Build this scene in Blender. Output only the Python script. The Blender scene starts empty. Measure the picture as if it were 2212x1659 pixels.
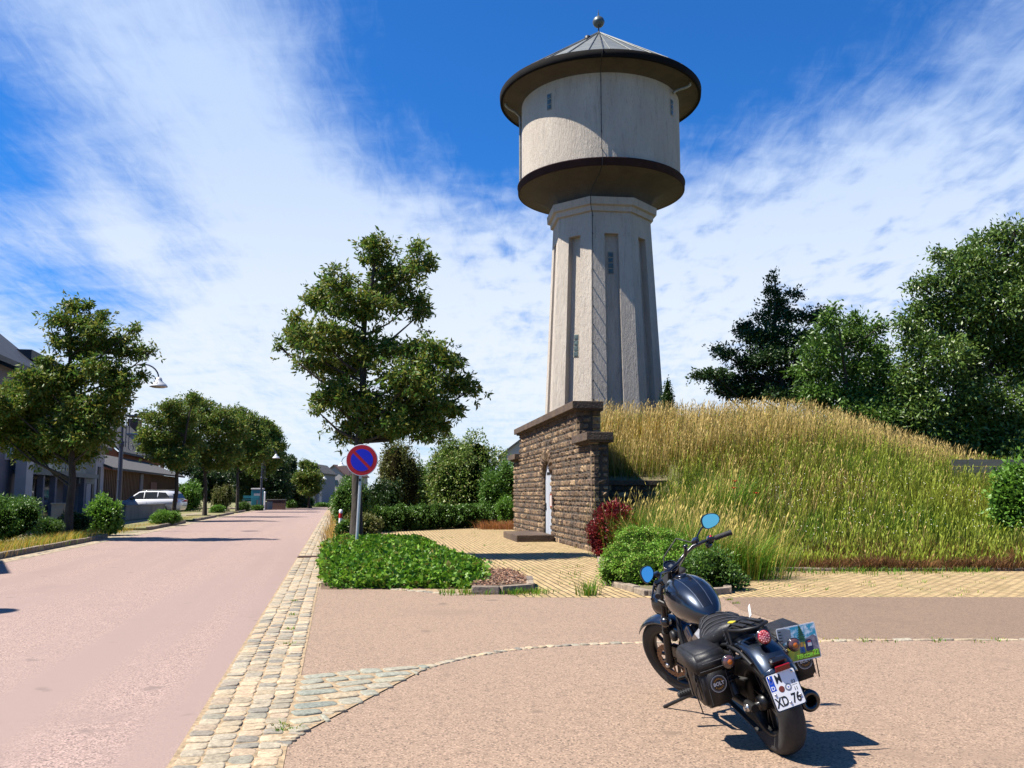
import bpy, bmesh, math, random
import numpy as np
from mathutils import Vector, Matrix, Euler
R = math.radians
random.seed(7); rng = np.random.default_rng(7)
# ---------------------------------------------------------------- camera, sky, sun, exposure
H = 1.57; TILT = R(6.94); FD = 1950.0          # eye height, upward tilt, focal length for a 2212 wide picture
sc = bpy.context.scene
cam_d = bpy.data.cameras.new('camera'); cam = bpy.data.objects.new('camera', cam_d); sc.collection.objects.link(cam)
cam_d.sensor_width = 36; cam_d.lens = 36*FD/2212; cam_d.clip_end = 3000; cam_d.clip_start = .05
cam.location = (0, 0, H); cam.rotation_euler = (R(90)+TILT, 0, 0); sc.camera = cam
SUN_AZ = R(-79); SUN_EL = R(57)                # azimuth of the sun measured from -Y towards +X
sdir = Vector((math.sin(SUN_AZ)*math.cos(SUN_EL), -math.cos(SUN_AZ)*math.cos(SUN_EL), math.sin(SUN_EL)))
sl = bpy.data.lights.new('sun', 'SUN'); sl.energy = 5.0; sl.angle = R(.53); sl.color = (1, .93, .83)
so = bpy.data.objects.new('sun', sl); sc.collection.objects.link(so)
so.rotation_euler = sdir.to_track_quat('Z', 'Y').to_euler(); so.location = (-30, -10, 60)
sc.view_settings.view_transform = 'Standard'; sc.view_settings.look = 'None'
sc.view_settings.exposure = 1.30; sc.view_settings.gamma = 1
sc.cycles.max_bounces = 6; sc.cycles.transparent_max_bounces = 6
w = bpy.data.worlds.new('World'); sc.world = w; w.use_nodes = True
nt = w.node_tree; nt.nodes.clear()
def N(t, **k):
    n = nt.nodes.new(t)
    for a, b in k.items(): setattr(n, a, b)
    return n
def M(op, a, b=None, c=None, clamp=False):
    n = N('ShaderNodeMath', operation=op, use_clamp=clamp)
    for i, v in enumerate((a, b, c)):
        if v is None: continue
        if isinstance(v, (int, float)): n.inputs[i].default_value = v
        else: nt.links.new(v, n.inputs[i])
    return n.outputs[0]
def L(a, b): nt.links.new(a, b)
sky = N('ShaderNodeTexSky', sky_type='NISHITA', sun_disc=False, sun_elevation=SUN_EL, sun_rotation=math.atan2(sdir.x, sdir.y), altitude=350, air_density=1.0, dust_density=.6, ozone_density=2.5)
tint = N('ShaderNodeMix', data_type='RGBA', blend_type='MULTIPLY'); tint.inputs[0].default_value = 1
L(sky.outputs[0], tint.inputs[6]); tint.inputs[7].default_value = (.25, .93, 1.75, 1)
tc = N('ShaderNodeTexCoord'); sep = N('ShaderNodeSeparateXYZ'); L(tc.outputs['Generated'], sep.inputs[0])
X_, Y_, Z_ = sep.outputs
el = M('MULTIPLY', M('ARCSINE', Z_), 57.2958); az = M('MULTIPLY', M('ARCTAN2', X_, Y_), 57.2958)
zz = M('ADD', M('MAXIMUM', Z_, 0.0), .14)
px = M('DIVIDE', X_, zz); py = M('DIVIDE', Y_, zz)
pc = N('ShaderNodeCombineXYZ'); L(px, pc.inputs[0]); L(py, pc.inputs[1])
def noise(scale, detail=6, rough=.55, dist=0., rot=0., sx=1., sy=1., off=0.):
    mp = N('ShaderNodeMapping'); mp.inputs['Rotation'].default_value = (0, 0, R(rot)); mp.inputs['Scale'].default_value = (sx, sy, 1); mp.inputs['Location'].default_value = (off, off*.7, 0)
    L(pc.outputs[0], mp.inputs[0]); n = N('ShaderNodeTexNoise'); L(mp.outputs[0], n.inputs['Vector'])
    n.inputs['Scale'].default_value = scale; n.inputs['Detail'].default_value = detail; n.inputs['Roughness'].default_value = rough; n.inputs['Distortion'].default_value = dist
    return n.outputs[0]
def blob(a0, e0, ra, re, ang=0., amp=1.):       # soft elliptical cloud field in azimuth / elevation
    c, s = math.cos(R(ang)), math.sin(R(ang))
    da = M('SUBTRACT', az, a0); de = M('SUBTRACT', el, e0)
    u = M('DIVIDE', M('ADD', M('MULTIPLY', da, c), M('MULTIPLY', de, s)), ra)
    v = M('DIVIDE', M('SUBTRACT', M('MULTIPLY', de, c), M('MULTIPLY', da, s)), re)
    return M('MULTIPLY', M('EXPONENT', M('MULTIPLY', M('ADD', M('MULTIPLY', u, u), M('MULTIPLY', v, v)), -1.0)), amp)
def addm(xs):
    r = xs[0]
    for x in xs[1:]: r = M('ADD', r, x)
    return r
def sstep(x, a, b):
    n = N('ShaderNodeMapRange', interpolation_type='SMOOTHSTEP'); L(x, n.inputs[0]); n.inputs[1].default_value = a; n.inputs[2].default_value = b
    return n.outputs[0]
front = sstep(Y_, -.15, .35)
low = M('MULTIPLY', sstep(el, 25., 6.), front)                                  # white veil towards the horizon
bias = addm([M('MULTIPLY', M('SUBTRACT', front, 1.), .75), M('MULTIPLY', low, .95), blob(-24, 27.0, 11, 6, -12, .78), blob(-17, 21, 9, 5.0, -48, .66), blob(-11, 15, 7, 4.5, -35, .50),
             blob(-23.5, 14.5, 4.5, 1.5, -50, .55), blob(-18.5, 11.3, 4, 1.0, 35, .3), blob(6, 15, 24, 4.5, 6, .48), blob(26, 20, 15, 5, 27, .58),
             blob(-26, 11.5, 7, 2.2, 0, -.55), blob(-32, 19, 3.2, 4.5, 0, -.45), blob(-1.5, 26, 10, 6.0, -12, -.50), blob(12, 28, 10, 4, 5, -.25), blob(-28, 8, 5, 2, 5, -.2)])
wisp = noise(2.6, 8, .62, .9, 35, 1., .34)
wisp2 = noise(6.5, 7, .6, .5, -25, .5, 1.2, 3.)
mack = noise(13, 3, .5, .25, 20, 1., .62, 5.)
mackm = M('ADD', blob(4, 14, 20, 6.5, 4, 1.), blob(26, 14, 14, 8, 18, .9))
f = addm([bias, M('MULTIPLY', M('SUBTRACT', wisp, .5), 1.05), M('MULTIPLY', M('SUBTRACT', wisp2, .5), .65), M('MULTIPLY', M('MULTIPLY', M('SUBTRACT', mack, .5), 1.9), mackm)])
fine = noise(24, 5, .65, .8, 40, 1., .3, 9.)
f = M('ADD', f, M('MULTIPLY', M('SUBTRACT', fine, .5), .62))
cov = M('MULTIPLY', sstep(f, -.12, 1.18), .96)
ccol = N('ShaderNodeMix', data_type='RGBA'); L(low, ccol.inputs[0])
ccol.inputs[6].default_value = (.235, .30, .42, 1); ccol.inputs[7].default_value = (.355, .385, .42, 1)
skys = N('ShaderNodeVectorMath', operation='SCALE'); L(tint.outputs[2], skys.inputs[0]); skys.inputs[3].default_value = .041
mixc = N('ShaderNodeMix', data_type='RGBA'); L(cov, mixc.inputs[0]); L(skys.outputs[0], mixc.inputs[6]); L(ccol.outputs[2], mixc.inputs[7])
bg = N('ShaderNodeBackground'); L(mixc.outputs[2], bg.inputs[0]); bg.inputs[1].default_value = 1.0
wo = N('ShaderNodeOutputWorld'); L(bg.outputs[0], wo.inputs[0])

# ---------------------------------------------------------------- helpers
def G(x, y, z=0.):                                          # ground point seen at picture position (2212 x 1659 grid)
    a = math.atan((y-829.5)/FD)-TILT; Y = (H-z)/math.tan(a)
    return Vector(((x-1106)/FD*(Y*math.cos(TILT)+(z-H)*math.sin(TILT)), Y, z))
def P(x, y, Y):                                             # point at distance Y
    z = H+Y*math.tan(TILT-math.atan((y-829.5)/FD))
    return Vector(((x-1106)/FD*(Y*math.cos(TILT)+(z-H)*math.sin(TILT)), Y, z))
def tag(o, label=None, cat=None, group=None, kind=None):
    if label: o['label'] = label
    if cat: o['category'] = cat
    if group: o['group'] = group
    if kind: o['kind'] = kind
    return o
def link(o, parent=None):
    sc.collection.objects.link(o)
    if parent is not None: o.parent = parent
    return o
def empty(name, loc=(0, 0, 0), rz=0., label=None, cat=None, group=None):
    o = bpy.data.objects.new(name, None); o.location = loc; o.rotation_euler = (0, 0, rz); o.empty_display_size = .2
    link(o); return tag(o, label, cat, group)
def npmesh(name, V, F, mat, parent=None, col=None, smooth=False, loc=None):
    V = np.asarray(V, np.float32); F = np.asarray(F, np.int32); k = F.shape[1]
    me = bpy.data.meshes.new(name); me.vertices.add(len(V)); me.vertices.foreach_set('co', V.ravel())
    me.loops.add(F.size); me.loops.foreach_set('vertex_index', F.ravel()); me.polygons.add(len(F))
    me.polygons.foreach_set('loop_start', np.arange(0, F.size, k, dtype=np.int32)); me.polygons.foreach_set('loop_total', np.full(len(F), k, np.int32))
    if smooth: me.polygons.foreach_set('use_smooth', np.ones(len(F), bool))
    if col is not None:
        c = np.ones((len(V), 4), np.float32); c[:, :3] = col
        at = me.color_attributes.new('Col', 'FLOAT_COLOR', 'POINT'); at.data.foreach_set('color', c.ravel())
    me.update(calc_edges=True)
    for m in (mat if isinstance(mat, (list, tuple)) else [mat]): me.materials.append(m)
    o = bpy.data.objects.new(name, me); link(o, parent)
    if loc is not None: o.location = loc
    return o
class MB:
    """collects polygons for one mesh object"""
    def __init__(s): s.v = []; s.f = []; s.m = []; s.sm = []
    def add(s, V, F, mi=0, smooth=False):
        b = len(s.v); s.v += [tuple(v) for v in V]
        for f in F: s.f.append([b+i for i in f]); s.m.append(mi); s.sm.append(smooth)
        return s
    def box(s, c, d, rot=None, mi=0, bev=0., taper=1.):
        hx, hy, hz = d[0]/2, d[1]/2, d[2]/2
        if bev <= 0:
            V = [(x*hx*(taper if z > 0 else 1), y*hy*(taper if z > 0 else 1), z*hz) for z in (-1, 1) for y in (-1, 1) for x in (-1, 1)]
            F = [(0, 2, 3, 1), (4, 5, 7, 6), (0, 1, 5, 4), (2, 6, 7, 3), (0, 4, 6, 2), (1, 3, 7, 5)]
            sm = False
        else:
            bm = bmesh.new(); bmesh.ops.create_cube(bm, size=1)
            for v in bm.verts:
                t = taper if v.co.z > 0 else 1
                v.co = Vector((v.co.x*d[0]*t, v.co.y*d[1]*t, v.co.z*d[2]))
            bmesh.ops.bevel(bm, geom=bm.edges[:], offset=bev, segments=2, affect='EDGES', profile=.6)
            V = [v.co.copy() for v in bm.verts]; F = [[v.index for v in f.verts] for f in bm.faces]; bm.free(); sm = False
        M_ = (rot.to_matrix() if hasattr(rot, 'to_matrix') else rot) if rot is not None else Matrix.Identity(3)
        c = Vector(c); return s.add([M_ @ Vector(v)+c for v in V], F, mi, sm)
    def quad(s, a, b, c, d, mi=0): return s.add([a, b, c, d], [(0, 1, 2, 3)], mi)
    def tube(s, pts, rad, n=8, mi=0, caps=True, smooth=True):
        pts = [Vector(p) for p in pts]; r = rad if isinstance(rad, (list, tuple)) else [rad]*len(pts)
        V = []; F = []; up = None
        for i, p in enumerate(pts):
            d = (pts[min(i+1, len(pts)-1)]-pts[max(i-1, 0)]).normalized()
            if up is None: up = Vector((0, 0, 1)) if abs(d.z) < .9 else Vector((1, 0, 0))
            x = d.cross(up).normalized(); y = x.cross(d).normalized(); up = y
            for k in range(n):
                a = 2*math.pi*k/n; V.append(p+(x*math.cos(a)+y*math.sin(a))*r[i])
        for i in range(len(pts)-1):
            for k in range(n): F.append((i*n+k, i*n+(k+1) % n, (i+1)*n+(k+1) % n, (i+1)*n+k))
        s.add(V, F, mi, smooth)
        if caps:
            s.add([V[k] for k in range(n)][::-1], [tuple(range(n))], mi); s.add(V[-n:], [tuple(range(n))], mi)
        return s
    def lathe(s, prof, c=(0, 0, 0), n=32, mi=0, axis=None, smooth=True, a0=0., a1=2*math.pi):
        """prof: (radius, height) list; axis: 3x3 matrix"""
        full = abs(a1-a0-2*math.pi) < 1e-6; m = n if full else n+1
        V = []; A = axis or Matrix.Identity(3); c = Vector(c)
        for (r, z) in prof:
            for k in range(m):
                a = a0+(a1-a0)*k/n; V.append(A @ Vector((r*math.cos(a), r*math.sin(a), z))+c)
        F = []
        for i in range(len(prof)-1):
            for k in range(n): F.append((i*m+k, i*m+(k+1) % m, (i+1)*m+(k+1) % m, (i+1)*m+k))
        return s.add(V, F, mi, smooth)
    def prism(s, poly, z0, z1, mi=0, smooth=False):
        n = len(poly); V = [(p[0], p[1], z0) for p in poly]+[(p[0], p[1], z1) for p in poly]
        F = [tuple(range(n))[::-1], tuple(range(n, 2*n))]+[(i, (i+1) % n, n+(i+1) % n, n+i) for i in range(n)]
        return s.add(V, F, mi, smooth)
    def xform(s, Mx, start=0):
        for i in range(start, len(s.v)): s.v[i] = tuple(Mx @ Vector(s.v[i]))
        return s
    def build(s, name, mat, parent=None, loc=None, fix=True):
        me = bpy.data.meshes.new(name); me.from_pydata(s.v, [], s.f)
        for m in (mat if isinstance(mat, (list, tuple)) else [mat]): me.materials.append(m)
        me.polygons.foreach_set('material_index', s.m); me.polygons.foreach_set('use_smooth', s.sm)
        if fix:
            bm = bmesh.new(); bm.from_mesh(me); bmesh.ops.recalc_face_normals(bm, faces=bm.faces); bm.to_mesh(me); bm.free()
        me.update(); o = bpy.data.objects.new(name, me); link(o, parent)
        if loc is not None: o.location = loc
        return o
def copy_tree(o, parent=None):
    c = o.copy(); sc.collection.objects.link(c)
    if parent is not None: c.parent = parent
    for ch in list(o.children): copy_tree(ch, c)
    return c

# ---------------------------------------------------------------- materials
KA = .68                                                    # common reflectance level of the dry, dull surfaces
def dim(c, k=None): return tuple(x*(KA if k is None else k) for x in c) if c else c
def newmat(name):
    m = bpy.data.materials.new(name); m.use_nodes = True; t = m.node_tree; b = t.nodes['Principled BSDF']; return m, t, b
def mat(name, col, rough=.6, metal=0., col2=None, ns=4., nd=5, bump=0., bs=None, coat=0., lo=.35, hi=.65, stretch=None, spec=.5, col3=None, s3=.5, emis=0.):
    m, t, b = newmat(name)
    if metal < .5: col, col2, col3 = dim(col), dim(col2), dim(col3)
    b.inputs['Roughness'].default_value = rough; b.inputs['Metallic'].default_value = metal; b.inputs['Coat Weight'].default_value = coat
    b.inputs['Coat Roughness'].default_value = .08; b.inputs['Specular IOR Level'].default_value = spec
    b.inputs['Base Color'].default_value = (*col, 1)
    if emis: b.inputs['Emission Color'].default_value = (*col, 1); b.inputs['Emission Strength'].default_value = emis
    tcn = t.nodes.new('ShaderNodeTexCoord'); vec = tcn.outputs['Object']
    if stretch:
        mp = t.nodes.new('ShaderNodeMapping'); mp.inputs['Scale'].default_value = stretch; t.links.new(vec, mp.inputs[0]); vec = mp.outputs[0]
    if col2:
        n = t.nodes.new('ShaderNodeTexNoise'); n.inputs['Scale'].default_value = ns; n.inputs['Detail'].default_value = nd; n.inputs['Roughness'].default_value = .65; t.links.new(vec, n.inputs['Vector'])
        mr = t.nodes.new('ShaderNodeMapRange'); mr.inputs[1].default_value = lo; mr.inputs[2].default_value = hi; t.links.new(n.outputs[0], mr.inputs[0])
        mx = t.nodes.new('ShaderNodeMix'); mx.data_type = 'RGBA'; mx.inputs[6].default_value = (*col, 1); mx.inputs[7].default_value = (*col2, 1)
        t.links.new(mr.outputs[0], mx.inputs[0]); out = mx.outputs[2]
        if col3:
            n3 = t.nodes.new('ShaderNodeTexNoise'); n3.inputs['Scale'].default_value = s3; n3.inputs['Detail'].default_value = 3; t.links.new(tcn.outputs['Object'], n3.inputs['Vector'])
            m3 = t.nodes.new('ShaderNodeMapRange'); m3.inputs[1].default_value = .45; m3.inputs[2].default_value = .7; t.links.new(n3.outputs[0], m3.inputs[0])
            x3 = t.nodes.new('ShaderNodeMix'); x3.data_type = 'RGBA'; t.links.new(m3.outputs[0], x3.inputs[0]); t.links.new(out, x3.inputs[6]); x3.inputs[7].default_value = (*col3, 1); out = x3.outputs[2]
        t.links.new(out, b.inputs['Base Color'])
    if bump:
        nb = t.nodes.new('ShaderNodeTexNoise'); nb.inputs['Scale'].default_value = bs or ns*2; nb.inputs['Detail'].default_value = 6; t.links.new(vec, nb.inputs['Vector'])
        bn = t.nodes.new('ShaderNodeBump'); bn.inputs['Strength'].default_value = 1; bn.inputs['Distance'].default_value = bump
        t.links.new(nb.outputs[0], bn.inputs['Height']); t.links.new(bn.outputs[0], b.inputs['Normal'])
    return m
def island(name, cols, rough=.8, bump=.01, bs=14., ns=6., mixn=.5):
    """colour picked per stone (random per island) and broken up with noise"""
    m, t, b = newmat(name); b.inputs['Roughness'].default_value = rough; cols = [dim(c) for c in cols]
    g = t.nodes.new('ShaderNodeNewGeometry'); cr = t.nodes.new('ShaderNodeValToRGB'); e = cr.color_ramp.elements
    e[0].color = (*cols[0], 1); e[1].color = (*cols[-1], 1); e[1].position = 1.
    for i, c in enumerate(cols[1:-1]): q = e.new((i+1)/(len(cols)-1)); q.color = (*c, 1)
    t.links.new(g.outputs['Random Per Island'], cr.inputs[0])
    tcn = t.nodes.new('ShaderNodeTexCoord'); n = t.nodes.new('ShaderNodeTexNoise'); n.inputs['Scale'].default_value = ns; n.inputs['Detail'].default_value = 7; n.inputs['Roughness'].default_value = .7
    t.links.new(tcn.outputs['Object'], n.inputs['Vector'])
    mr = t.nodes.new('ShaderNodeMapRange'); mr.inputs[1].default_value = .3; mr.inputs[2].default_value = .7; mr.inputs[3].default_value = 1-mixn; mr.inputs[4].default_value = 1+mixn*.7; t.links.new(n.outputs[0], mr.inputs[0])
    mu = t.nodes.new('ShaderNodeVectorMath'); mu.operation = 'SCALE'; t.links.new(cr.outputs[0], mu.inputs[0]); t.links.new(mr.outputs[0], mu.inputs[3]); t.links.new(mu.outputs[0], b.inputs['Base Color'])
    if bump:
        nb = t.nodes.new('ShaderNodeTexNoise'); nb.inputs['Scale'].default_value = bs; nb.inputs['Detail'].default_value = 8; t.links.new(tcn.outputs['Object'], nb.inputs['Vector'])
        bn = t.nodes.new('ShaderNodeBump'); bn.inputs['Distance'].default_value = bump; t.links.new(nb.outputs[0], bn.inputs['Height']); t.links.new(bn.outputs[0], b.inputs['Normal'])
    return m
def leafmat(name, cols=None, trans=.35, rough=.5, spec=.3, useattr=False):
    m, t, b = newmat(name); b.inputs['Roughness'].default_value = rough; b.inputs['Specular IOR Level'].default_value = spec; cols = [dim(c, .95) for c in cols] if cols else None
    if useattr:
        a = t.nodes.new('ShaderNodeAttribute'); a.attribute_name = 'Col'; src = a.outputs['Color']
    else:
        g = t.nodes.new('ShaderNodeNewGeometry'); cr = t.nodes.new('ShaderNodeValToRGB'); e = cr.color_ramp.elements
        e[0].color = (*cols[0], 1); e[1].color = (*cols[-1], 1)
        for i, c in enumerate(cols[1:-1]): q = e.new((i+1)/(len(cols)-1)); q.color = (*c, 1)
        t.links.new(g.outputs['Random Per Island'], cr.inputs[0]); src = cr.outputs[0]
    t.links.new(src, b.inputs['Base Color'])
    tr = t.nodes.new('ShaderNodeBsdfTranslucent'); t.links.new(src, tr.inputs[0])
    mx = t.nodes.new('ShaderNodeMixShader'); mx.inputs[0].default_value = trans
    o = t.nodes['Material Output']; t.links.new(b.outputs[0], mx.inputs[1]); t.links.new(tr.outputs[0], mx.inputs[2]); t.links.new(mx.outputs[0], o.inputs[0])
    return m
def asphalt(name, c1, c2, sp, big=.35, bigcol=None, grain=1., tracks=False):
    m, t, b = newmat(name); b.inputs['Roughness'].default_value = .85; c1, c2, bigcol = dim(c1), dim(c2), dim(bigcol)
    tcn = t.nodes.new('ShaderNodeTexCoord'); v = tcn.outputs['Object']
    def no(s, d=2, r=.5):
        n = t.nodes.new('ShaderNodeTexNoise'); n.inputs['Scale'].default_value = s; n.inputs['Detail'].default_value = d; n.inputs['Roughness'].default_value = r; t.links.new(v, n.inputs['Vector']); return n.outputs[0]
    def rg(x, a, c):
        n = t.nodes.new('ShaderNodeMapRange'); n.inputs[1].default_value = a; n.inputs[2].default_value = c; t.links.new(x, n.inputs[0]); return n.outputs[0]
    def mx(f, a, c, bt='MIX'):
        n = t.nodes.new('ShaderNodeMix'); n.data_type = 'RGBA'; n.blend_type = bt; t.links.new(f, n.inputs[0])
        for i, q in ((6, a), (7, c)):
            if isinstance(q, tuple): n.inputs[i].default_value = (*q, 1)
            else: t.links.new(q, n.inputs[i])
        return n.outputs[2]
    base = mx(rg(no(big, 5, .6), .35, .68), c1, bigcol or c2)
    base = mx(rg(no(9, 6, .75), .35, .7), base, c2)
    vo = t.nodes.new('ShaderNodeTexVoronoi'); vo.inputs['Scale'].default_value = 95.; t.links.new(v, vo.inputs['Vector'])
    sep = t.nodes.new('ShaderNodeSeparateColor'); t.links.new(vo.outputs['Color'], sep.inputs[0])
    dk = tuple(x*.42 for x in c1); lt = tuple(min(1, x*1.35) for x in c1)
    base = mx(rg(sep.outputs[0], .90-.10*grain, .94-.08*grain), base, dk)
    base = mx(rg(sep.outputs[1], .86-.08*grain, .90-.06*grain), base, lt)
    n2 = no(28., 3, .8); base = mx(rg(n2, .68, .76), base, dk)
    if tracks:
        m0 = t.nodes.new('ShaderNodeMapping'); m0.inputs['Rotation'].default_value = (0, 0, R(-11.5)); t.links.new(v, m0.inputs[0])
        mp = t.nodes.new('ShaderNodeMapping'); mp.inputs['Scale'].default_value = (1.1, .03, 1); t.links.new(m0.outputs[0], mp.inputs[0])
        nn = t.nodes.new('ShaderNodeTexNoise'); nn.inputs['Scale'].default_value = 1.; nn.inputs['Detail'].default_value = 4; t.links.new(mp.outputs[0], nn.inputs['Vector']); base = mx(rg(nn.outputs[0], .48, .62), base, tuple(x*.88 for x in c1))
    base = mx(rg(no(.55, 7, .7), .56, .72), base, tuple(x*.80 for x in c1)); base = mx(rg(no(2.3, 2, .4), .70, .76), base, tuple(x*.62 for x in c1))
    t.links.new(base, b.inputs['Base Color'])
    bn = t.nodes.new('ShaderNodeBump'); bn.inputs['Distance'].default_value = .006; bn.inputs['Strength'].default_value = .9; t.links.new(sep.outputs[2], bn.inputs['Height']); t.links.new(bn.outputs[0], b.inputs['Normal'])
    return m
# ---------------------------------------------------------------- ground, roads, paving
m_soil = mat('soil', (.16, .12, .07), .95, col2=(.10, .12, .04), ns=2.5, bump=.02, bs=20, col3=(.2, .17, .08), s3=.3)
m_lawn = mat('dry_verge', (.22, .19, .07), .95, col2=(.12, .16, .04), ns=3, bump=.02, bs=30, col3=(.30, .24, .12), s3=.5)
m_road = asphalt('pink_asphalt', (.375, .265, .225), (.31, .21, .175), 0, bigcol=(.39, .275, .225), tracks=True, grain=1.5)
m_side = asphalt('salmon_asphalt', (.335, .232, .160), (.28, .19, .13), 0, bigcol=(.365, .255, .172))
m_grey = asphalt('grey_asphalt', (.245, .165, .108), (.20, .135, .09), 0, bigcol=(.28, .19, .125))
def sheet(name, pts, z, m, kind='structure'):
    mb = MB(); mb.add([(p[0], p[1], z) for p in pts], [tuple(range(len(pts)))]); o = mb.build(name, m)
    if o.data.polygons[0].normal.z < 0: o.data.flip_normals()
    return tag(o, kind=kind)
# right road edge and road frame
E0 = G(360, 1659); E1 = G(707, 1100); rd = (E1-E0).normalized(); rn = Vector((rd.y, -rd.x, 0))      # rn points right
E0 = E0-rd*14
def RP(s, v, z=0.): p = E0+rd*s+rn*v; return Vector((p.x, p.y, z))    # s along the road, v to the right of its right edge
def RS(x, v):                                                        # s where the sight line at picture column x crosses the line at offset v
    # direction u: X = u*Y(approx on ground)
    lo, hi = 14.5, 400.
    u = (x-1106)/FD
    for _ in range(60):
        mid = (lo+hi)/2; p = RP(mid, v); uu = p.x/(p.y*math.cos(TILT)-H*math.sin(TILT))
        if (uu-u)*(1 if v < -1 else -1) > 0: hi = mid
        else: lo = mid
    return mid
RW = 6.5
S_END = 112.
gm = MB(); n = 24
gm.add([(-700, -60, -.01), (700, -60, -.01), (700, 1400, -.01), (-700, 1400, -.01)], [(0, 1, 2, 3)])
tag(gm.build('ground', m_lawn), kind='structure')
sheet('road', [RP(-8, -RW), RP(-8, 0), RP(S_END, 0), RP(S_END+2, -RW)], .004, m_road)
sheet('crossroad_beyond', [RP(S_END, 12), RP(S_END, -40), RP(S_END+6, -40), RP(S_END+6, 12)], .002, m_road)
# side street in front of the tower
strip_w = .66
near = [RP(-8, strip_w), RP(-8, 40)]
a1 = G(690, 1268); a2 = G(1000, 1281); a3 = G(1400, 1290); a4 = G(2212, 1291); a5 = Vector((30, a4.y+.2, 0))
sheet('side_street', [near[0], near[1], a5, a4, a3, a2, a1, RP((a1.y-E0.y-rn.y*strip_w)/rd.y, strip_w)], .004, m_side)
g = [G(1560, 1291), G(1600, 1318), G(1700, 1350), G(1790, 1384), G(2212, 1382), Vector((30, G(2212, 1382).y, 0)), Vector((30, a4.y+.15, 0)), a4]
sheet('grey_asphalt_patch', g, .008, m_grey)
# cobble strip of setts
m_joint = mat('joint_sand', (.50, .36, .21), .95, col2=(.22, .16, .09), ns=18, bump=.004, bs=60)
m_sett = island('setts', [(.27, .25, .19), (.42, .33, .21), (.50, .39, .25), (.36, .33, .25), (.52, .38, .24), (.20, .19, .16), (.44, .37, .26), (.56, .44, .28)], .85, .006, 45, 30, .5)
m_sett2 = island('blue_setts', [(.22, .24, .20), (.38, .35, .25), (.30, .31, .25), (.46, .36, .23), (.25, .27, .22), (.42, .36, .26)], .85, .006, 45, 30, .5)
def sett(mb, c, ux, uy, lx, ly, h, seed):
    """a worn stone with an irregular, rounded outline and a domed top"""
    r = random.Random(seed); n = 10; rings = []
    j = [1+r.uniform(-.07, .07) for _ in range(n)]; tz = r.uniform(-.4, .4)*.012; tw = r.uniform(-.4, .4)*.012; dz = r.uniform(-.003, .003)
    V = []
    for k, (sc_, z) in enumerate(((1., -.02), (.99, h*.4), (.95, h*.85), (.80, h), (0, h*1.04))):
        if sc_ == 0: V.append(c+Vector((0, 0, z+dz))); break
        for i in range(n):
            a = 2*math.pi*i/n+.3; ca, sa = math.cos(a), math.sin(a); e = .42
            x = math.copysign(abs(ca)**e, ca)*lx/2*j[i]*sc_; y = math.copysign(abs(sa)**e, sa)*ly/2*j[(i+3) % n]*sc_
            V.append(c+ux*x+uy*y+Vector((0, 0, z+dz+x*tz/lx*2+y*tw/ly*2)))
    F = []
    for k in range(3):
        for i in range(n): F.append((k*n+i, k*n+(i+1) % n, (k+1)*n+(i+1) % n, (k+1)*n+i))
    for i in range(n): F.append((3*n+i, 3*n+(i+1) % n, 4*n))
    mb.add(V, F, 0, True)
sheet('gutter_bed', [RP(-8, 0), RP(-8, strip_w), RP(S_END, strip_w), RP(S_END, 0)], .008, m_joint)
mb = MB(); sd = 0
for row in range(4):
    v = .083+row*.165; s = 12.2+random.uniform(0, .1)
    while s < 75:
        ln = random.uniform(.125, .185)*(1 if s < 40 else 1.6); wv = random.uniform(.142, .158)
        if not (31.4 < s+ln/2 < 31.95 and row < 4):
            sett(mb, RP(s+ln/2, v+random.uniform(-.008, .008)-.012*(row-1.5), .006), rd, rn, ln-.008, wv, .009, sd)
        sd += 1; s += ln
tag(mb.build('gutter_setts', m_sett, fix=False), kind='structure')
# cast iron drain grate in the gutter
m_iron = mat('rusty_iron', (.10, .06, .05), .7, .4, col2=(.16, .08, .05), ns=20, bump=.002)
dg = MB()
for v in (.03, .63): dg.box(RP(31.68, v, .014), (.04, .5, .03), Euler((0, 0, math.atan2(rd.y, rd.x)-math.pi/2)))
for s in np.linspace(31.45, 31.92, 8): dg.box(RP(s, .33, .014), (.58, .03, .024), Euler((0, 0, math.atan2(rd.y, rd.x)-math.pi/2)))
tag(dg.build('drain_grate', m_iron), 'rusty iron drain grate set across the sett gutter beside the ivy bed', 'drain')
# sett triangle and the curved line of stones across the side street
t0, t1, t2 = G(648, 1462), G(940, 1436), G(604, 1612)
sheet('sett_triangle_bed', [t0, t1, t2], .0125, m_joint)
mb = MB()
ey = (t2-t0).normalized(); nrow = 10
for i in range(nrow):
    f0 = (i+.5)/nrow; A = t0.lerp(t2, f0); B = t1.lerp(t2, f0)
    d = (B-A); ln = d.length; d.normalize(); x = .02; up = Vector((-d.y, d.x, 0)); hh = (t2-t0).length/nrow*.86
    while x < ln-.06:
        l_ = min(random.uniform(.2, .34), ln-x-.01)
        sett(mb, A+d*(x+l_/2)+Vector((0, 0, .006)), d, up, l_-.02, hh*.88, .016, sd); sd += 1; x += l_
tag(mb.build('sett_triangle', m_sett2, fix=False), kind='structure')
def catmull(pts, n=8):
    out = []; P_ = [pts[0]]+list(pts)+[pts[-1]]
    for i in range(1, len(P_)-2):
        for k in range(n):
            t = k/n; a, b, c, d = P_[i-1], P_[i], P_[i+1], P_[i+2]
            out.append(.5*((2*b)+(c-a)*t+(2*a-5*b+4*c-d)*t*t+(3*b-a-3*c+d)*t**3))
    out.append(pts[-1]); return out
ln = catmull([G(604, 1615), G(700, 1548), G(800, 1492), G(940, 1438), G(1060, 1412), G(1180, 1398), G(1400, 1389), G(1800, 1386), G(2250, 1383), Vector((26, G(2250, 1383).y, 0))], 10)
mb = MB(); acc = 0; pos = 0
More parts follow.
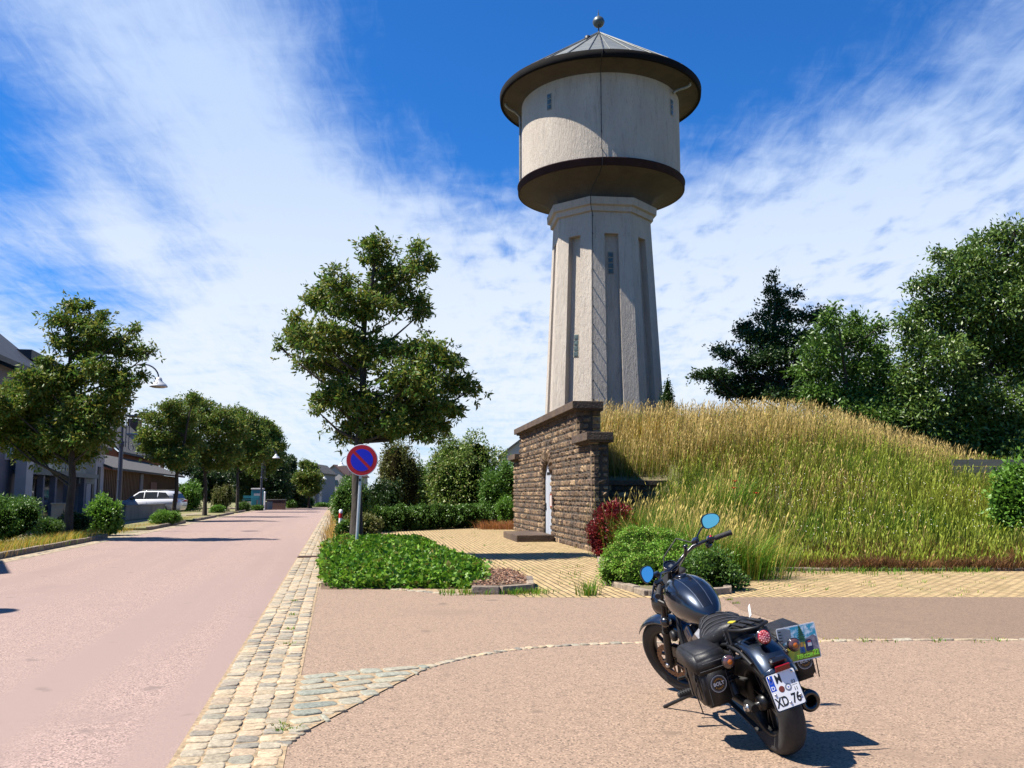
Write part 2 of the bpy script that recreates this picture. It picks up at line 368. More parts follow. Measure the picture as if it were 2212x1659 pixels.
seg = [(ln[i], ln[i+1]) for i in range(len(ln)-1)]
for a, b in seg:
    d = (b-a); l_ = d.length; d.normalize(); x = 0
    nn = max(1, round(l_/.24)); st = l_/nn
    for k in range(nn):
        c = a+d*(k+.5)*st+Vector((0, 0, .002)); sett(mb, c, d, Vector((-d.y, d.x, 0)), st-.012, .10+random.uniform(-.01, .01), .011, sd); sd += 1
tag(mb.build('kerb_line_across_street', m_sett, fix=False), kind='structure')
# yellow block paving of the forecourt
def paving(name, m_ang, c1, c2, mort, bw=.24, bh=.12):
    m, t, b = newmat(name); b.inputs['Roughness'].default_value = .9; c1, c2, mort = dim(c1), dim(c2), dim(mort)
    tcn = t.nodes.new('ShaderNodeTexCoord'); mp = t.nodes.new('ShaderNodeMapping'); mp.inputs['Rotation'].default_value = (0, 0, -m_ang); t.links.new(tcn.outputs['Object'], mp.inputs[0])
    nd = t.nodes.new('ShaderNodeTexNoise'); nd.inputs['Scale'].default_value = 1.3; nd.inputs['Detail'].default_value = 3; t.links.new(mp.outputs[0], nd.inputs['Vector'])
    sub = t.nodes.new('ShaderNodeVectorMath'); sub.operation = 'MULTIPLY_ADD'; t.links.new(nd.outputs['Color'], sub.inputs[0]); sub.inputs[1].default_value = (.05, .05, 0); t.links.new(mp.outputs[0], sub.inputs[2])
    br = t.nodes.new('ShaderNodeTexBrick'); t.links.new(sub.outputs[0], br.inputs['Vector']); br.inputs['Scale'].default_value = 1
    br.inputs['Brick Width'].default_value = bw; br.inputs['Row Height'].default_value = bh; br.inputs['Mortar Size'].default_value = .013; br.inputs['Mortar Smooth'].default_value = .15
    br.inputs['Color1'].default_value = (*c1, 1); br.inputs['Color2'].default_value = (*c2, 1); br.inputs['Mortar'].default_value = (*mort, 1)
    n = t.nodes.new('ShaderNodeTexNoise'); n.inputs['Scale'].default_value = 6; n.inputs['Detail'].default_value = 8; n.inputs['Roughness'].default_value = .7; t.links.new(tcn.outputs['Object'], n.inputs['Vector'])
    mr = t.nodes.new('ShaderNodeMapRange'); mr.inputs[1].default_value = .3; mr.inputs[2].default_value = .7; mr.inputs[3].default_value = .72; mr.inputs[4].default_value = 1.15; t.links.new(n.outputs[0], mr.inputs[0])
    mu = t.nodes.new('ShaderNodeVectorMath'); mu.operation = 'SCALE'; t.links.new(br.outputs['Color'], mu.inputs[0]); t.links.new(mr.outputs[0], mu.inputs[3])
    # weeds and soil in patches
    n2 = t.nodes.new('ShaderNodeTexNoise'); n2.inputs['Scale'].default_value = 1.1; n2.inputs['Detail'].default_value = 6; n2.inputs['Roughness'].default_value = .7; t.links.new(tcn.outputs['Object'], n2.inputs['Vector'])
    m2 = t.nodes.new('ShaderNodeMapRange'); m2.inputs[1].default_value = .50; m2.inputs[2].default_value = .70; m2.inputs[4].default_value = .95; t.links.new(n2.outputs[0], m2.inputs[0])
    mm = t.nodes.new('ShaderNodeMath'); mm.operation = 'MULTIPLY'; t.links.new(m2.outputs[0], mm.inputs[0]); t.links.new(n.outputs[0], mm.inputs[1])
    mx = t.nodes.new('ShaderNodeMix'); mx.data_type = 'RGBA'; t.links.new(mm.outputs[0], mx.inputs[0]); t.links.new(mu.outputs[0], mx.inputs[6]); mx.inputs[7].default_value = (.16, .15, .05, 1)
    t.links.new(mx.outputs[2], b.inputs['Base Color'])
    bn = t.nodes.new('ShaderNodeBump'); bn.inputs['Distance'].default_value = .012; bn.invert = True; t.links.new(br.outputs['Fac'], bn.inputs['Height']); t.links.new(bn.outputs[0], b.inputs['Normal'])
    return m
fx = Vector((-.1400, .99, 0)).normalized(); fn = Vector((fx.y, -fx.x, 0))      # facade direction (away) and its inward normal (to the right)
m_pave = paving('yellow_pavers', math.atan2(fx.y, fx.x), (.60, .43, .21), (.42, .29, .13), (.06, .045, .02))
sheet('forecourt', [G(1120, 1291), G(1400, 1292), G(2212, 1293), Vector((30, G(2212, 1293).y+.3, 0)), Vector((30, 19.2, 0)), Vector((7, 19.3, 0)), Vector((3, 25, 0)), Vector((1.4, 30, 0)), Vector((0, 41, 0)), G(1110, 1131), G(790, 1147), G(870, 1200), G(1040, 1255)], .006, m_pave)
# ---------------------------------------------------------------- water tower
m_conc = None
def concrete(name, c1, c2, c3, streak=1.):
    m, t, b = newmat(name); b.inputs['Roughness'].default_value = .9; c1, c2, c3 = dim(c1), dim(c2), dim(c3)
    tcn = t.nodes.new('ShaderNodeTexCoord')
    def no(sx, sz, s, d=6, r=.65):
        mp = t.nodes.new('ShaderNodeMapping'); mp.inputs['Scale'].default_value = (sx, sx, sz); t.links.new(tcn.outputs['Object'], mp.inputs[0])
        n = t.nodes.new('ShaderNodeTexNoise'); n.inputs['Scale'].default_value = s; n.inputs['Detail'].default_value = d; n.inputs['Roughness'].default_value = r; t.links.new(mp.outputs[0], n.inputs['Vector']); return n.outputs[0]
    def rg(x, a, c, o0=0., o1=1.):
        n = t.nodes.new('ShaderNodeMapRange'); n.inputs[1].default_value = a; n.inputs[2].default_value = c; n.inputs[3].default_value = o0; n.inputs[4].default_value = o1; t.links.new(x, n.inputs[0]); return n.outputs[0]
    def mx(f, a, c):
        n = t.nodes.new('ShaderNodeMix'); n.data_type = 'RGBA'; t.links.new(f, n.inputs[0])
        for i, q in ((6, a), (7, c)):
            if isinstance(q, tuple): n.inputs[i].default_value = (*q, 1)
            else: t.links.new(q, n.inputs[i])
        return n.outputs[2]
    base = mx(rg(no(1, .25, 1.2), .35, .65), c1, c2)
    base = mx(rg(no(1, .12, 7, 8, .75), .54, .68, 0, .5*streak), base, c3)
    base = mx(rg(no(1, .22, 24, 4, .8), .58, .66, 0, .55), base, c3)
    base = mx(rg(no(1, 1, .7, 4), .5, .75, 0, .5), base, c2)
    t.links.new(base, b.inputs['Base Color'])
    bn = t.nodes.new('ShaderNodeBump'); bn.inputs['Distance'].default_value = .06; t.links.new(no(1, .25, 12, 8, .75), bn.inputs['Height']); t.links.new(bn.outputs[0], b.inputs['Normal'])
    return m
m_conc = concrete('tower_concrete', (.61, .54, .45), (.52, .45, .37), (.24, .20, .16))
m_conc2 = concrete('shaded_underside', (.115, .09, .062), (.085, .066, .046), (.05, .04, .03), .7)  # darker copy of the tower concrete; shade of bowl and soffit put into colour
m_band = mat('dark_flashing', (.005, .005, .006), .9, 0, col2=(.010, .008, .008), ns=3, spec=.15)
m_rim = mat('brown_flashing', (.026, .014, .016), .85, 0, col2=(.045, .022, .024), ns=2, spec=.2)
m_zinc = mat('zinc_roof', (.16, .175, .17), .5, .3, col2=(.23, .24, .22), ns=2.5, stretch=(1, 1, .3))
m_block = mat('glass_block', (.05, .065, .065), .12, 0, col2=(.14, .18, .15), ns=9, bump=.01, bs=20)
m_frame = mat('pale_mortar', (.42, .37, .29), .8)
m_dark = mat('dark_metal', (.02, .02, .022), .5, .3)
m_pipe = mat('weathered_zinc_pipe', (.35, .36, .34), .5, .3, col2=(.22, .22, .2), ns=12)
TX, TY = 3.96, 39.0
tower = empty('water_tower', (TX, TY, 0), 0, 'tall grey concrete water tower with round tank and conical zinc roof', 'water tower')
dC = Vector((-TX, -TY, 0)).normalized(); rC = Vector((-dC.y, dC.x, 0))        # towards the camera / to the right as seen
def cyl(phi, r, z): a = R(phi); return dC*(math.cos(a)*r)+rC*(math.sin(a)*r)+Vector((0, 0, z))
# octagonal shaft with recessed panels
mb = MB(); PH0 = -10.5
ZB, ZP, ZT = 3.2, 12.46, 13.42
def RO(z): return 2.63+(2.19-2.63)*(z-4.6)/(13.4-4.6)
for k in range(8):
    p0, p1 = PH0+45*k, PH0+45*(k+1); mid = cyl((p0+p1)/2, 1, 0); mid = mid.normalized()
    def fp(t, z, dep=0.):
        a = cyl(p0, RO(z), z); b = cyl(p1, RO(z), z); return a.lerp(b, t)-mid*dep
    t0_, t1_ = .325, .675; D_ = .28
    q = mb.quad
    q(fp(0, ZB), fp(t0_, ZB), fp(t0_, ZP), fp(0, ZP)); q(fp(t1_, ZB), fp(1, ZB), fp(1, ZP), fp(t1_, ZP)); q(fp(0, ZP), fp(t0_, ZP), fp(t0_, ZT), fp(0, ZT)); q(fp(t0_, ZP), fp(t1_, ZP), fp(t1_, ZT), fp(t0_, ZT)); q(fp(t1_, ZP), fp(1, ZP), fp(1, ZT), fp(t1_, ZT))
    q(fp(t0_, ZB, D_), fp(t1_, ZB, D_), fp(t1_, ZP, D_), fp(t0_, ZP, D_))
    q(fp(t0_, ZB), fp(t0_, ZB, D_), fp(t0_, ZP, D_), fp(t0_, ZP)); q(fp(t1_, ZB, D_), fp(t1_, ZB), fp(t1_, ZP), fp(t1_, ZP, D_)); q(fp(t0_, ZP), fp(t0_, ZP, D_), fp(t1_, ZP, D_), fp(t1_, ZP))
mb.build('shaft', m_conc, tower)
def octring(prof, name, m):
    mb = MB(); V = []; F = []
    for (r, z) in prof:
        for k in range(8): V.append(cyl(PH0+45*k, r, z))
    for i in range(len(prof)-1):
        for k in range(8): F.append((i*8+k, i*8+(k+1) % 8, (i+1)*8+(k+1) % 8, (i+1)*8+k))
    mb.add(V, F); return mb.build(name, m, tower)
octring([(2.15, 13.38), (2.31, 13.41), (2.33, 13.62), (2.46, 13.66), (2.48, 13.97), (2.2, 14.0)], 'cornice', m_conc)
# cove between octagon and round tank
mb = MB(); n = 96; V = []; F = []
prof = [(2.24, 13.98, 0.), (2.25, 14.1, 0.), (2.30, 14.25, .06), (2.42, 14.42, .2), (2.62, 14.57, .4), (2.9, 14.70, .65), (3.25, 14.79, .88), (3.6, 14.84, 1.), (3.66, 14.85, 1.)]
for (r, z, t) in prof:
    for k in range(n):
        ph = 360*k/n; d = (ph-PH0-22.5+22.5) % 45-22.5; octr = r*math.cos(R(22.5))/math.cos(R(((ph-PH0) % 45)-22.5))
        V.append(cyl(ph, octr*(1-t)+r*t, z))
for i in range(len(prof)-1):
    for k in range(n): F.append((i*n+k, i*n+(k+1) % n, (i+1)*n+(k+1) % n, (i+1)*n+k))
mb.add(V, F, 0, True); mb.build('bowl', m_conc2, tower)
mb = MB(); mb.lathe([(3.64, 14.83), (3.69, 14.85), (3.70, 15.12), (3.72, 15.13), (3.72, 15.17), (3.5, 15.19)], n=96); mb.build('terrace_flashing', m_rim, tower)
mb = MB(); mb.lathe([(3.52, 15.15), (3.52, 18.95)], n=128); mb.build('tank', m_conc, tower)
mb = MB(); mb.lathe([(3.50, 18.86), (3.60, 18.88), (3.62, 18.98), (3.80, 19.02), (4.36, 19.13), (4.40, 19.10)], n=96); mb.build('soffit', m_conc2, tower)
mb = MB(); mb.lathe([(4.38, 19.08), (4.46, 19.05), (4.50, 19.10), (4.52, 19.36), (4.47, 19.41), (4.40, 19.38)], n=96); mb.build('eave_gutter', m_band, tower)
mb = MB(); apex = 22.45
mb.lathe([(4.46, 19.37), (.06, apex)], n=32, smooth=False)
for k in range(32):
    a = 2*math.pi*k/32; p = Vector((math.cos(a), math.sin(a), 0)); mb.tube([p*4.46+Vector((0, 0, 19.40)), p*.08+Vector((0, 0, apex+.02))], .022, 4, smooth=False)
rf = mb.build('roof', m_zinc, tower)
hb = MB(); hc = cyl(-24, 1.2, apex-.86); hb.lathe([(.15, 0), (.15, .12), (.10, .18), (.0, .20)], c=hc, n=12); hb.build('roof_vent', m_dark, rf)
mb = MB(); mb.lathe([(0.02, 22.73), (.12, 22.755), (.22, 22.84), (.275, 22.97), (.275, 23.03), (.22, 23.16), (.12, 23.245), (.03, 23.27)], n=32)
mb.tube([(0, 0, 22.3), (0, 0, 22.76)], .035, 8); mb.tube([(0, 0, 23.25), (0, 0, 23.44)], .03, 8); mb.tube([(0, 0, 23.42), (0, 0, 23.6)], .012, 6); mb.lathe([(.0, 22.42), (.12, 22.40), (.05, 22.52)], n=12)
mb.build('ball_finial', mat('finial_lead', (.06, .075, .08), .45, .5, col2=(.09, .11, .11), ns=5), tower)
def blocks(center, right, out, nb, s=.2, gap=.035, lean=0.):
    up = Vector((0, 0, 1))-out*lean; up.normalize(); fr = MB(); gl = MB()
    tot = nb*s+(nb-1)*gap; Mx = Matrix((right, out, up)).transposed()
    fr.box(center-out*.02, (s+.07, .05, tot+.07), Mx)
    for i in range(nb):
        c = center+up*((i-(nb-1)/2)*(s+gap)); gl.box(c+out*.002, (s, .05, s), Mx, bev=.012)
        gl.box(c+out*.012, (s*.6, .045, s*.6), Mx, bev=.01)
    f_ = fr.build('window', m_frame, tower); gl.build('pane', m_block, f_)
for ph, z in ((-36.7, 18.0), (60.5, 18.0), (160, 18.0), (-130, 18.0)):
    out = cyl(ph, 1, 0); blocks(cyl(ph, 3.53, z), Vector((0, 0, 1)).cross(out), out, 3)
for k, z in ((0, 11.23), (-1, 7.75), (1, 7.75)):
    pm = PH0+45*k+22.5; out = cyl(pm, 1, 0); rr = RO(z)*math.cos(R(22.5))-.28
    blocks(cyl(pm, rr+.012, z), Vector((0, 0, 1)).cross(out), out, 4, .205, .035, lean=.05)
# lightning conductor
def conductor():
    mb = MB(); pts = [cyl(2, 4.54, 19.38), cyl(1.5, 4.54, 19.08), cyl(1, 3.75, 18.98), cyl(1, 3.60, 18.7)]
    pts += [cyl(1, 3.60, z) for z in np.linspace(18.4, 15.7, 8)]+[cyl(1.6, 3.76, 15.2), cyl(1.4, 3.76, 14.85), cyl(-1, 3.1, 14.66), cyl(-7, 2.62, 14.35), cyl(-9.5, 2.55, 14.0), cyl(-9.5, 2.55, 13.65), cyl(-9.8, 2.4, 13.5)]
    pts += [cyl(-8.8, RO(z)+.10, z) for z in np.linspace(13.3, 4.2, 10)]
    mb.tube(pts, .016, 5)
    for z in np.linspace(18.5, 15.6, 5): mb.tube([cyl(1, 3.5, z), cyl(1, 3.62, z)], .022, 5)
    for z in np.linspace(13.2, 4.6, 12): mb.tube([cyl(-8.8, RO(z)-.05, z), cyl(-8.8, RO(z)+.12, z)], .022, 5)
    mb.tube([cyl(2, 4.5, 19.45), cyl(3, .1, apex+.08)], .015, 5)
    mb.build('lightning_conductor', m_dark, tower)
conductor()
for ph in (66, -84):
    mb = MB(); pts = [cyl(ph, 4.25, 19.10), cyl(ph, 4.23, 18.98), cyl(ph-1, 4.1, 18.88), cyl(ph-3, 3.85, 18.80), cyl(ph-5, 3.70, 18.70), cyl(ph-6, 3.62, 18.62)]
    if ph < 0: pts += [cyl(ph-6, 3.6, 18.3), cyl(ph-6, 3.6, 15.2)]
    mb.tube(pts, .06, 8); mb.build('downpipe', m_pipe, tower)

# ---------------------------------------------------------------- stone gatehouse in the mound
m_stone = island('sandstone_blocks', [(.10, .062, .035), (.17, .105, .056), (.125, .08, .05), (.24, .15, .083), (.07, .048, .033), (.15, .09, .048), (.40, .27, .15), (.105, .066, .036), (.20, .13, .072)], .9, .05, 9, 7, .6)
m_mort = mat('dark_mortar', (.06, .045, .03), .95)
m_cope = mat('coping_concrete', (.105, .062, .038), .9, col2=(.055, .036, .025), ns=5, bump=.03, bs=18, col3=(.13, .085, .05), s3=1.2)
g0 = G(1279, 1194)                                            # near corner of the facade
LF = 15.3; Zs, Zm = 3.02, 4.05; SH = 1.85                    # facade length, shoulder and centre heights, shoulder width
gate = empty('stone_gatehouse', g0, math.atan2(fx.y, fx.x), 'rough brown sandstone gatehouse with a white door set into the grassy mound', 'gatehouse')
# local axes: x along the facade away from the camera, -y into the mound (to the right), z up
WT = .5; dS = 7.15; dW = .80; dH = 2.3; REV = .10            # door centre, half width, spring height
bk = MB()
def wallbox(x0, x1, z0, z1, y0=-.07, y1=-WT): bk.box(((x0+x1)/2, (y0+y1)/2, (z0+z1)/2), (x1-x0, y0-y1, z1-z0))
wallbox(.05, dS-dW-.05, -.2, Zs-.02); wallbox(dS+dW+.05, LF-.05, -.2, Zs-.02)
wallbox(SH+.05, dS-dW-.05, Zs-.02, Zm-.02); wallbox(dS+dW+.05, LF-SH-.05, Zs-.02, Zm-.02); wallbox(dS-dW-.05, dS+dW+.05, 2.9, Zm-.02)
bk.box((dS, -WT-.02, 1.4), (2*dW+.6, .1, 3.0))
bk.build('wall_core', m_mort, gate)
def stone(mb, o, ux, uz, out, w_, h_, seed, bulge=.05):
    r = random.Random(seed); n = 5; V = []; bb = r.uniform(.45, 1.5)
    for j in range(n):
        for i in range(n):
            u, v = i/(n-1), j/(n-1); ed = min(u, 1-u, v, 1-v)
            d = bulge*bb*(.3+.7*min(1, ed*3.2))*r.uniform(.45, 1.25) if ed > 0 else -.02
            V.append(o+ux*((u-.5)*w_*(1+r.uniform(-.02, .02)))+uz*((v-.5)*h_*(1+r.uniform(-.03, .03)))+out*d)
    F = [(j*n+i, j*n+i+1, (j+1)*n+i+1, (j+1)*n+i) for j in range(n-1) for i in range(n-1)]
    rim = [0, 1, 2, 3, 4, 9, 14, 19, 24, 23, 22, 21, 20, 15, 10, 5]; b = len(V)
    for i in rim: V.append(Vector(V[i])-out*.12)
    for i in range(16): F.append((rim[i], b+i, b+(i+1) % 16, rim[(i+1) % 16]))
    mb.add(V, F)
st = MB(); sd = 1000
def course(z, h, x0, x1, skip=None, y=-.07, axis='x', yy=0.):
    global sd
    x = x0
    while x < x1-.02:
        l_ = random.uniform(.2, .52) if h > .15 else random.uniform(.25, .6)
        if x+l_ > x1-.12: l_ = x1-x
        cx = x+l_/2
        if skip and skip(cx, z+h/2, l_): 
            # clip to the opening
            a, b = skip(cx, z+h/2, l_)
            for (p, q_) in ((x, min(a, x+l_)), (max(b, x), x+l_)):
                if q_-p > .06:
                    if axis == 'x': stone(st, Vector(((p+q_)/2, y, z+h/2)), Vector((1, 0, 0)), Vector((0, 0, 1)), Vector((0, 1, 0)), q_-p-.015, h-.015, sd)
                    sd += 1
        else:
            if axis == 'x': stone(st, Vector((cx, y, z+h/2)), Vector((1, 0, 0)), Vector((0, 0, 1)), Vector((0, 1, 0)), l_-.015, h-.015, sd)
            else: stone(st, Vector((yy, -cx, z+h/2)), Vector((0, -1, 0)), Vector((0, 0, 1)), Vector((-1, 0, 0)), l_-.015, h-.015, sd)
            sd += 1
        x += l_
def opening(cx, cz, l_):
    top = dH+.42
    if cz > top: return None
    hw = dW+.02 if cz < dH else (dW+.02)*math.sqrt(max(0, 1-((cz-dH)/.42)**2))
    if cx+l_/2 < dS-hw or cx-l_/2 > dS+hw: return None
    return (dS-hw, dS+hw)
z = -.05
while z < Zm-.05:
    h = random.choice([.13, .16, .19, .21, .23])
    top = Zs if z < Zs-.08 else Zm
    if z+h > top-.1: h = top-z
    if z < Zs-.05:
        course(z, h, 0, LF, opening)
        course(z, h, 0.02, WT, None, axis='y', yy=.06)                # near end face
    else:
        course(z, h, SH, LF-SH)
        course(z, h, .02, WT+.25, None, axis='y', yy=SH+.06)
    z += h
# voussoirs over the door
for k in range(9):
    a = math.pi*(k+.5)/9; c = Vector((dS-math.cos(a)*(dW+.16), -.04, dH+math.sin(a)*(.42+.2)))
    tz = Vector((-math.cos(a), 0, math.sin(a))).normalized(); tx = Vector((tz.z, 0, -tz.x))
    stone(st, c+Vector((0, .02, 0)), tx, tz, Vector((0, 1, 0)), .2, .42, 3000+k, .06)
# reveals of the doorway
for sg in (-1, 1):
    z = 0
    while z < dH:
        h = random.uniform(.16, .24); h = min(h, dH-z); stone(st, Vector((dS+sg*(dW+.03), -.07-REV/2, z+h/2)), Vector((0, 1, 0)), Vector((0, 0, 1)), Vector((-sg, 0, 0)), REV, h-.01, 4000+int(z*50)+sg, .03); z += h
st.build('stone_wall', m_stone, gate, fix=False)
def coping(x0, x1, z, yo=.10, dep=None):
    mb = MB(); dep = dep or WT+.12; mb.box(((x0+x1)/2, yo-dep/2, z+.13), (x1-x0, dep, .22), bev=.015); mb.box(((x0+x1)/2, yo-.06-dep/2, z+.02), (x1-x0-.12, dep-.1, .1)); mb.build('coping', m_cope, gate)
coping(SH-.22, LF-SH+.22, Zm-.02, .16, WT+.42); coping(-.2, SH-.03, Zs-.02, .16, WT+.25); coping(LF-SH+.03, LF+.2, Zs-.02, .16, WT+.25)
# white metal door
m_white = mat('white_door_paint', (.62, .66, .72), .45, col2=(.52, .56, .62), ns=4, stretch=(1, 1, .2))
db = MB(); pts = [(dS-dW, .02), (dS+dW, .02), (dS+dW, dH)]
for k in range(1, 12):
    a = math.pi*k/12; pts.append((dS+math.cos(a)*dW, dH+math.sin(a)*.40))
pts.append((dS-dW, dH)); yd = -.07-REV
V = [(x, yd, z) for x, z in pts]+[(x, yd-.05, z) for x, z in pts]; n = len(pts)
db.add(V, [tuple(range(n)), tuple(range(n, 2*n))]+[(i, (i+1) % n, n+(i+1) % n, n+i) for i in range(n)])
for k in range(1, 6): db.box((dS-dW+k*2*dW/6, yd+.004, 1.3), (.012, .008, 2.3))
dr = db.build('door', m_white, gate)
for k in range(6): sl_ = MB(); sl_.box((dS-.4+k*.16, yd+.012, 2.28), (.07, .012, .10)); sl_.build('vent_slot', m_dark, dr)
hd = MB(); hd.box((dS+dW-.12, yd+.02, 1.12), (.06, .03, .26), bev=.008); hd.tube([(dS+dW-.12, yd+.03, 1.18), (dS+dW-.12, yd+.09, 1.18), (dS+dW-.25, yd+.09, 1.18)], .013, 8); hd.build('handle', m_dark, dr)
ntc = MB(); ntc.box((dS-dW-.55, .03, 1.35), (.34, .02, .42), bev=.004); nt_ = ntc.build('notice_board', mat('notice_white', (.75, .72, .68), .5), gate)
nf = MB()
for dz in (-.2, .2): nf.box((dS-dW-.55, .044, 1.35+dz), (.34, .012, .03))
for dx in (-.16, .16): nf.box((dS-dW-.55+dx, .044, 1.35), (.03, .012, .42))
nf.build('notice_frame', mat('notice_red', (.45, .08, .04), .5), nt_)
sp = MB(); sp.box((dS, .62, .1), (3.3, 1.25, .26), bev=.03); sp.build('doorstep', m_cope, gate)
# low wing wall at right angles
ww = empty('wing_wall', tuple(g0+fx*2.6+fn*.6), math.atan2(fn.y, fn.x), 'low dark stone wing wall half buried in the grass right of the gatehouse', 'wall')
st = MB(); wl = 2.6; wh = 1.85
z = -.1
while z < wh-.05:
    h = random.choice([.16, .2, .23]); h = min(h, wh-z); x = 0
    while x < wl-.02:
        l_ = random.uniform(.22, .5)
        if x+l_ > wl-.1: l_ = wl-x
        stone(st, Vector((x+l_/2, -.2, z+h/2)), Vector((1, 0, 0)), Vector((0, 0, 1)), Vector((0, -1, 0)), l_-.015, h-.015, sd); sd += 1; x += l_
    stone(st, Vector((wl-.02, 0, z+h/2)), Vector((0, 1, 0)), Vector((0, 0, 1)), Vector((1, 0, 0)), .4, h-.015, sd); sd += 1
    z += h
st.build('stone_face', m_stone, ww, fix=False)
mb = MB(); mb.box((wl/2, 0, wh/2-.1), (wl-.05, .38, wh+.1)); mb.build('wall_core', m_mort, ww)
mb = MB(); mb.box((wl/2, 0, wh+.05), (wl+.12, .56, .15), bev=.015); mb.build('coping', m_cope, ww)
# ---------------------------------------------------------------- mound
def lerp1(x, xs, ys): return np.interp(x, xs, ys)
def sm(t): t = np.clip(t, 0, 1); return t*t*(3-2*t)
def vnoise(x, y, s, seed):
    r = np.random.default_rng(seed); out = 0; 
    for i in range(7):
        a = r.uniform(0, 6.28); f = s*r.uniform(.6, 1.7); out = out+np.sin(f*(x*math.cos(a)+y*math.sin(a))+r.uniform(0, 6.28))
    return out/7
fxa = (fx.x, fx.y); fna = (fn.x, fn.y)
WX1 = g0.x+fx.x*2.6+fn.x*3.2
def mh(x, y):
    x = np.asarray(x, float); y = np.asarray(y, float)
    Yf = 18.95+6.2*np.clip((7.6-x)/4.6, 0, 1)**1.3
    top = lerp1(x, [0, 7.5, 9.0, 10.2, 11.3, 12.2, 13.2, 15, 18, 30], [3.68, 3.78, 3.92, 3.86, 3.5, 3.12, 2.75, 2.25, 1.95, 1.5])
    t = (y-Yf)/(31.5-Yf); z = top*(.55*np.clip(t, 0, 1)+.45*sm(t))
    yw = g0.y+fx.y*2.6+fn.y*(x-g0.x)-.1
    zb = 1.9+(top-1.9)*np.clip((y-yw)/(31-yw), 0, 1)
    lowz = .12+.25*sm((y-20)/4); zl = np.where(y > yw, zb, lowz*(1-sm((x-WX1+1.6)/1.6))+z*sm((x-WX1+1.6)/1.6)); k = sm((x-WX1+.1)/1.6); zr = np.maximum(z, np.minimum(zb, 2.0)*sm((y-yw+1.2)/1.2)); z = np.where(x > WX1-.1, z*k+zr*(1-k), zl)
    # behind the gatehouse the earth stays under the copings
    s_ = (x-g0.x)*fxa[0]+(y-g0.y)*fxa[1]; d = (x-g0.x)*fna[0]+(y-g0.y)*fna[1]
    cap = np.where((s_ > 1.85) & (s_ < LF-1.85), 3.75, 2.75)+np.clip(d-.5, 0, 9)*.65
    z = np.where(d < 4, np.minimum(z, cap), z)
    z = z*(1-sm((s_-LF)/6)*sm((4-d)/4)) 
    z = z-.04*np.clip(y-36, 0, 30)
    z = z+.05*vnoise(x, y, 1.3, 3)*np.clip(z, 0, 1)
    return np.where(d < .45, np.minimum(z, np.maximum(cap, 0)), z)
nx, ny = 120, 120
gx = np.linspace(2.2, 34, nx)**1.0; V = []; 
XX, YY = np.meshgrid(np.linspace(0, 1, nx), np.linspace(0, 1, ny))
yv = 16.6+YY**1.2*44; dmin = g0.x+(yv-g0.y)*fx.x/fx.y+.30/fn.x; dmin = np.where(yv < g0.y, 2.35+(yv-16)*.0, dmin)
xv = dmin+XX**1.4*(36-dmin); zv = mh(xv, yv)
zv = np.where(yv < 18.95, np.where(xv < 4.3, .1, -.06), zv)
V = np.stack([xv, yv, zv], -1).reshape(-1, 3)
ii = np.arange(nx*ny).reshape(ny, nx); F = np.stack([ii[:-1, :-1], ii[:-1, 1:], ii[1:, 1:], ii[1:, :-1]], -1).reshape(-1, 4)
tag(npmesh('mound', V, F, m_soil, smooth=True), kind='structure')
# stone kerb at the foot of the mound
m_kerb = island('kerb_stones', [(.20, .16, .12), (.33, .26, .19), (.26, .21, .16), (.14, .11, .09)], .9, .012, 20, 9, .5)
def kerb(name, pts, h=.16, w_=.14, ln_=.8):
    mb = MB()
    for a, b in zip(pts[:-1], pts[1:]):
        a = Vector(a); b = Vector(b); L_ = (b-a).length; d = (b-a).normalized(); nn = max(1, round(L_/ln_)); st_ = L_/nn
        for k in range(nn):
            c = a+d*(k+.5)*st_; mb.box((c.x, c.y, c.z+h/2-.03+random.uniform(-.01, .01)), (st_-.015, w_, h+.06), Euler((0, 0, math.atan2(d.y, d.x)+random.uniform(-.01, .01))), bev=.018)
    return tag(mb.build(name, m_kerb), kind='structure')
kerb('kerb_mound', [(4.35, 18.8, 0), (34, 18.95, 0)], .07, .16, .9)
kerb('kerb_shrub_bed', [G(1296, 1212), G(1312, 1262), G(1400, 1288), G(1480, 1289), G(1572, 1283), (4.35, 18.7, 0)], .10, .13, .5)
mb = MB(); mb.prism([(p.x, p.y) for p in [G(1296, 1212), G(1312, 1262), G(1400, 1287), G(1480, 1288), G(1572, 1282), Vector((4.4, 19.1, 0)), Vector((3., 23.5, 0))]], 0, .07); tag(mb.build('shrub_bed', m_soil), kind='structure')
# ---------------------------------------------------------------- grass
def blades(x, y, z, h, w_, lean, col, bend=.35, az_=None):
    n = len(x); a = rng.uniform(0, 2*np.pi, n); ld = rng.uniform(0, 2*np.pi, n) if az_ is None else az_
    px, py = np.cos(a)*w_/2, np.sin(a)*w_/2; lx, ly = np.cos(ld)*lean*h, np.sin(ld)*lean*h
    V = np.zeros((n, 5, 3), np.float32)
    V[:, 0] = np.stack([x-px, y-py, z-.03], -1); V[:, 1] = np.stack([x+px, y+py, z-.03], -1)
    V[:, 2] = np.stack([x-px*.8+lx*bend, y-py*.8+ly*bend, z+h*.58], -1); V[:, 3] = np.stack([x+px*.8+lx*bend, y+py*.8+ly*bend, z+h*.58], -1)
    V[:, 4] = np.stack([x+lx, y+ly, z+h*(1-.12*lean)], -1)
    F = np.array([[0, 1, 3], [0, 3, 2], [2, 3, 4]])[None]+(np.arange(n)*5)[:, None, None]
    C = np.repeat(col[:, None, :], 5, 1); C[:, :2] *= .8
    return V.reshape(-1, 3), F.reshape(-1, 3), C.reshape(-1, 3)
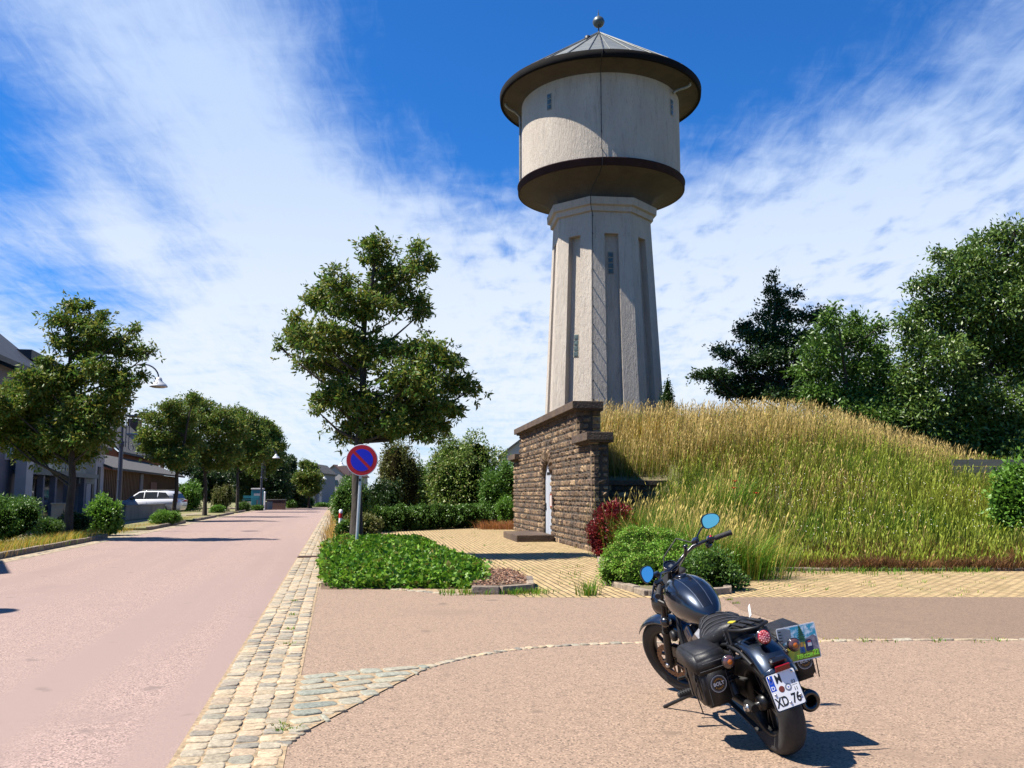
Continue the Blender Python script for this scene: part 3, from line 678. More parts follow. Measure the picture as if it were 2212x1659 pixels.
def heads(x, y, z, h, col, lean, ld, hw=.014, hl=.11):
    """thin stalk carrying a nodding seed head"""
    n = len(x); a = rng.uniform(0, 2*np.pi, n); tx, ty = np.cos(ld)*lean*h, np.sin(ld)*lean*h; w_ = .006
    px, py = np.cos(a), np.sin(a); V = np.zeros((n, 8, 3), np.float32)
    V[:, 0] = np.stack([x-px*w_, y-py*w_, z], -1); V[:, 1] = np.stack([x+px*w_, y+py*w_, z], -1)
    top = np.stack([x+tx*.75, y+ty*.75, z+h*.9], -1); V[:, 2] = top-np.stack([px*w_*.6, py*w_*.6, 0*px], -1); V[:, 3] = top+np.stack([px*w_*.6, py*w_*.6, 0*px], -1)
    hd = np.stack([np.cos(ld)*.45, np.sin(ld)*.45, 0*ld+.85], -1); L_ = hl*rng.uniform(.6, 1.4, n)[:, None]
    V[:, 4] = top; V[:, 5] = top+hd*L_*.45-np.stack([px, py, 0*px], -1)*hw; V[:, 6] = top+hd*L_*.45+np.stack([px, py, 0*px], -1)*hw; V[:, 7] = top+hd*L_
    F = np.array([[0, 1, 3], [0, 3, 2], [4, 6, 5], [5, 6, 7]])[None]+(np.arange(n)*8)[:, None, None]
    return V.reshape(-1, 3), F.reshape(-1, 3), np.repeat(col[:, None, :], 8, 1).reshape(-1, 3)
def merge(parts):
    Vs, Fs, Cs = [], [], []; b = 0
    for V, F, C in parts: Vs.append(V); Fs.append(F+b); Cs.append(C); b += len(V)
    return np.concatenate(Vs), np.concatenate(Fs), np.concatenate(Cs)
m_grass = leafmat('grass_blades', useattr=True, trans=.3, rough=.6, spec=.2)
gold = np.array([.55, .33, .035]); green = np.array([.085, .175, .012]); brown = np.array([.27, .12, .025]); olive = np.array([.21, .20, .020]); straw = np.array([.60, .44, .15]); bright = np.array([.11, .28, .018])
def lawn_col(x, y, n, dead_foot=True):
    z = mh(x, y); hfrac = np.clip(z/4.2, 0, 1)
    g = vnoise(x, y, .55, 11)*1.1+vnoise(x, y, 2.2, 12)*.45+rng.normal(0, .22, n)
    dry = hfrac*1.35-.72+g*.80; dry = np.where(x > 9.2, dry-.25, dry)
    c = green+(olive-green)*np.clip(dry+.55, 0, 1)[:, None]; c = c+(gold-c)*np.clip(dry, 0, 1)[:, None]
    br = np.clip(vnoise(x, y, .8, 21)*1.8-.15+vnoise(x, y, 2.6, 22)*.6+rng.normal(0, .25, n), 0, .9)*np.clip(hfrac*1.6, .45, 1); c = c+(brown-c)*br[:, None]
    foot = np.clip(1.5-(z-.0)/.32, 0, 1)*(rng.random(n) < .85)*(x > 4.2)
    c = c+(np.array([.21, .085, .03])-c)*(foot*.9)[:, None]
    return c*(rng.uniform(.5, 1.35, n)*(1+.25*vnoise(x, y, 4., 44)))[:, None]
def scatter_mound(n, x0=2.2, x1=17.5, y0=18.9, y1=37.5):
    x = rng.uniform(x0, x1, n*3); y = y0+(y1-y0)*rng.random(n*3)**1.25
    s_ = (x-g0.x)*fxa[0]+(y-g0.y)*fxa[1]; d = (x-g0.x)*fna[0]+(y-g0.y)*fna[1]
    yw = g0.y+fx.y*2.6+fn.y*(x-g0.x)
    ok = (d > .62) & ((s_ > -.1) | (x > 2.4)) & ~((x < WX1+.05) & (np.abs(y-yw+.05) < .32)) & ~((x < 4.4) & (y < 21.8))
    tw_ = (x-TX)**2+(y-TY)**2 > 2.8**2
    ok &= tw_; x, y = x[ok][:n], y[ok][:n]; return x, y, mh(x, y)
parts = []
def clumped(n, per, r, **k):                                 # tufts: blades of one tuft share height, lean and tone
    x, y, z = scatter_mound(n//per, **k); m = len(x); f = lambda a: np.repeat(a, per)
    X = f(x)+rng.normal(0, r, m*per); Y = f(y)+rng.normal(0, r, m*per)
    return X, Y, mh(X, Y), f(rng.uniform(.35, 1.75, m)), f(rng.uniform(0, 6.28, m))+rng.normal(0, .7, m*per), f(rng.uniform(.6, 1.35, m)), f(rng.uniform(.3, 1.3, m))
X_c, Y_c, Z_c, hf, la, tf, lf = clumped(225000, 15, .10); n = len(X_c); hh = rng.uniform(.18, .46, n)*hf*(1+.4*vnoise(X_c, Y_c, 1.1, 5)+.3*vnoise(X_c, Y_c, 2.7, 15)); hh *= np.clip(.42+Z_c*.7, .42, 1)
parts.append(blades(X_c, Y_c, Z_c, hh, rng.uniform(.007, .017, n), np.clip(rng.uniform(.1, .9, n)*lf, .05, 1.2), lawn_col(X_c, Y_c, n)*tf[:, None], az_=la))
x, y, z = scatter_mound(27000); n = len(x); hh = rng.uniform(.40, .80, n)*np.clip(.45+z*.7, .45, 1)*(1+.3*vnoise(x, y, 1.7, 7))
c = straw*rng.uniform(.4, .95, n)[:, None]; gr = (rng.random(n) < np.clip(.95-z*.16+.2*(x > 9.5), .2, .97)); c[gr] = (olive*1.0+bright*.35)*rng.uniform(.7, 1.2, gr.sum())[:, None]
parts.append(heads(x, y, z, hh, c, rng.uniform(.05, .5, n), rng.normal(.3, 1.2, n), .015))
n = 24000; x = rng.uniform(4.4, 19, n); y = 18.72+rng.random(n)*.9; k_ = vnoise(x, y*1.5, 2.2, 91)+rng.normal(0, .18, n) > -.05; x, y = x[k_], y[k_]; n = len(x); parts.append(blades(x, y, np.full(n, .05), rng.uniform(.10, .42, n)*(.7+.3*vnoise(x, y, 3., 8)), rng.uniform(.008, .018, n), rng.uniform(.4, 1.2, n), np.array([.17, .085, .035])*rng.uniform(.4, 2.0, n)[:, None], .4, rng.normal(-1.57, 1.2, n)))
# taller stalks on the crest
x, y, z = scatter_mound(7000, 2.5, 14.5, 27.5, 34.5); n = len(x); parts.append(heads(x, y, z, rng.uniform(.7, 1.15, n), straw*rng.uniform(.5, 1.1, n)[:, None], rng.uniform(.05, .35, n), rng.normal(.3, 1.3, n), .012, .14))
V, F, C = merge(parts); C = C*.80; tag(npmesh('long_grass', V, F, m_grass, col=C), 'tall golden and green meadow grass covering the mound', 'grass', kind='stuff')
# daisies
def flowers(n, x0, x1, y0, y1, size, col):
    x = rng.uniform(x0, x1, n); y = rng.uniform(y0, y1, n); z = mh(x, y)+rng.uniform(.35, .6, n)
    a = rng.uniform(0, 6.28, n); V = np.zeros((n, 4, 3), np.float32)
    for k in range(4):
        V[:, k] = np.stack([x+np.cos(a+k*1.57)*size, y+np.sin(a+k*1.57)*size*.7, z+np.sin(a+k*1.57)*size*.6], -1)
    return npmesh('daisies', V.reshape(-1, 3), np.arange(4*n).reshape(-1, 4), mat('daisy_petals', col, .6))
tag(flowers(240, 6.5, 12.5, 20.2, 24.5, .013, (.72, .70, .55)), 'tiny white daisies scattered in the lower meadow grass', 'daisies', kind='stuff')
def poppy(xd, yd, Y, lab):
    p = P(xd, yd, Y); o = MB(); r = random.Random(int(xd))
    for k in range(5):
        a = 2*math.pi*k/5; u = Vector((math.cos(a), math.sin(a), .55)); v = Vector((-math.sin(a), math.cos(a), 0))
        o.add([Vector((0, 0, 0)), u*.05+v*.035, u*.072, u*.05-v*.035], [(0, 1, 2, 3)])
    e = empty('poppy', p, 0, lab, 'poppy', 'red poppies in the meadow'); o.build('petals', m_poppy, e)
    s = MB(); s.tube([(0, 0, -.65), (.02, 0, -.3), (0, 0, 0)], .004, 4); s.build('stem', m_stem, e)
m_poppy = mat('poppy_red', (.75, .03, .015), .5); m_stem = mat('green_stem', (.12, .2, .04), .7)
poppy(1588, 1041, 22.2, 'uppermost red poppy in the grass above the motorcycle mirror'); poppy(1585, 1056, 21.8, 'red poppy in the grass just below the uppermost one'); poppy(1633, 1067, 21.2, 'small red poppy furthest right, lowest of the three')

# ---------------------------------------------------------------- leaves and woody plants
def leaves(C, D, size, asp=.5, jit=.6, fold=.25):
    """rhombic folded leaves at C pointing along D"""
    n = len(C); D = D+rng.normal(0, jit, (n, 3)); D /= np.linalg.norm(D, axis=1)[:, None]+1e-9
    U = rng.normal(0, 1, (n, 3)); S = np.cross(D, U); S /= np.linalg.norm(S, axis=1)[:, None]+1e-9; Nn = np.cross(S, D)
    L_ = (size*rng.uniform(.65, 1.3, n))[:, None]; Wd = L_*asp*.5
    V = np.zeros((n, 4, 3), np.float32)
    V[:, 0] = C; V[:, 1] = C+D*L_*.48+S*Wd+Nn*Wd*fold; V[:, 2] = C+D*L_; V[:, 3] = C+D*L_*.48-S*Wd+Nn*Wd*fold
    F = np.array([[0, 1, 2], [0, 2, 3]])[None]+(np.arange(n)*4)[:, None, None]
    return V.reshape(-1, 3), F.reshape(-1, 3)
def lobepts(lobes, n, rmin=.5, flat=0.):
    """points in a set of ellipsoids, thick towards the shell; returns points, outward directions, lobe index"""
    lob = np.array(lobes, float); wgt = (lob[:, 3]*lob[:, 5])**.9+(lob[:, 3]*lob[:, 4])**.9; k = rng.choice(len(lob), n, p=wgt/wgt.sum())
    d = rng.normal(0, 1, (n, 3)); d /= np.linalg.norm(d, axis=1)[:, None]
    r = (rmin**2+(1-rmin**2)*rng.random(n))**.5*(1+rng.normal(0, .07, n)); r *= 1+.16*np.sin(d[:, 0]*5+k*1.7)*np.cos(d[:, 2]*6+k)
    return lob[k, :3]+d*r[:, None]*lob[k, 3:], d, k
def expand(lobes, k=4, seed=0, f=.95, q=(.28, .5)):
    r = random.Random(seed); out = []
    for l in lobes:
        out.append((l[0], l[1], l[2], l[3]*f, l[4]*f, l[5]*f))
        for i in range(k):
            d = Vector((r.gauss(0, 1), r.gauss(0, 1), r.gauss(.1, .9))).normalized(); e = r.uniform(*q); t = r.uniform(.6, 1.0)
            out.append((l[0]+d.x*l[3]*t, l[1]+d.y*l[4]*t, l[2]+d.z*l[5]*t, l[3]*e, l[4]*e, l[5]*e*.8))
    return out
def branches(mb, base, lobes, trunk_r, rs, lean=(0, 0), lowest=None):
    """trunk up through the crown, limbs to each lobe, twigs inside each lobe"""
    lob = sorted(lobes, key=lambda l: l[2]); top = max(l[2]+l[5]*.3 for l in lobes); base = Vector(base)
    cx = sum(l[0]*l[3] for l in lobes)/sum(l[3] for l in lobes); cy = sum(l[1]*l[3] for l in lobes)/sum(l[3] for l in lobes)
    tp = max(lobes, key=lambda l: l[2]); tx, ty = tp[0], tp[1]; pts = []
    K = 9
    for i in range(K):
        t = i/(K-1); z_ = base.z+(top-base.z)*t; e = max(0, t-.25)/.75
        pts.append(Vector((base.x+(tx-base.x)*e**1.3+rs.uniform(-1, 1)*trunk_r*.5*(t > 0), base.y+(ty-base.y)*e**1.3, z_)))
    rad = [trunk_r*(1.25 if i == 0 else 1)*(1-.82*i/(K-1)) for i in range(K)]
    mb.tube([pts[0]-Vector((0, 0, .2))]+pts, [rad[0]*1.2]+rad, 10)
    for l in lobes:
        c = Vector(l[:3]); zt = max(base.z+(top-base.z)*.12 if lowest is None else lowest, c.z-.55*(abs(c.x-base.x)+l[3]*.6)-.15); t = (zt-base.z)/(top-base.z)*(K-1); t = min(max(t, 0), K-1.01); i = int(t)
        s = pts[i].lerp(pts[i+1], t-i); m_ = s.lerp(c, .5)+Vector((0, 0, -.08*(c-s).length)); r0 = min(trunk_r*.34, rad[i]*.5)
        mb.tube([s, m_, c], [r0, r0*.65, r0*.3], 6)
        for q in range(9):
            d = Vector((rs.gauss(0, 1), rs.gauss(0, 1), rs.gauss(.2, .8))).normalized(); e_ = c+Vector((d.x*l[3], d.y*l[4], d.z*l[5]))*.85
            mb.tube([c.lerp(m_, .3*rs.random()), (c+e_)/2+Vector((0, 0, .05)), e_], [r0*.28, r0*.18, r0*.08], 4, caps=False)
def tree(label, cat, base, lobes, nclus, per, lsize, lm, bark, trunk_r=.13, asp=.45, seed=0, name='street_tree', group=None, rmin=.35, cl=.09, hang=-.25, jit=.6, lowest=None, kx=5, spray=1.):
    rs = random.Random(seed); e = empty(name, (base[0], base[1], base[2]), 0, label, cat, group)
    mb = MB(); b = Vector(base); rel = [(l[0]-b.x, l[1]-b.y, l[2]-b.z, l[3], l[4], l[5]) for l in lobes]
    branches(mb, (0, 0, 0), rel, trunk_r, rs, lowest=None if lowest is None else lowest-b.z); mb.build('trunk', bark, e, fix=False)
    p, d, k = lobepts(expand(rel, kx, seed), nclus, rmin); out = rng.random(nclus) < .22; p[out] += d[out]*rng.uniform(.08, .34, (out.sum(), 1))*spray; C = np.repeat(p, per, 0)+rng.normal(0, cl, (nclus*per, 3)); D = np.repeat(d, per, 0)*.8; D[:, 2] += hang
    V, F = leaves(C, D, np.full(len(C), lsize), asp, jit)
    npmesh('crown', V, F, lm, e); return e
def PL(x, y, Y, rx, rz, ry=None, dy=0.):                     # lobe given by where it appears; rx, rz in picture units
    p = P(x, y, Y+dy); k = Y/FD; return (p.x, p.y, p.z, rx*k, (ry or (rx+rz)/2)*k, rz*k)
m_bark = mat('bark', (.075, .06, .045), .95, col2=(.035, .028, .02), ns=8, bump=.02, bs=14, stretch=(1, 1, .3))
m_bark2 = mat('mossy_bark', (.20, .17, .12), .95, col2=(.10, .085, .06), ns=6, bump=.03, bs=12, stretch=(1, 1, .25))
lf_mehl = leafmat('whitebeam_leaves', [(.045, .115, .014), (.085, .17, .022), (.16, .165, .024), (.06, .14, .018), (.22, .20, .035), (.08, .17, .022)], .36, .5, .3)
lf_dark = leafmat('dark_leaves', [(.012, .035, .008), (.03, .07, .012), (.02, .05, .012), (.05, .09, .015)], .2, .45, .4)
lf_mid = leafmat('mid_green_leaves', [(.04, .10, .012), (.08, .16, .02), (.055, .12, .015), (.12, .20, .03)], .3, .45, .4)
lf_bri = leafmat('bright_leaves', [(.07, .17, .015), (.14, .28, .03), (.10, .22, .02), (.17, .30, .05)], .35, .4, .4)
lf_olive = leafmat('olive_leaves', [(.07, .09, .015), (.13, .14, .03), (.10, .12, .02), (.17, .15, .04)], .28, .5, .4)
lf_red = leafmat('crimson_leaves', [(.13, .010, .012), (.22, .018, .02), (.09, .008, .01), (.28, .03, .025)], .25, .45, .4)
lf_hedge = leafmat('hedge_leaves', [(.04, .11, .012), (.09, .19, .022), (.06, .14, .016), (.14, .24, .035)], .25, .45, .4)
# tree beside the no-parking sign (picture of its crown read off in 1613-wide grid)
YT_ = 22.6
def z3(x, y): return 571.4+x/3.226, 485.7+y/3.226
L3 = [(780, 190, 130, 110, .1), (1080, 260, 100, 120, -.3), (900, 400, 230, 120, .5), (500, 400, 120, 100, -.5), (380, 500, 110, 70, .2), (690, 560, 290, 85, -.3), (1030, 540, 130, 80, .6), (1090, 620, 60, 40, .2),
      (400, 790, 210, 120, -.6), (235, 790, 95, 95, .3), (700, 850, 280, 130, .2), (1130, 890, 190, 90, -.4), (1300, 960, 80, 50, .1), (1330, 1110, 140, 55, .3), (1030, 1060, 250, 140, -.7), (500, 1010, 220, 120, .7),
      (620, 1240, 230, 130, -.2), (980, 1270, 230, 130, .6), (1240, 1270, 120, 80, -.2), (570, 1420, 90, 100, .3), (1090, 1420, 130, 60, -.3), (760, 1370, 150, 110, 0), (220, 650, 40, 30, 0), (100, 850, 30, 22, 0), (1440, 1150, 55, 35, .2), (1330, 1290, 60, 35, 0), (1180, 1380, 110, 70, .4), (900, 1400, 130, 90, -.5), (450, 1200, 110, 80, -.5), (770, 90, 40, 30, 0), (1090, 140, 25, 30, 0), (360, 1290, 45, 25, 0)]
lob = []
for (a, b, c, d, e) in L3:
    q = z3(a, b); lob.append(PL(q[0], q[1], YT_, c/3.226, d/3.226, dy=e))
tb = P(769, 1172, YT_)
tree('tall whitebeam tree with a layered crown behind the no-parking sign', 'tree', (tb.x, tb.y, .25), lob, 5400, 8, .140, lf_mehl, m_bark, .15, .36, 3, cl=.045, rmin=.15, jit=.95, lowest=P(780, 955, YT_).z)
# right-hand trees on and behind the mound
def z4(x, y): return (2050+x/2.0736)/1.4, (650+y/2.0736)/1.4
def zl(L_, Y, f): 
    out = []
    for t in L_:
        x, y, rx, rz = t[:4]; e = t[4] if len(t) > 4 else random.uniform(-1, 1); q = f(x, y); out.append(PL(q[0], q[1], Y, rx/2.903, rz/2.903, dy=e))
    return out
L_ = [(600, 400, 22, 50, 0), (590, 480, 60, 30, 0), (620, 560, 90, 50, .3), (590, 640, 130, 50), (720, 500, 60, 22), (600, 760, 190, 70), (430, 700, 60, 22), (640, 900, 260, 90), (400, 730, 60, 20), (300, 870, 80, 26), (240, 840, 40, 14), (450, 930, 120, 50), (230, 1000, 120, 26), (160, 1010, 70, 12), (400, 1040, 170, 40), (700, 1030, 220, 80), (800, 640, 80, 40), (820, 780, 110, 70), (900, 620, 70, 30), (480, 1120, 190, 35), (700, 1130, 190, 50), (340, 1100, 120, 22), (850, 1120, 150, 60)]
b = P(1690, 900, 37)
tree('dark spiky conifer standing on the crest right of the tower', 'tree', (b.x, 37, 2.8), zl(L_, 37, z4), 6500, 6, .13, lf_dark, m_bark, .16, .5, 5, name='conifer_tree', cl=.07, hang=.1, rmin=.1, kx=2)
L_ = [(985, 590, 35, 30), (950, 680, 90, 40), (1100, 660, 70, 25), (1010, 760, 110, 70), (1180, 740, 110, 70), (900, 860, 130, 90), (1150, 880, 170, 90), (1280, 690, 30, 20), (1000, 1000, 180, 90), (1250, 1000, 170, 110), (1150, 1150, 170, 90), (1320, 1180, 140, 80), (800, 980, 90, 70), (1000, 1150, 160, 80), (1250, 1280, 160, 70), (1400, 1320, 120, 60), (900, 1130, 150, 60), (1100, 1230, 150, 60)]
b = P(1840, 900, 34)
tree('small walnut-leaved tree between the dark conifer and the big tree at right', 'tree', (b.x, 34, 2.), zl(L_, 33.5, z4), 4200, 6, .17, lf_mid, m_bark, .12, .42, 6, name='walnut_tree', cl=.1)
L_ = [(2120, 120, 160, 80), (1950, 190, 120, 90), (1750, 280, 110, 60), (1620, 250, 40, 22), (1850, 350, 220, 120), (2100, 330, 200, 150), (1500, 440, 60, 25), (1600, 430, 90, 40), (1750, 480, 190, 100), (2000, 560, 260, 150), (1500, 600, 90, 45), (1420, 680, 60, 40), (1620, 650, 190, 110), (1850, 730, 250, 130), (2120, 760, 200, 180), (1480, 800, 130, 90), (1650, 900, 230, 130), (1950, 950, 250, 160), (1480, 1000, 140, 110), (1700, 1130, 220, 130), (2050, 1150, 220, 160), (1560, 1230, 180, 90), (1850, 1290, 240, 110), (2150, 1320, 180, 110), (1700, 1380, 180, 90), (1960, 1420, 220, 90), (2200, 1400, 200, 90), (1450, 1150, 130, 80), (1550, 1340, 140, 70), (2350, 300, 220, 220), (2350, 700, 250, 260), (2350, 1100, 250, 260), (1780, 1500, 150, 50), (2050, 1520, 200, 60), (1300, 1300, 130, 90), (1420, 1420, 130, 80), (1560, 1480, 130, 70), (1700, 1520, 140, 60), (1900, 1560, 180, 60), (2120, 1560, 160, 60), (2300, 1500, 200, 100)]
b = P(2090, 900, 33)
tree('huge bushy green tree filling the right edge behind the mound', 'tree', (b.x, 34, 1.2), zl(L_, 33, z4), 15000, 6, .17, leafmat('big_tree_leaves', [(.04, .09, .012), (.09, .16, .022), (.06, .12, .015), (.14, .20, .035), (.03, .07, .01)], .25, .42, .45), m_bark, .35, .42, 8, name='broadleaf_tree', cl=.13, rmin=.45)
# plants with a rounded body
def bush(label, cat, c, lobes, n, lsize, lm, core=(.018, .035, .008), asp=.5, name='shrub', group=None, jit=.8, rmin=.66, corek=.66, hang=0., up=0.):
    """c: ground point; lobes relative to c"""
    e = empty(name, c, 0, label, cat, group); rx_ = expand(lobes, 4, len(label), .92, (.22, .4)); p, d, k = lobepts(rx_, n, rmin)
    keep = p[:, 2] > .0; p, d = p[keep], d[keep]; d = d.copy(); d[:, 2] += up+hang
    V, F = leaves(p, d, np.full(len(p), lsize), asp, jit); npmesh('foliage', V, F, lm, e)
    mb = MB(); r = random.Random(len(label))
    for l in lobes:
        bm = bmesh.new(); bmesh.ops.create_icosphere(bm, subdivisions=2, radius=1)
        vs = []
        for v in bm.verts:
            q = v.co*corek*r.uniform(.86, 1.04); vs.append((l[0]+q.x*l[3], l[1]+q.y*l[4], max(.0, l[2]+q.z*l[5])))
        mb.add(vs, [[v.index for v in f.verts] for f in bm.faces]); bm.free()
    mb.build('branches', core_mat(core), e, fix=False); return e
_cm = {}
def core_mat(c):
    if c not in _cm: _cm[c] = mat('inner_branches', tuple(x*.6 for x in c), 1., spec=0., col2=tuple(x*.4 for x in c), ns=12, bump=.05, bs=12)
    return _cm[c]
def dome(rx, ry, h, k=6, seed=0, low=.45, spread=.5):
    r = random.Random(seed); out = [(0, 0, h*.40, rx*.85, ry*.85, h*.55)]
    for i in range(k):
        a = 2*math.pi*i/k+r.uniform(-.3, .3); q = r.uniform(.35, .6)*spread/.5
        out.append((math.cos(a)*rx*q, math.sin(a)*ry*q, h*r.uniform(low-.12, low+.15), rx*r.uniform(.38, .5), ry*r.uniform(.38, .5), h*r.uniform(.34, .46)))
    out.append((rx*r.uniform(-.2, .2), 0, h*.66, rx*.45, ry*.45, h*.34)); return out
def bushD(label, cat, x0, x1, ytop, Y, n, ls, lm, zb=0., seed=0, k=6, ky=.9, **kw):
    pm = P((x0+x1)/2, ytop, Y); rx = (x1-x0)/2*Y/FD; return bush(label, cat, (pm.x, Y, zb), dome(rx, rx*ky, pm.z-zb, k, seed), n, ls, lm, **kw)
# by the gatehouse
bushD('crimson barberry bush against the near corner of the stone gatehouse', 'barberry', 1262, 1372, 1078, 22.6, 13000, .075, lf_red, 0.05, 1, core=(.05, .008, .008), name='barberry', up=.3)
lobb = [(-.2, -1.3, .22, .7, .6, .36), (.5, -1.2, .22, .7, .6, .36), (-.9, -.9, .22, .5, .5, .36), (1.1, -.9, .22, .6, .6, .36), (-.55, .3, .28, .62, .8, .40), (.1, .1, .34, .7, .9, .44), (.75, -.1, .34, .65, .9, .42), (.1, 1.1, .50, .9, .8, .45), (-.5, -.6, .2, .5, .5, .35), (.9, .9, .5, .6, .6, .4), (1.35, -.5, .25, .5, .5, .35)]
lobb = [(a*.62, b*.8, c_, d*.72, e*.85, f*.95) for a, b, c_, d, e, f in lobb]
c = G(1392, 1256); bush('low clipped light green shrub spilling over the stone kerb in front of the mound', 'shrub', (c.x, c.y, .02), lobb, 26000, .045, leafmat('low_shrub_leaves', [(.10, .24, .015), (.17, .34, .025), (.13, .28, .02), (.22, .36, .05), (.24, .24, .05)], .35, .5, .3), rmin=.85, corek=.86, name='low_shrub', core=(.03, .06, .01))
c = G(1540, 1275); bush('loose leafy clump at the mound foot just behind the handlebar', 'shrub', (c.x, c.y, .02), [(0, 0, .3, .45, .4, .42), (.2, .1, .15, .4, .4, .3), (-.2, .3, .3, .35, .35, .35)], 4500, .06, lf_mid, name='low_shrub', up=.4)
# long arching grass around the shrubs
def tuft(cx, cy, r, n, h0, h1, lean, cols, zf=None, arch=.9, dirx=None, w0=.008, w1=.014):
    x = cx+rng.normal(0, r*.5, n); y = cy+rng.normal(0, r*.5, n); z = zf(x, y) if zf else np.full(n, .02)
    col = np.array(cols)[rng.integers(0, len(cols), n)]*rng.uniform(.7, 1.25, n)[:, None]
    ang = np.arctan2(y-cy, x-cx)+rng.normal(0, .5, n) if dirx is None else rng.normal(dirx, .6, n)
    return blades(x, y, z, rng.uniform(h0, h1, n), rng.uniform(w0, w1, n), rng.uniform(.15, lean, n), col, .3, ang)
parts = []
for (xd, yd, r, n, h0, h1, le) in ((1420, 1130, .8, 1500, .5, 1.1, .8), (1490, 1110, .8, 1500, .5, 1.15, .9), (1560, 1140, .7, 1300, .5, 1.1, 1.), (1380, 1090, .7, 1100, .5, 1.1, .7), (1500, 1180, .6, 1000, .5, 1.0, 1.), (1600, 1180, .6, 900, .4, .9, 1.1), (1560, 1230, .35, 500, .35, .8, 1.1), (1450, 1070, .9, 1500, .6, 1.2, .7), (1550, 1080, .9, 1500, .6, 1.2, .7), (1340, 1060, .6, 700, .5, 1., .6)):
    g_ = G(xd, min(1250, yd+95)); cy = min(g_.y, 24) if xd > 1400 else 22.8; cx = (xd-1106)/FD*cy
    parts.append(tuft(cx, cy, r, n, h0, h1, le, [green*1.3, bright, olive*1.3, green], zf=lambda x, y: np.maximum(mh(x, y), 0.05)))
    nn = n//16; x = cx+rng.normal(0, r*.55, nn); y = cy+rng.normal(0, r*.5, nn)
    parts.append(heads(x, y, np.maximum(mh(x, y), .05), rng.uniform(h1*.8, h1*1.35, nn), (straw*.6+olive*.5)*rng.uniform(.8, 1.25, nn)[:, None], rng.uniform(.2, .75, nn), rng.normal(0, 1.1, nn), .016, .13))
V, F, C = merge(parts); C = C*.85; tag(npmesh('arching_grass', V, F, m_grass, col=C), 'lush green arching grass around the shrubs at the left foot of the mound', 'grass', kind='stuff')

# ---------------------------------------------------------------- planting bed left of the forecourt, ivy
bedL = lambda y: 0
def bedz(y): return np.interp(y, [15.3, 16.2, 18.5, 21.5, 30, 45, 60], [.05, .16, .30, .42, .35, .15, .05])
def xl(y): s = (y-E0.y-rn.y*.7)/rd.y; return E0.x+rd.x*s+rn.x*.7       # inner edge of the sett gutter
pR = [G(1040, 1283), G(1040, 1247), G(960, 1228), G(890, 1200), G(835, 1168), G(800, 1150), G(785, 1143)]
ys_ = [p.y for p in pR]; xs_ = [p.x for p in pR]
def xr(y): return np.interp(y, ys_+[60], xs_+[-9.])
YB = np.linspace(15.2, 60, 60); T = np.linspace(0, 1, 14); V = []
for y in YB:
    a, b = xl(y), xr(y)
    for t in T: ed = min(t, 1-t); V.append((a+(b-a)*t, y, max(.004, float(bedz(y))*min(1, ed*7+.0)*(1 if y > 15.25 else 0))))
ii = np.arange(60*14).reshape(60, 14); F = np.stack([ii[:-1, :-1], ii[:-1, 1:], ii[1:, 1:], ii[1:, :-1]], -1).reshape(-1, 4)
m_mulch = mat('bark_mulch_soil', (.13, .07, .04), .95, col2=(.06, .035, .02), ns=14, bump=.03, bs=30, col3=(.20, .14, .08), s3=1.)
tag(npmesh('planting_bed', np.array(V), F, m_mulch, smooth=True), kind='structure')
n = 34000; y = 15.25+(21.9-15.25)*rng.random(n)**1.0; u = rng.random(n); xa = xl(y)+.02; xb = xr(y)+.05
# ivy stops short at the mulch corner
xb = np.minimum(xb, np.where(y < 16.9, G(1035, 1275).x-.05+(y-15.4)*.15, 99)); xa = xa+np.clip(16.6-y, 0, 2)**2*.16
x = xa+(xb-xa)*u+.12*vnoise(y, u*3, 4., 71)+rng.normal(0, .05, n); ed = np.minimum(np.minimum(u, 1-u)*6, np.minimum((y-15.2)*2.2, 1)); ed = np.clip(ed, 0, 1)
zt = bedz(y)+.13*ed**.5+.07*vnoise(x, y, 5, 31)*ed+.05*vnoise(x, y, 12, 32)
z = zt-rng.random(n)**2*.16
C = np.stack([x, y, np.maximum(z, .02)], -1); D = np.stack([rng.normal(0, .6, n), rng.normal(-.5, .6, n), np.full(n, .35)], -1)
V, F = leaves(C, D, rng.uniform(.055, .105, n), .8, .5, .15)
ivy = npmesh('ivy', V, F, leafmat('ivy_leaves', [(.05, .14, .008), (.12, .27, .015), (.03, .09, .008), (.21, .36, .03), (.035, .11, .008), (.15, .30, .018), (.16, .13, .03)], .28, .5, .3)); tag(ivy, 'glossy green ivy ground cover around the sign post', 'ivy', kind='stuff')
# mulch corner with kerb stones
def chips(name, poly, n, z0, label, col, cat='mulch', s=.05):
    xs, ys = [p.x for p in poly], [p.y for p in poly]; x = rng.uniform(min(xs), max(xs), n*3); y = rng.uniform(min(ys), max(ys), n*3)
    ins = np.zeros(len(x), bool); j = len(poly)-1
    for i in range(len(poly)):
        c_ = ((poly[i].y > y) != (poly[j].y > y)) & (x < (poly[j].x-poly[i].x)*(y-poly[i].y)/(poly[j].y-poly[i].y+1e-9)+poly[i].x); ins ^= c_; j = i
    x, y = x[ins][:n], y[ins][:n]; n = len(x); C = np.stack([x, y, z0+rng.random(n)*.04], -1)
    V, F = leaves(C, np.stack([rng.normal(0, 1, n), rng.normal(0, 1, n), rng.normal(0, .25, n)], -1), np.full(n, s), .35, .1, .1)
    return tag(npmesh(name, V, F, col), label, cat, kind='stuff')
mp = [G(1020, 1281), G(1145, 1274), G(1140, 1260), G(1100, 1240), G(1030, 1240)]
mb = MB(); mb.prism([(p.x, p.y) for p in mp], 0, .10); tag(mb.build('mulch_bed', m_mulch), kind='structure')
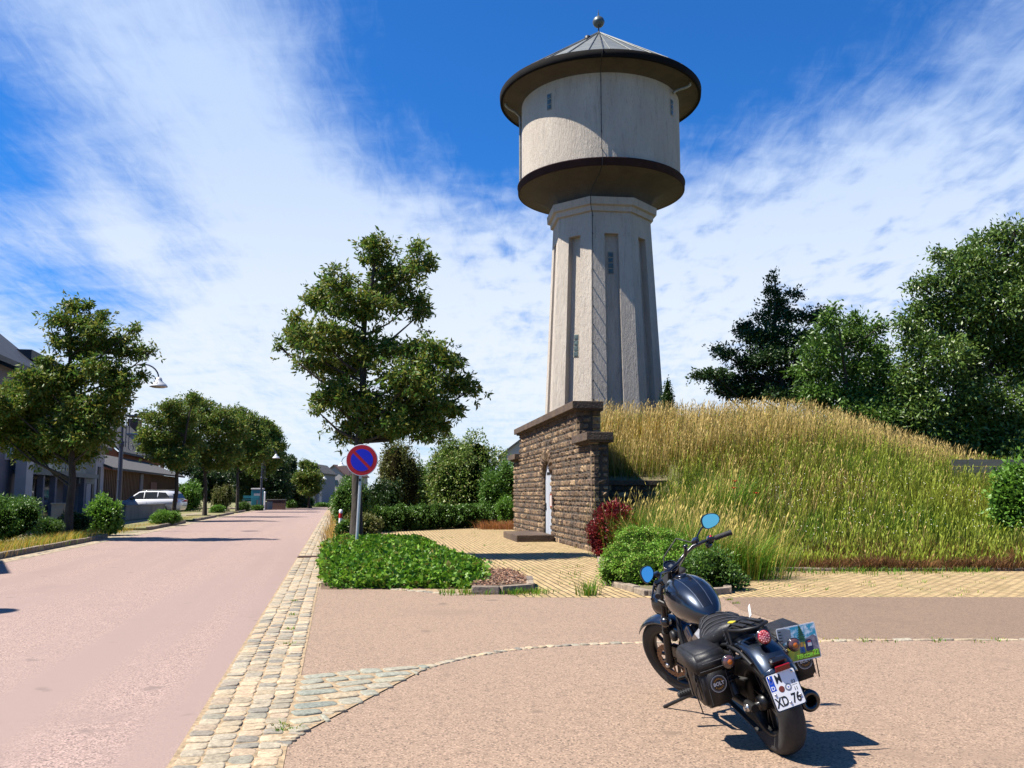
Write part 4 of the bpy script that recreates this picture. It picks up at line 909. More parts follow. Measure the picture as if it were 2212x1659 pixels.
chips('bark_mulch', mp, 2200, .10, 'reddish bark mulch in the corner bed at the end of the ivy', leafmat('bark_chips', [(.20, .09, .05), (.34, .20, .13), (.12, .05, .03), (.45, .32, .24)], .05, .9, .2))
mb = MB(); sd = 70000
a_, b_ = G(688, 1257), G(1015, 1285); d_ = (b_-a_).normalized(); L_ = (b_-a_).length; x_ = 0
sheet('sett_row_bed', [a_+Vector((0, -.22, 0)), b_+Vector((0, -.12, 0)), b_+Vector((0, .8, 0)), a_+Vector((0, .8, 0))], .010, m_joint)
while x_ < L_:
    for r_ in (0, 1, 2):
        if r_ == 0 or x_ < L_*.45: sett(mb, a_+d_*(x_+.08*(r_ % 2))+Vector((-d_.y, d_.x, 0))*(.16*r_-.12)+Vector((0, 0, .006)), d_, Vector((-d_.y, d_.x, 0)), .17, .14, .009, sd); sd += 1
    x_ += .185
tag(mb.build('sett_row', m_sett, fix=False), kind='structure')
kerb('kerb_ivy_bed', [G(1018, 1284), G(1080, 1284), G(1146, 1279), G(1143, 1262)], .14, .12, .7)
# ---------------------------------------------------------------- no-parking sign
sgY = 20.6; sb = P(770, 1172, sgY); stp = P(782, 960, sgY)
m_white2 = mat('sign_white', (1., 1., 1.), .4); m_red = mat('sign_red', (.62, .010, .016), .35, spec=.4); m_blue = mat('sign_blue', (.012, .02, .70), .35, spec=.4)
m_galv = mat('galvanised_steel', (.50, .52, .53), .35, .6, col2=(.40, .42, .43), ns=6, stretch=(1, 1, .3)); m_gbk = mat('sign_back', (.3, .3, .3), .5, .5)
sg = empty('no_parking_sign', sb, 0, 'round red and blue no-parking sign on a galvanised post standing in the ivy', 'road sign')
pt = (P(781.5, 995, sgY)-sb); mb = MB(); mb.tube([(0, 0, -.15), pt+Vector((0, .0, .22))], .036, 14); post = mb.build('post', m_galv, sg)
ctr = P(782.5, 994, sgY)-sb+Vector((0, -.05, 0)); SR = 34.3*sgY/FD*.99
Ax = Matrix((Vector((1, .08, 0)).normalized(), Vector((0, 0, 1)), Vector((.08, -1, 0)).normalized())).transposed()
mb = MB(); mb.lathe([(0, -.012), (SR-.008, -.012), (SR, -.006), (SR, .004), (SR-.008, .006), (0, .006)], c=ctr, n=64, axis=Ax, smooth=False); mb.build('disc', m_white2, sg)
mb = MB(); mb.lathe([(SR*.955, .007), (SR*.955, .0085), (0, .0085)], c=ctr, n=64, axis=Ax, smooth=False); mb.build('red_ring', m_red, sg)
mb = MB(); rb = SR*.70
for sgn in (-1, 1):                                          # two blue segments either side of the diagonal bar
    pts = []; w_ = SR*.095; a0 = math.asin(w_/rb)
    for k in range(25):
        a = a0+(math.pi-2*a0)*k/24; xx, yy = math.cos(a)*rb, math.sin(a)*rb*1
        c_, s_ = math.cos(R(-45)), math.sin(R(-45)); yy *= sgn
        pts.append(Ax @ Vector((xx*c_-yy*s_, xx*s_+yy*c_, .011))+ctr)
    mb.add(pts, [tuple(range(25))])
mb.build('blue_field', m_blue, sg)
for dz in (-.12, .12): mb = MB(); mb.box(ctr+Vector((0, .035, dz)), (.16, .05, .03), bev=.005); mb.build('clamp', m_galv, sg)
mb = MB(); mb.box(sb*0+(P(778, 1037, sgY)-sb)+Vector((0, -.037, 0)), (.045, .004, .06)); mb.build('sticker', m_dark, post)
# red and white marker post among the plants
mk = P(732.5, 1163, 24); mh_ = 1.0
me_ = empty('marker_post', (mk.x, 24, .12), 0, 'slim red and white striped marker post beside the tree trunk', 'marker post')
mb = MB(); mb.tube([(0, 0, 0), (.03, 0, mh_)], .045, 12); mb.build('post', m_white2, me_)
for k in range(3):
    z0 = .28+k*.27; b_ = MB(); b_.tube([(z0*.03, 0, z0), ((z0+.13)*.03, 0, z0+.13)], .0475, 12, caps=True); b_.build('red_band', m_red, me_)
mb = MB(); mb.lathe([(.05, .98), (.05, 1.03), (.0, 1.05)], c=(.03, 0, 0), n=12); mb.build('cap', m_white2, me_)
# shrubs along the right side of the road
bushD('rounded dark green shrub leaning over the road edge left of the sign', 'shrub', 712, 806, 1018, 37, 14000, .09, lf_hedge, .2, 2, name='shrub')
bushD('low olive shrub at the foot of the tree beside the sign post', 'shrub', 735, 830, 1105, 27, 6000, .07, lf_olive, .3, 3, name='shrub', rmin=.6)
bushD('small leafy plant in front of the red and white post', 'shrub', 722, 762, 1122, 23.3, 2500, .08, lf_mid, .3, 4, name='shrub', rmin=.6)
bushD('dark green shrub behind the left end of the long low hedge', 'shrub', 780, 870, 1030, 44, 6000, .10, lf_dark, .0, 5, name='shrub')
bushD('tall brown-green bush directly right of the sign disc', 'shrub', 812, 915, 935, 47, 16000, .10, lf_olive, .0, 6, k=8, name='tall_bush', core=(.04, .035, .015))
bushD('big bush with pale yellow blossom left of the gatehouse', 'shrub', 893, 1100, 935, 47, 36000, .13, leafmat('blossom_leaves', [(.08, .15, .02), (.15, .23, .03), (.05, .11, .015), (.20, .26, .05), (.10, .18, .02), (.45, .42, .18)], .3, .45, .4), .0, 7, k=9, name='flowering_bush')
bushD('dense green bush filling the gap behind the low hedge', 'shrub', 845, 945, 990, 49.5, 12000, .11, lf_hedge, .0, 61, name='tall_bush')
bushD('dark bush between the blossoming bush and the gatehouse', 'shrub', 1030, 1140, 985, 44.5, 15000, .11, lf_hedge, .0, 8, name='tall_bush')
bushD('bright upright bush touching the left end of the gatehouse', 'shrub', 1072, 1124, 1066, 42.3, 7000, .08, lf_bri, .0, 9, k=5, name='tall_bush')
# long low hedge
ha, hb_ = G(805, 1150), G(1095, 1137); hv = hb_-ha; hl = []
for k in range(13):
    q = hv*(k/12); hl.append((q.x, q.y+.6, .48+random.uniform(-.04, .07), .75, .7, .62+random.uniform(-.03, .05)))
bush('long low green hedge at the back of the yellow forecourt', 'hedge', (ha.x, ha.y, 0), hl, 26000, .075, lf_hedge, name='hedge', rmin=.86, corek=.88, up=.3)
def weeds(name, spec, label, cols, cat='grass'):
    parts = [tuft(cx, cy, r, n, h0, h1, le, cols, zf=(lambda x, y, zz=zz: np.full(len(x), zz))) for (cx, cy, zz, r, n, h0, h1, le) in spec]
    V, F, C = merge(parts); return tag(npmesh(name, V, F, m_grass, col=C), label, cat, kind='stuff')
q = G(1085, 1144); weeds('dry_grass', [(q.x+dx, q.y+.3, 0, .6, 600, .15, .5, .9) for dx in (-.5, .1, .6)], 'reddish dry grass at the left corner of the gatehouse', [brown*1.3, np.array([.33, .15, .08])])
sp_ = []
for s in np.arange(28.5, 40, .5): p = RP(s, .95); sp_.append((p.x, p.y, float(bedz(p.y))*.3, .28, 60, .2, .6, .8))
for s in np.arange(40, 70, 1.3): p = RP(s, .95); sp_.append((p.x, p.y, .05, .4, 50, .2, .5, .8))
weeds('roadside_dry_grass', sp_, 'straw-coloured dry grass along the right road edge', [straw, straw*.8, gold, brown])
sp_ = []
for xd, yd in [(1268, 1288), (1276, 1286)]: p = G(xd, yd); sp_.append((p.x, p.y, 0, .12, 60, .12, .35, 1.))
for k in range(26): p = G(random.uniform(960, 1180), random.uniform(1281, 1288)); sp_.append((p.x, p.y, 0, .12, 22, .05, .14, 1.))
for k in range(40): p = G(random.uniform(1650, 2200), random.uniform(1232, 1242)); sp_.append((p.x, p.y, 0, .2, 22, .05, .16, 1.))
for k in range(70): p = G(random.uniform(870, 1330), random.uniform(1150, 1285)); sp_.append((p.x, p.y, 0, .14, 8, .03, .09, 1.))
for k in range(30): p = G(random.uniform(1600, 2200), random.uniform(1243, 1288)); sp_.append((p.x, p.y, 0, .14, 8, .03, .08, 1.))
for k in range(16): p = G(random.uniform(1440, 2200), random.uniform(1383, 1388)); sp_.append((p.x, p.y, 0, .10, 10, .015, .05, 1.))
for xd, yd in [(612, 1570), (604, 1582), (630, 1330), (636, 1300), (622, 1395), (628, 1362), (1575, 1297), (1590, 1305), (640, 1580)]: p = G(xd, yd); sp_.append((p.x, p.y, 0, .05, 26, .015, .05, 1.))
weeds('paving_weeds', sp_, 'small green weeds growing in the paving joints', [green*1.3, olive, bright*.8])
for k in range(1): pass
lw = MB(); a_, b_ = G(848, 1161), G(910, 1158); lw.box((a_+b_)/2+Vector((0, 0, .03)), ((b_-a_).length, .10, .05), Euler((0, 0, math.atan2((b_-a_).y, (b_-a_).x))), bev=.008)
tag(lw.build('timber_plank', mat('bare_plank', (.45, .32, .18), .8, col2=(.35, .24, .13), ns=5)), 'pale wooden plank lying near the hedge on the yellow forecourt', 'plank')
# plank fence and bright bush at the right edge, young tree on the crest
fe = empty('plank_fence', P(2085, 990, 26.5), 0, 'grey horizontal plank fence half hidden behind the right mound slope', 'fence'); 
for k in range(5):
    mb = MB(); mb.box((2.2, 0, -.13-.21*k), (5.2, .03, .19)); mb.build('plank', mat('weathered_plank', (.20, .19, .15), .9, col2=(.12, .115, .09), ns=3, stretch=(.2, 1, 4)) if k == 0 else bpy.data.materials['weathered_plank'], fe)
for k in range(3): mb = MB(); mb.box((.2+k*2.0, .05, -.75), (.09, .06, 1.5)); mb.build('fence_post', bpy.data.materials['weathered_plank'], fe)
c = P(2185, 1040, 21.5); bush('vivid light green bush at the right edge above the meadow', 'shrub', (c.x, 21.5, float(mh(c.x, 21.5))-.2), dome(.75, .7, P(2185, 975, 21.5).z-float(mh(c.x, 21.5))+.2, 6, 4), 4200, .11, lf_bri, name='shrub', core=(.03, .07, .01))
c = P(1442, 870, 33.5); bush('young spruce peeping over the grass right of the tower base', 'tree', (c.x, 33.5, 3.9), [(0, 0, .6, .5, .5, .6), (0, 0, 1.2, .32, .32, .55), (0.02, 0, 1.65, .14, .14, .4)], 2600, .07, lf_dark, name='young_spruce', rmin=.6)
# ---------------------------------------------------------------- left side of the road
m_gut = mat('pale_gutter', (.42, .33, .22), .9, col2=(.30, .23, .15), ns=8, bump=.01, bs=30)
def strip(name, s0, s1, v0, v1, z, m): return sheet(name, [RP(s0, v0), RP(s0, v1), RP(s1, v1), RP(s1, v0)], z, m)
strip('left_gutter', -8, S_END, -RW-.5, -RW, .008, m_gut)
strip('left_pavement', -8, S_END, -RW-4.2, -RW-.5, .003, mat('left_pavement', (.36, .29, .20), .9, col2=(.24, .20, .12), ns=4, bump=.01, bs=40, col3=(.16, .17, .06), s3=.5))
mb = MB(); sdd = 9000
for row in (0, 1):
    s = 20.
    while s < 75:
        l_ = random.uniform(.2, .3); sett(mb, RP(s+l_/2, -RW-.12-row*.17, .0), rd, rn, l_-.02, .14, .012, sdd); sdd += 1; s += l_
tag(mb.build('left_gutter_setts', m_sett, fix=False), kind='structure')
def lbed(name, s0, s1, d0=.6, d1=2.6):
    pts = [RP(s0, -RW-d0), RP(s1-.5, -RW-d0), RP(s1, -RW-d0-.6), RP(s1, -RW-d1), RP(s0, -RW-d1)]
    mb = MB(); mb.prism([(p.x, p.y) for p in pts], 0, .10); tag(mb.build(name, m_lawn), kind='structure')
    kerb(name+'_kerb', pts[:4], .15, .14, .8)
sA = RS(236, -RW-.6); lbed('left_bed', 12, sA, .6, 3.5)
sB0, sB1 = RS(318, -RW-.6), RS(402, -RW-.6); lbed('round_shrub_bed', sB0, sB1)
lbed('tree_bed', RS(418, -RW-.6), RS(468, -RW-.6)); lbed('long_shrub_bed', RS(474, -RW-.6), RS(505, -RW-.6)); lbed('far_shrub_bed', RS(512, -RW-.6), RS(545, -RW-.6))
# trees along the left side
def z6(x, y): return x/2.9035, (850+y/2.0736)/1.4
def zl6(L_, Y): return [PL(*z6(t[0], t[1]), Y, t[2]/2.9035, t[3]/2.9035, dy=(t[4] if len(t) > 4 else random.uniform(-.7, .7))) for t in L_]
L_ = [(440, 160, 60, 35, 0), (360, 240, 80, 45), (540, 160, 30, 30, 0), (480, 270, 90, 60), (640, 230, 50, 30), (600, 320, 80, 50), (400, 370, 80, 60), (540, 420, 130, 80), (720, 400, 100, 70), (840, 300, 40, 22), (850, 450, 70, 40), (960, 440, 22, 18, 0), (300, 500, 60, 18), (880, 590, 40, 22), (790, 640, 70, 70), (650, 560, 150, 90), (700, 750, 120, 90),
      (420, 600, 170, 70), (250, 620, 160, 80), (130, 700, 150, 90), (350, 760, 220, 120), (560, 850, 180, 110), (150, 880, 170, 110), (60, 960, 120, 90), (380, 960, 220, 110), (600, 980, 120, 80), (220, 1060, 140, 70), (480, 1080, 130, 70), (40, 780, 100, 90), (-60, 900, 120, 120)]
b = P(148, 1120, 31); tree('nearest street tree on the left, partly in front of the arched lamp', 'tree', (b.x, 31, 0), zl6(L_, 31), 6500, 8, .165, lf_mehl, m_bark, .15, .38, 11, cl=.05, group='street trees on the left side', rmin=.2, jit=.95)
def z7(x, y): return (450+x/3.687)/1.4, (1350+y/3.687)/1.4
def lD(L_, Y): return [PL(t[0], t[1], Y, t[2], t[3], dy=(t[4] if len(t) > 4 else random.uniform(-1, 1))) for t in L_]
def rtree(x, yb, Y, L_, lab, n=3600, ls=.15, lm=None, **kw):
    b = P(x, yb, Y); return tree(lab, 'tree', (b.x, Y, 0), lD(L_, Y), n, 7, ls*1.15, lm or lf_mehl, m_bark, kw.pop('tr', .14), .45, int(x), cl=.07, rmin=.2, jit=.9, **kw)
gl_ = 'street trees on the left side'
rtree(377, 1117, 52, [(372, 880, 26, 16), (345, 905, 34, 16), (320, 897, 18, 5), (395, 905, 34, 26), (330, 940, 36, 20), (370, 945, 42, 26), (315, 965, 22, 10), (345, 985, 26, 14), (400, 960, 36, 30), (385, 990, 34, 22), (418, 862, 18, 10)], 'second street tree on the left, standing over the white car', 4200, .13, group=gl_)
rtree(442, 1114, 62, [(420, 868, 24, 14), (440, 885, 40, 22), (470, 905, 40, 24), (430, 925, 44, 28), (480, 935, 42, 28), (455, 965, 48, 28), (420, 985, 34, 22), (490, 975, 34, 24), (465, 1000, 32, 16)], 'third street tree on the left with its dark trunk beside the kerb', 4200, .15, group=gl_)
rtree(512, 1106, 78, [(505, 890, 26, 12), (530, 905, 28, 14), (520, 930, 36, 22), (555, 925, 26, 12), (500, 960, 32, 22), (545, 955, 40, 24), (520, 990, 38, 20), (560, 985, 28, 20)], 'fourth street tree on the left, behind the third', 3600, .18, group=gl_)
rtree(563, 1104, 90, [(575, 915, 20, 8), (590, 935, 22, 12), (575, 955, 32, 20), (600, 965, 16, 12), (585, 990, 30, 22), (560, 1010, 30, 22)], 'fifth street tree on the left above the second lamp', 2600, .2, group=gl_)
rtree(545, 1102, 96, [(520, 1010, 40, 26), (560, 1030, 40, 30), (590, 1030, 34, 30), (600, 1000, 28, 26), (540, 1060, 40, 22), (600, 1065, 34, 22)], 'broad dark tree behind the blue portable toilet', 5200, .22, lf_dark, name='dark_tree', tr=.3)
rtree(630, 1100, 102, [(628, 1000, 12, 16), (622, 1025, 24, 22), (640, 1045, 26, 22), (620, 1065, 30, 22), (645, 1080, 20, 14), (608, 985, 10, 10)], 'dark pointed evergreen left of the small far street tree', 4200, .2, lf_dark, name='dark_tree', tr=.25)
rtree(668, 1098, 100, [(660, 1005, 14, 8), (675, 1010, 14, 8), (668, 1025, 24, 14), (655, 1040, 18, 14), (682, 1042, 18, 14), (668, 1060, 22, 12)], 'small round-headed tree at the far end of the road', 2600, .17, lf_mehl, name='far_tree')
rtree(480, 1106, 100, [(410, 1010, 40, 20), (450, 1030, 40, 24), (495, 1040, 40, 26), (430, 1060, 40, 20), (480, 1070, 40, 20), (520, 1060, 30, 24)], 'dark belt of trees behind the third street tree', 5000, .22, lf_dark, name='dark_tree', tr=.25)
# shrubs on the left
bushD('large dark green clipped shrub at the left edge of the picture', 'shrub', -75, 108, 1066, 28, 17000, .06, lf_hedge, .1, 21, name='shrub', jit=.5)
bushD('low bright shrub in front of the large dark one at left', 'shrub', 72, 138, 1116, 29.5, 6000, .06, lf_mid, .1, 22, name='shrub')
bushD('dark low shrub at the foot of the nearest street tree', 'shrub', 118, 198, 1104, 31.5, 7000, .07, lf_dark, .1, 23, name='shrub')
bushD('large-leaved bright bush between the near street tree and the lamp post', 'shrub', 180, 264, 1070, 34.5, 5200, .12, lf_bri, .1, 24, name='shrub')
c = RP(sB0*.45+sB1*.55, -RW-1.6); q = P(357, 1102, c.y)
bushD('neat round yellow-green shrub in its own kerbed bed', 'shrub', 322, 392, 1101, c.y, 8000, .07, lf_bri, .1, 25, name='shrub')
c = RP(RS(470, -RW-1.7), -RW-1.7); bushD('small yellowish shrub beside the slim grey cabinet', 'shrub', 452, 490, 1090, c.y, 4000, .09, lf_bri, .1, 26, name='shrub')
bushD('tall feathery olive shrub behind the slim grey cabinet', 'shrub', 455, 508, 1045, c.y+5, 6000, .1, lf_olive, .0, 27, name='shrub')
bushD('rounded bush at the kerb right of the feathery shrub', 'shrub', 508, 545, 1083, 82, 4000, .11, lf_mid, .0, 28, name='shrub')
bushD('small low bush at the foot of the second lamp', 'shrub', 540, 572, 1090, 86, 2500, .11, lf_hedge, .0, 29, name='shrub')
bushD('bright bush seen behind the white car', 'shrub', 380, 442, 1036, 82, 6000, .14, lf_bri, .0, 30, name='shrub')
bushD('bush left of the far round bushes by the brick wall', 'shrub', 618, 642, 1080, 100, 2500, .14, lf_hedge, .0, 31, name='shrub')
bushD('bright rounded bush at the far end of the road', 'shrub', 636, 684, 1072, 104, 4000, .16, lf_mid, .0, 32, name='shrub')
bushD('low hedge closing the far end of the road', 'hedge', 676, 716, 1086, 110, 3000, .15, lf_hedge, .0, 33, name='shrub')
q = P(105, 1170, 28.5); weeds('verge_grass', [(RP(s, -RW-1.1).x, RP(s, -RW-1.1).y, .1, .5, 260, .08, .35, .8) for s in np.arange(20, sA-1, .7)]+[(RP(s, -RW-1.5).x, RP(s, -RW-1.5).y, .03, .5, 120, .05, .2, .8) for s in np.arange(sA, sB0+20, 1.)], 'yellow-green unmown verge grass inside the left kerb', [olive*1.3, gold, green*1.3, straw*.8])
# ---------------------------------------------------------------- buildings on the left
# facade line of the houses
A0 = Vector((-28.4, 63, 0)); fd = Vector((-35.1+28.4, 95-63, 0)).normalized(); fv = Vector((fd.y, -fd.x, 0))     # along, towards the road
def FX(x, d=0.):                                                    # distance along the facade line seen at picture column x
    u = (x-1106)/FD*math.cos(TILT); B_ = A0+fv*d
    return (u*B_.y-B_.x)/(fd.x-u*fd.y)
def hb(parent, name, m, s0, s1, d0, d1, z0, z1, bev=0.):      # d: towards the road
    c = A0+fd*((s0+s1)/2)+fv*((d0+d1)/2); mb = MB(); mb.box(c-Vector(parent.location)+Vector((0, 0, (z0+z1)/2)), (abs(s1-s0), abs(d1-d0), z1-z0), Euler((0, 0, math.atan2(fd.y, fd.x))), bev=bev); return mb.build(name, m, parent)
def hroof(parent, name, m, s0, s1, da, za, db, zb, th=.18, ov=.3):   # sloped plane between two depth/height lines
    def pt(s, d, z): return A0+fd*s+fv*d+Vector((0, 0, z))-Vector(parent.location)
    mb = MB(); a, b, c, d = pt(s0-ov, da, za), pt(s1+ov, da, za), pt(s1+ov, db, zb), pt(s0-ov, db, zb); t = Vector((0, 0, th))
    mb.add([a, b, c, d, a+t, b+t, c+t, d+t], [(0, 1, 2, 3), (4, 7, 6, 5), (0, 4, 5, 1), (1, 5, 6, 2), (2, 6, 7, 3), (3, 7, 4, 0)]); return mb.build(name, m, parent)
def hgable(parent, name, m, s, d0, d1, z0, z1):               # triangle wall across the house
    def pt(s, d, z): return A0+fd*s+fv*d+Vector((0, 0, z))-Vector(parent.location)
    mb = MB(); V = [pt(s, d0, z0), pt(s, d1, z0), pt(s, (d0+d1)/2, z1), pt(s+.25, d0, z0), pt(s+.25, d1, z0), pt(s+.25, (d0+d1)/2, z1)]
    mb.add(V, [(0, 1, 2), (3, 5, 4), (0, 3, 4, 1), (1, 4, 5, 2), (2, 5, 3, 0)]); return mb.build(name, m, parent)
def house(name, label, cat='house'): return empty(name, A0, 0, label, cat)
m_lil = mat('lilac_render', (.24, .22, .25), .9, col2=(.19, .175, .20), ns=1.5); m_wht = mat('white_render', (.62, .60, .60), .85, col2=(.52, .50, .50), ns=1.2)
m_slate = mat('slate_roof', (.055, .053, .052), .85, col2=(.09, .085, .08), ns=5, stretch=(1, 1, 3), bump=.03, bs=8); m_slate2 = mat('dark_slate', (.018, .020, .028), .6, col2=(.05, .052, .06), ns=3)
m_wood = mat('timber_cladding', (.22, .11, .055), .8, col2=(.13, .065, .03), ns=3, stretch=(6, 6, .3), bump=.02, bs=6)
m_org = mat('orange_render', (.33, .10, .045), .9, col2=(.26, .08, .04), ns=1.2); m_gl = mat('window_glass', (.03, .035, .045), .08, 0, spec=.8); m_teal = mat('grey_panel', (.13, .17, .20), .6, col2=(.10, .14, .17), ns=1)
m_brk = mat('chimney_brick', (.16, .08, .06), .9, col2=(.10, .05, .04), ns=9); m_balg = mat('white_glass_panel', (.55, .60, .66), .12, spec=.8, col2=(.30, .34, .38), ns=.8)
h = house('grey_house', 'large grey house with a dark solar-panel roof at the far left edge'); s0, s1 = FX(-140), FX(62)
hb(h, 'wall', m_lil, s0, s1, -9, 0, 0, 7.6); rf = hroof(h, 'roof', m_slate2, s0, s1, .7, 7.5, -5, 12.2, .25, .6); hroof(h, 'roof', m_slate2, s0, s1, -5, 12.2, -9.6, 7.5, .25, .6)
for k in range(7):
    t0 = k/7; hroof(rf, 'solar_panel', m_slate2, s0+.5, s1-.1, .7-5.7*(t0+.12), 7.8+4.7*(t0+.12), .7-5.7*t0-.02, 7.8+4.7*t0, .05, 0).parent = rf
hgable(h, 'gable', m_lil, s1-.26, -9, 0, 7.6, 12.0)
for x in (4, 40): w_ = hb(h, 'window', m_wht, FX(x), FX(x+14), 0, .05, 3.2, 5.2); hb(w_, 'pane', m_gl, FX(x)+.12, FX(x+14)-.12, .05, .07, 3.3, 5.1).parent = w_
hb(h, 'porch_pillar', m_wht, FX(10), FX(26), .4, .9, 0, 3.6)
h = house('flat_roof_house', 'dark flat-roofed house with a white glass balcony behind the nearest street tree'); s0, s1 = FX(64), FX(182)
hb(h, 'wall', m_lil, s0, s1, -8, -1.2, 0, 8.6); hb(h, 'roof_slab', m_slate2, s0-.5, s1+.5, -8.6, -.2, 8.6, 9.1)
hb(h, 'balcony_slab', m_teal, FX(26), s1, -1.2, .8, 2.55, 2.8)
bal = hb(h, 'balcony_front', m_teal, FX(28), FX(62), .74, .8, 2.8, 4.4); 
for a, b_ in ((63, 104), (106, 124), (128, 152)): hb(h, 'balcony_panel', m_balg, FX(a), FX(b_), .74, .8, 2.8, 4.5)
hb(h, 'grey_screen', m_teal, FX(150), FX(186), .3, .5, 2.2, 5.2)
for x in (60, 88, 120, 154): hb(h, 'porch_post', m_lil, FX(x), FX(x+4), .4, .7, 0, 2.55)
for x in (92, 124): hb(h, 'garage_door', m_gl, FX(x), FX(x+26), -1.2, -1.1, 0, 2.4)
h = house('white_cottage', 'small pale cottage with two tall narrow windows left of the timber shed'); s0, s1 = FX(186), FX(222)
hb(h, 'wall', m_wht if 0 else mat('pale_lilac_render', (.46, .43, .47), .9), s0, s1, -7, 0, 0, 4.6); hroof(h, 'roof', m_slate, s0, s1, .4, 4.55, -3.6, 7.6, .2, .3); hroof(h, 'roof', m_slate, s0, s1, -3.6, 7.6, -7.3, 4.55, .2, .3)
hgable(h, 'gable', m_lil, s0-.01, -7, 0, 4.6, 7.4)
for x in (196, 208): w_ = hb(h, 'window', m_slate2, FX(x), FX(x+5), 0, .06, .7, 3.4); hb(w_, 'pane', m_gl, FX(x)+.12, FX(x+5)-.12, .06, .08, .8, 3.3).parent = w_
h = house('timber_shed', 'long brown timber shed with a grey lean-to roof behind the white car', 'shed'); s0, s1 = FX(223), FX(384)
hb(h, 'wall', m_wood, s0, s1, -3, 0, 0, 3.3); hroof(h, 'roof', m_slate, s0, s1, .6, 3.25, -3.2, 4.7, .16, .4)
for k in range(int((s1-s0)/.55)): hb(h, 'batten', m_wood, s0+.2+k*.55, s0+.28+k*.55, 0, .05, 0, 3.25) if k % 1 == 0 and k < 60 else None
hb(h, 'door', mat('red_brown_door', (.20, .05, .03), .7), FX(322), FX(336), .05, .1, .3, 2.6)
hb(h, 'concrete_pier', m_lil, FX(299), FX(305), 0, .12, 0, 3.2)
h = house('orange_house', 'orange-red house with a grey slate roof, dormer and brick chimney behind the shed'); s0, s1 = FX(248, -3.4), FX(352, -3.4)
hb(h, 'wall', m_org, s0, s1, -11.4, -3.4, 0, 5.4); rf = hroof(h, 'roof', m_slate, s0, s1, -2.9, 5.2, -7.4, 9.2, .2, .5); hroof(h, 'roof', m_slate, s0, s1, -7.4, 9.2, -11.9, 5.2, .2, .5)
hgable(h, 'gable', m_org, s0-.01, -11.4, -3.4, 5.4, 9.0)
hb(h, 'window', m_gl, FX(338, -3.4), FX(342, -3.4), -3.4, -3.33, 3.9, 4.8)
a_ = FX(262, -6); hb(h, 'dormer', m_wht, a_, a_+5, -6.6, -4.6, 6.6, 7.9); hb(h, 'dormer_roof', m_balg, a_-.3, a_+5.3, -7, -4.3, 7.9, 8.05)
a_ = FX(279, -7.4); ch = hb(h, 'chimney', m_brk, a_, a_+2.4, -8.0, -6.8, 8.6, 10.5); hb(h, 'chimney_cap', m_lil, a_-.3, a_+2.7, -8.3, -6.5, 10.8, 10.95)
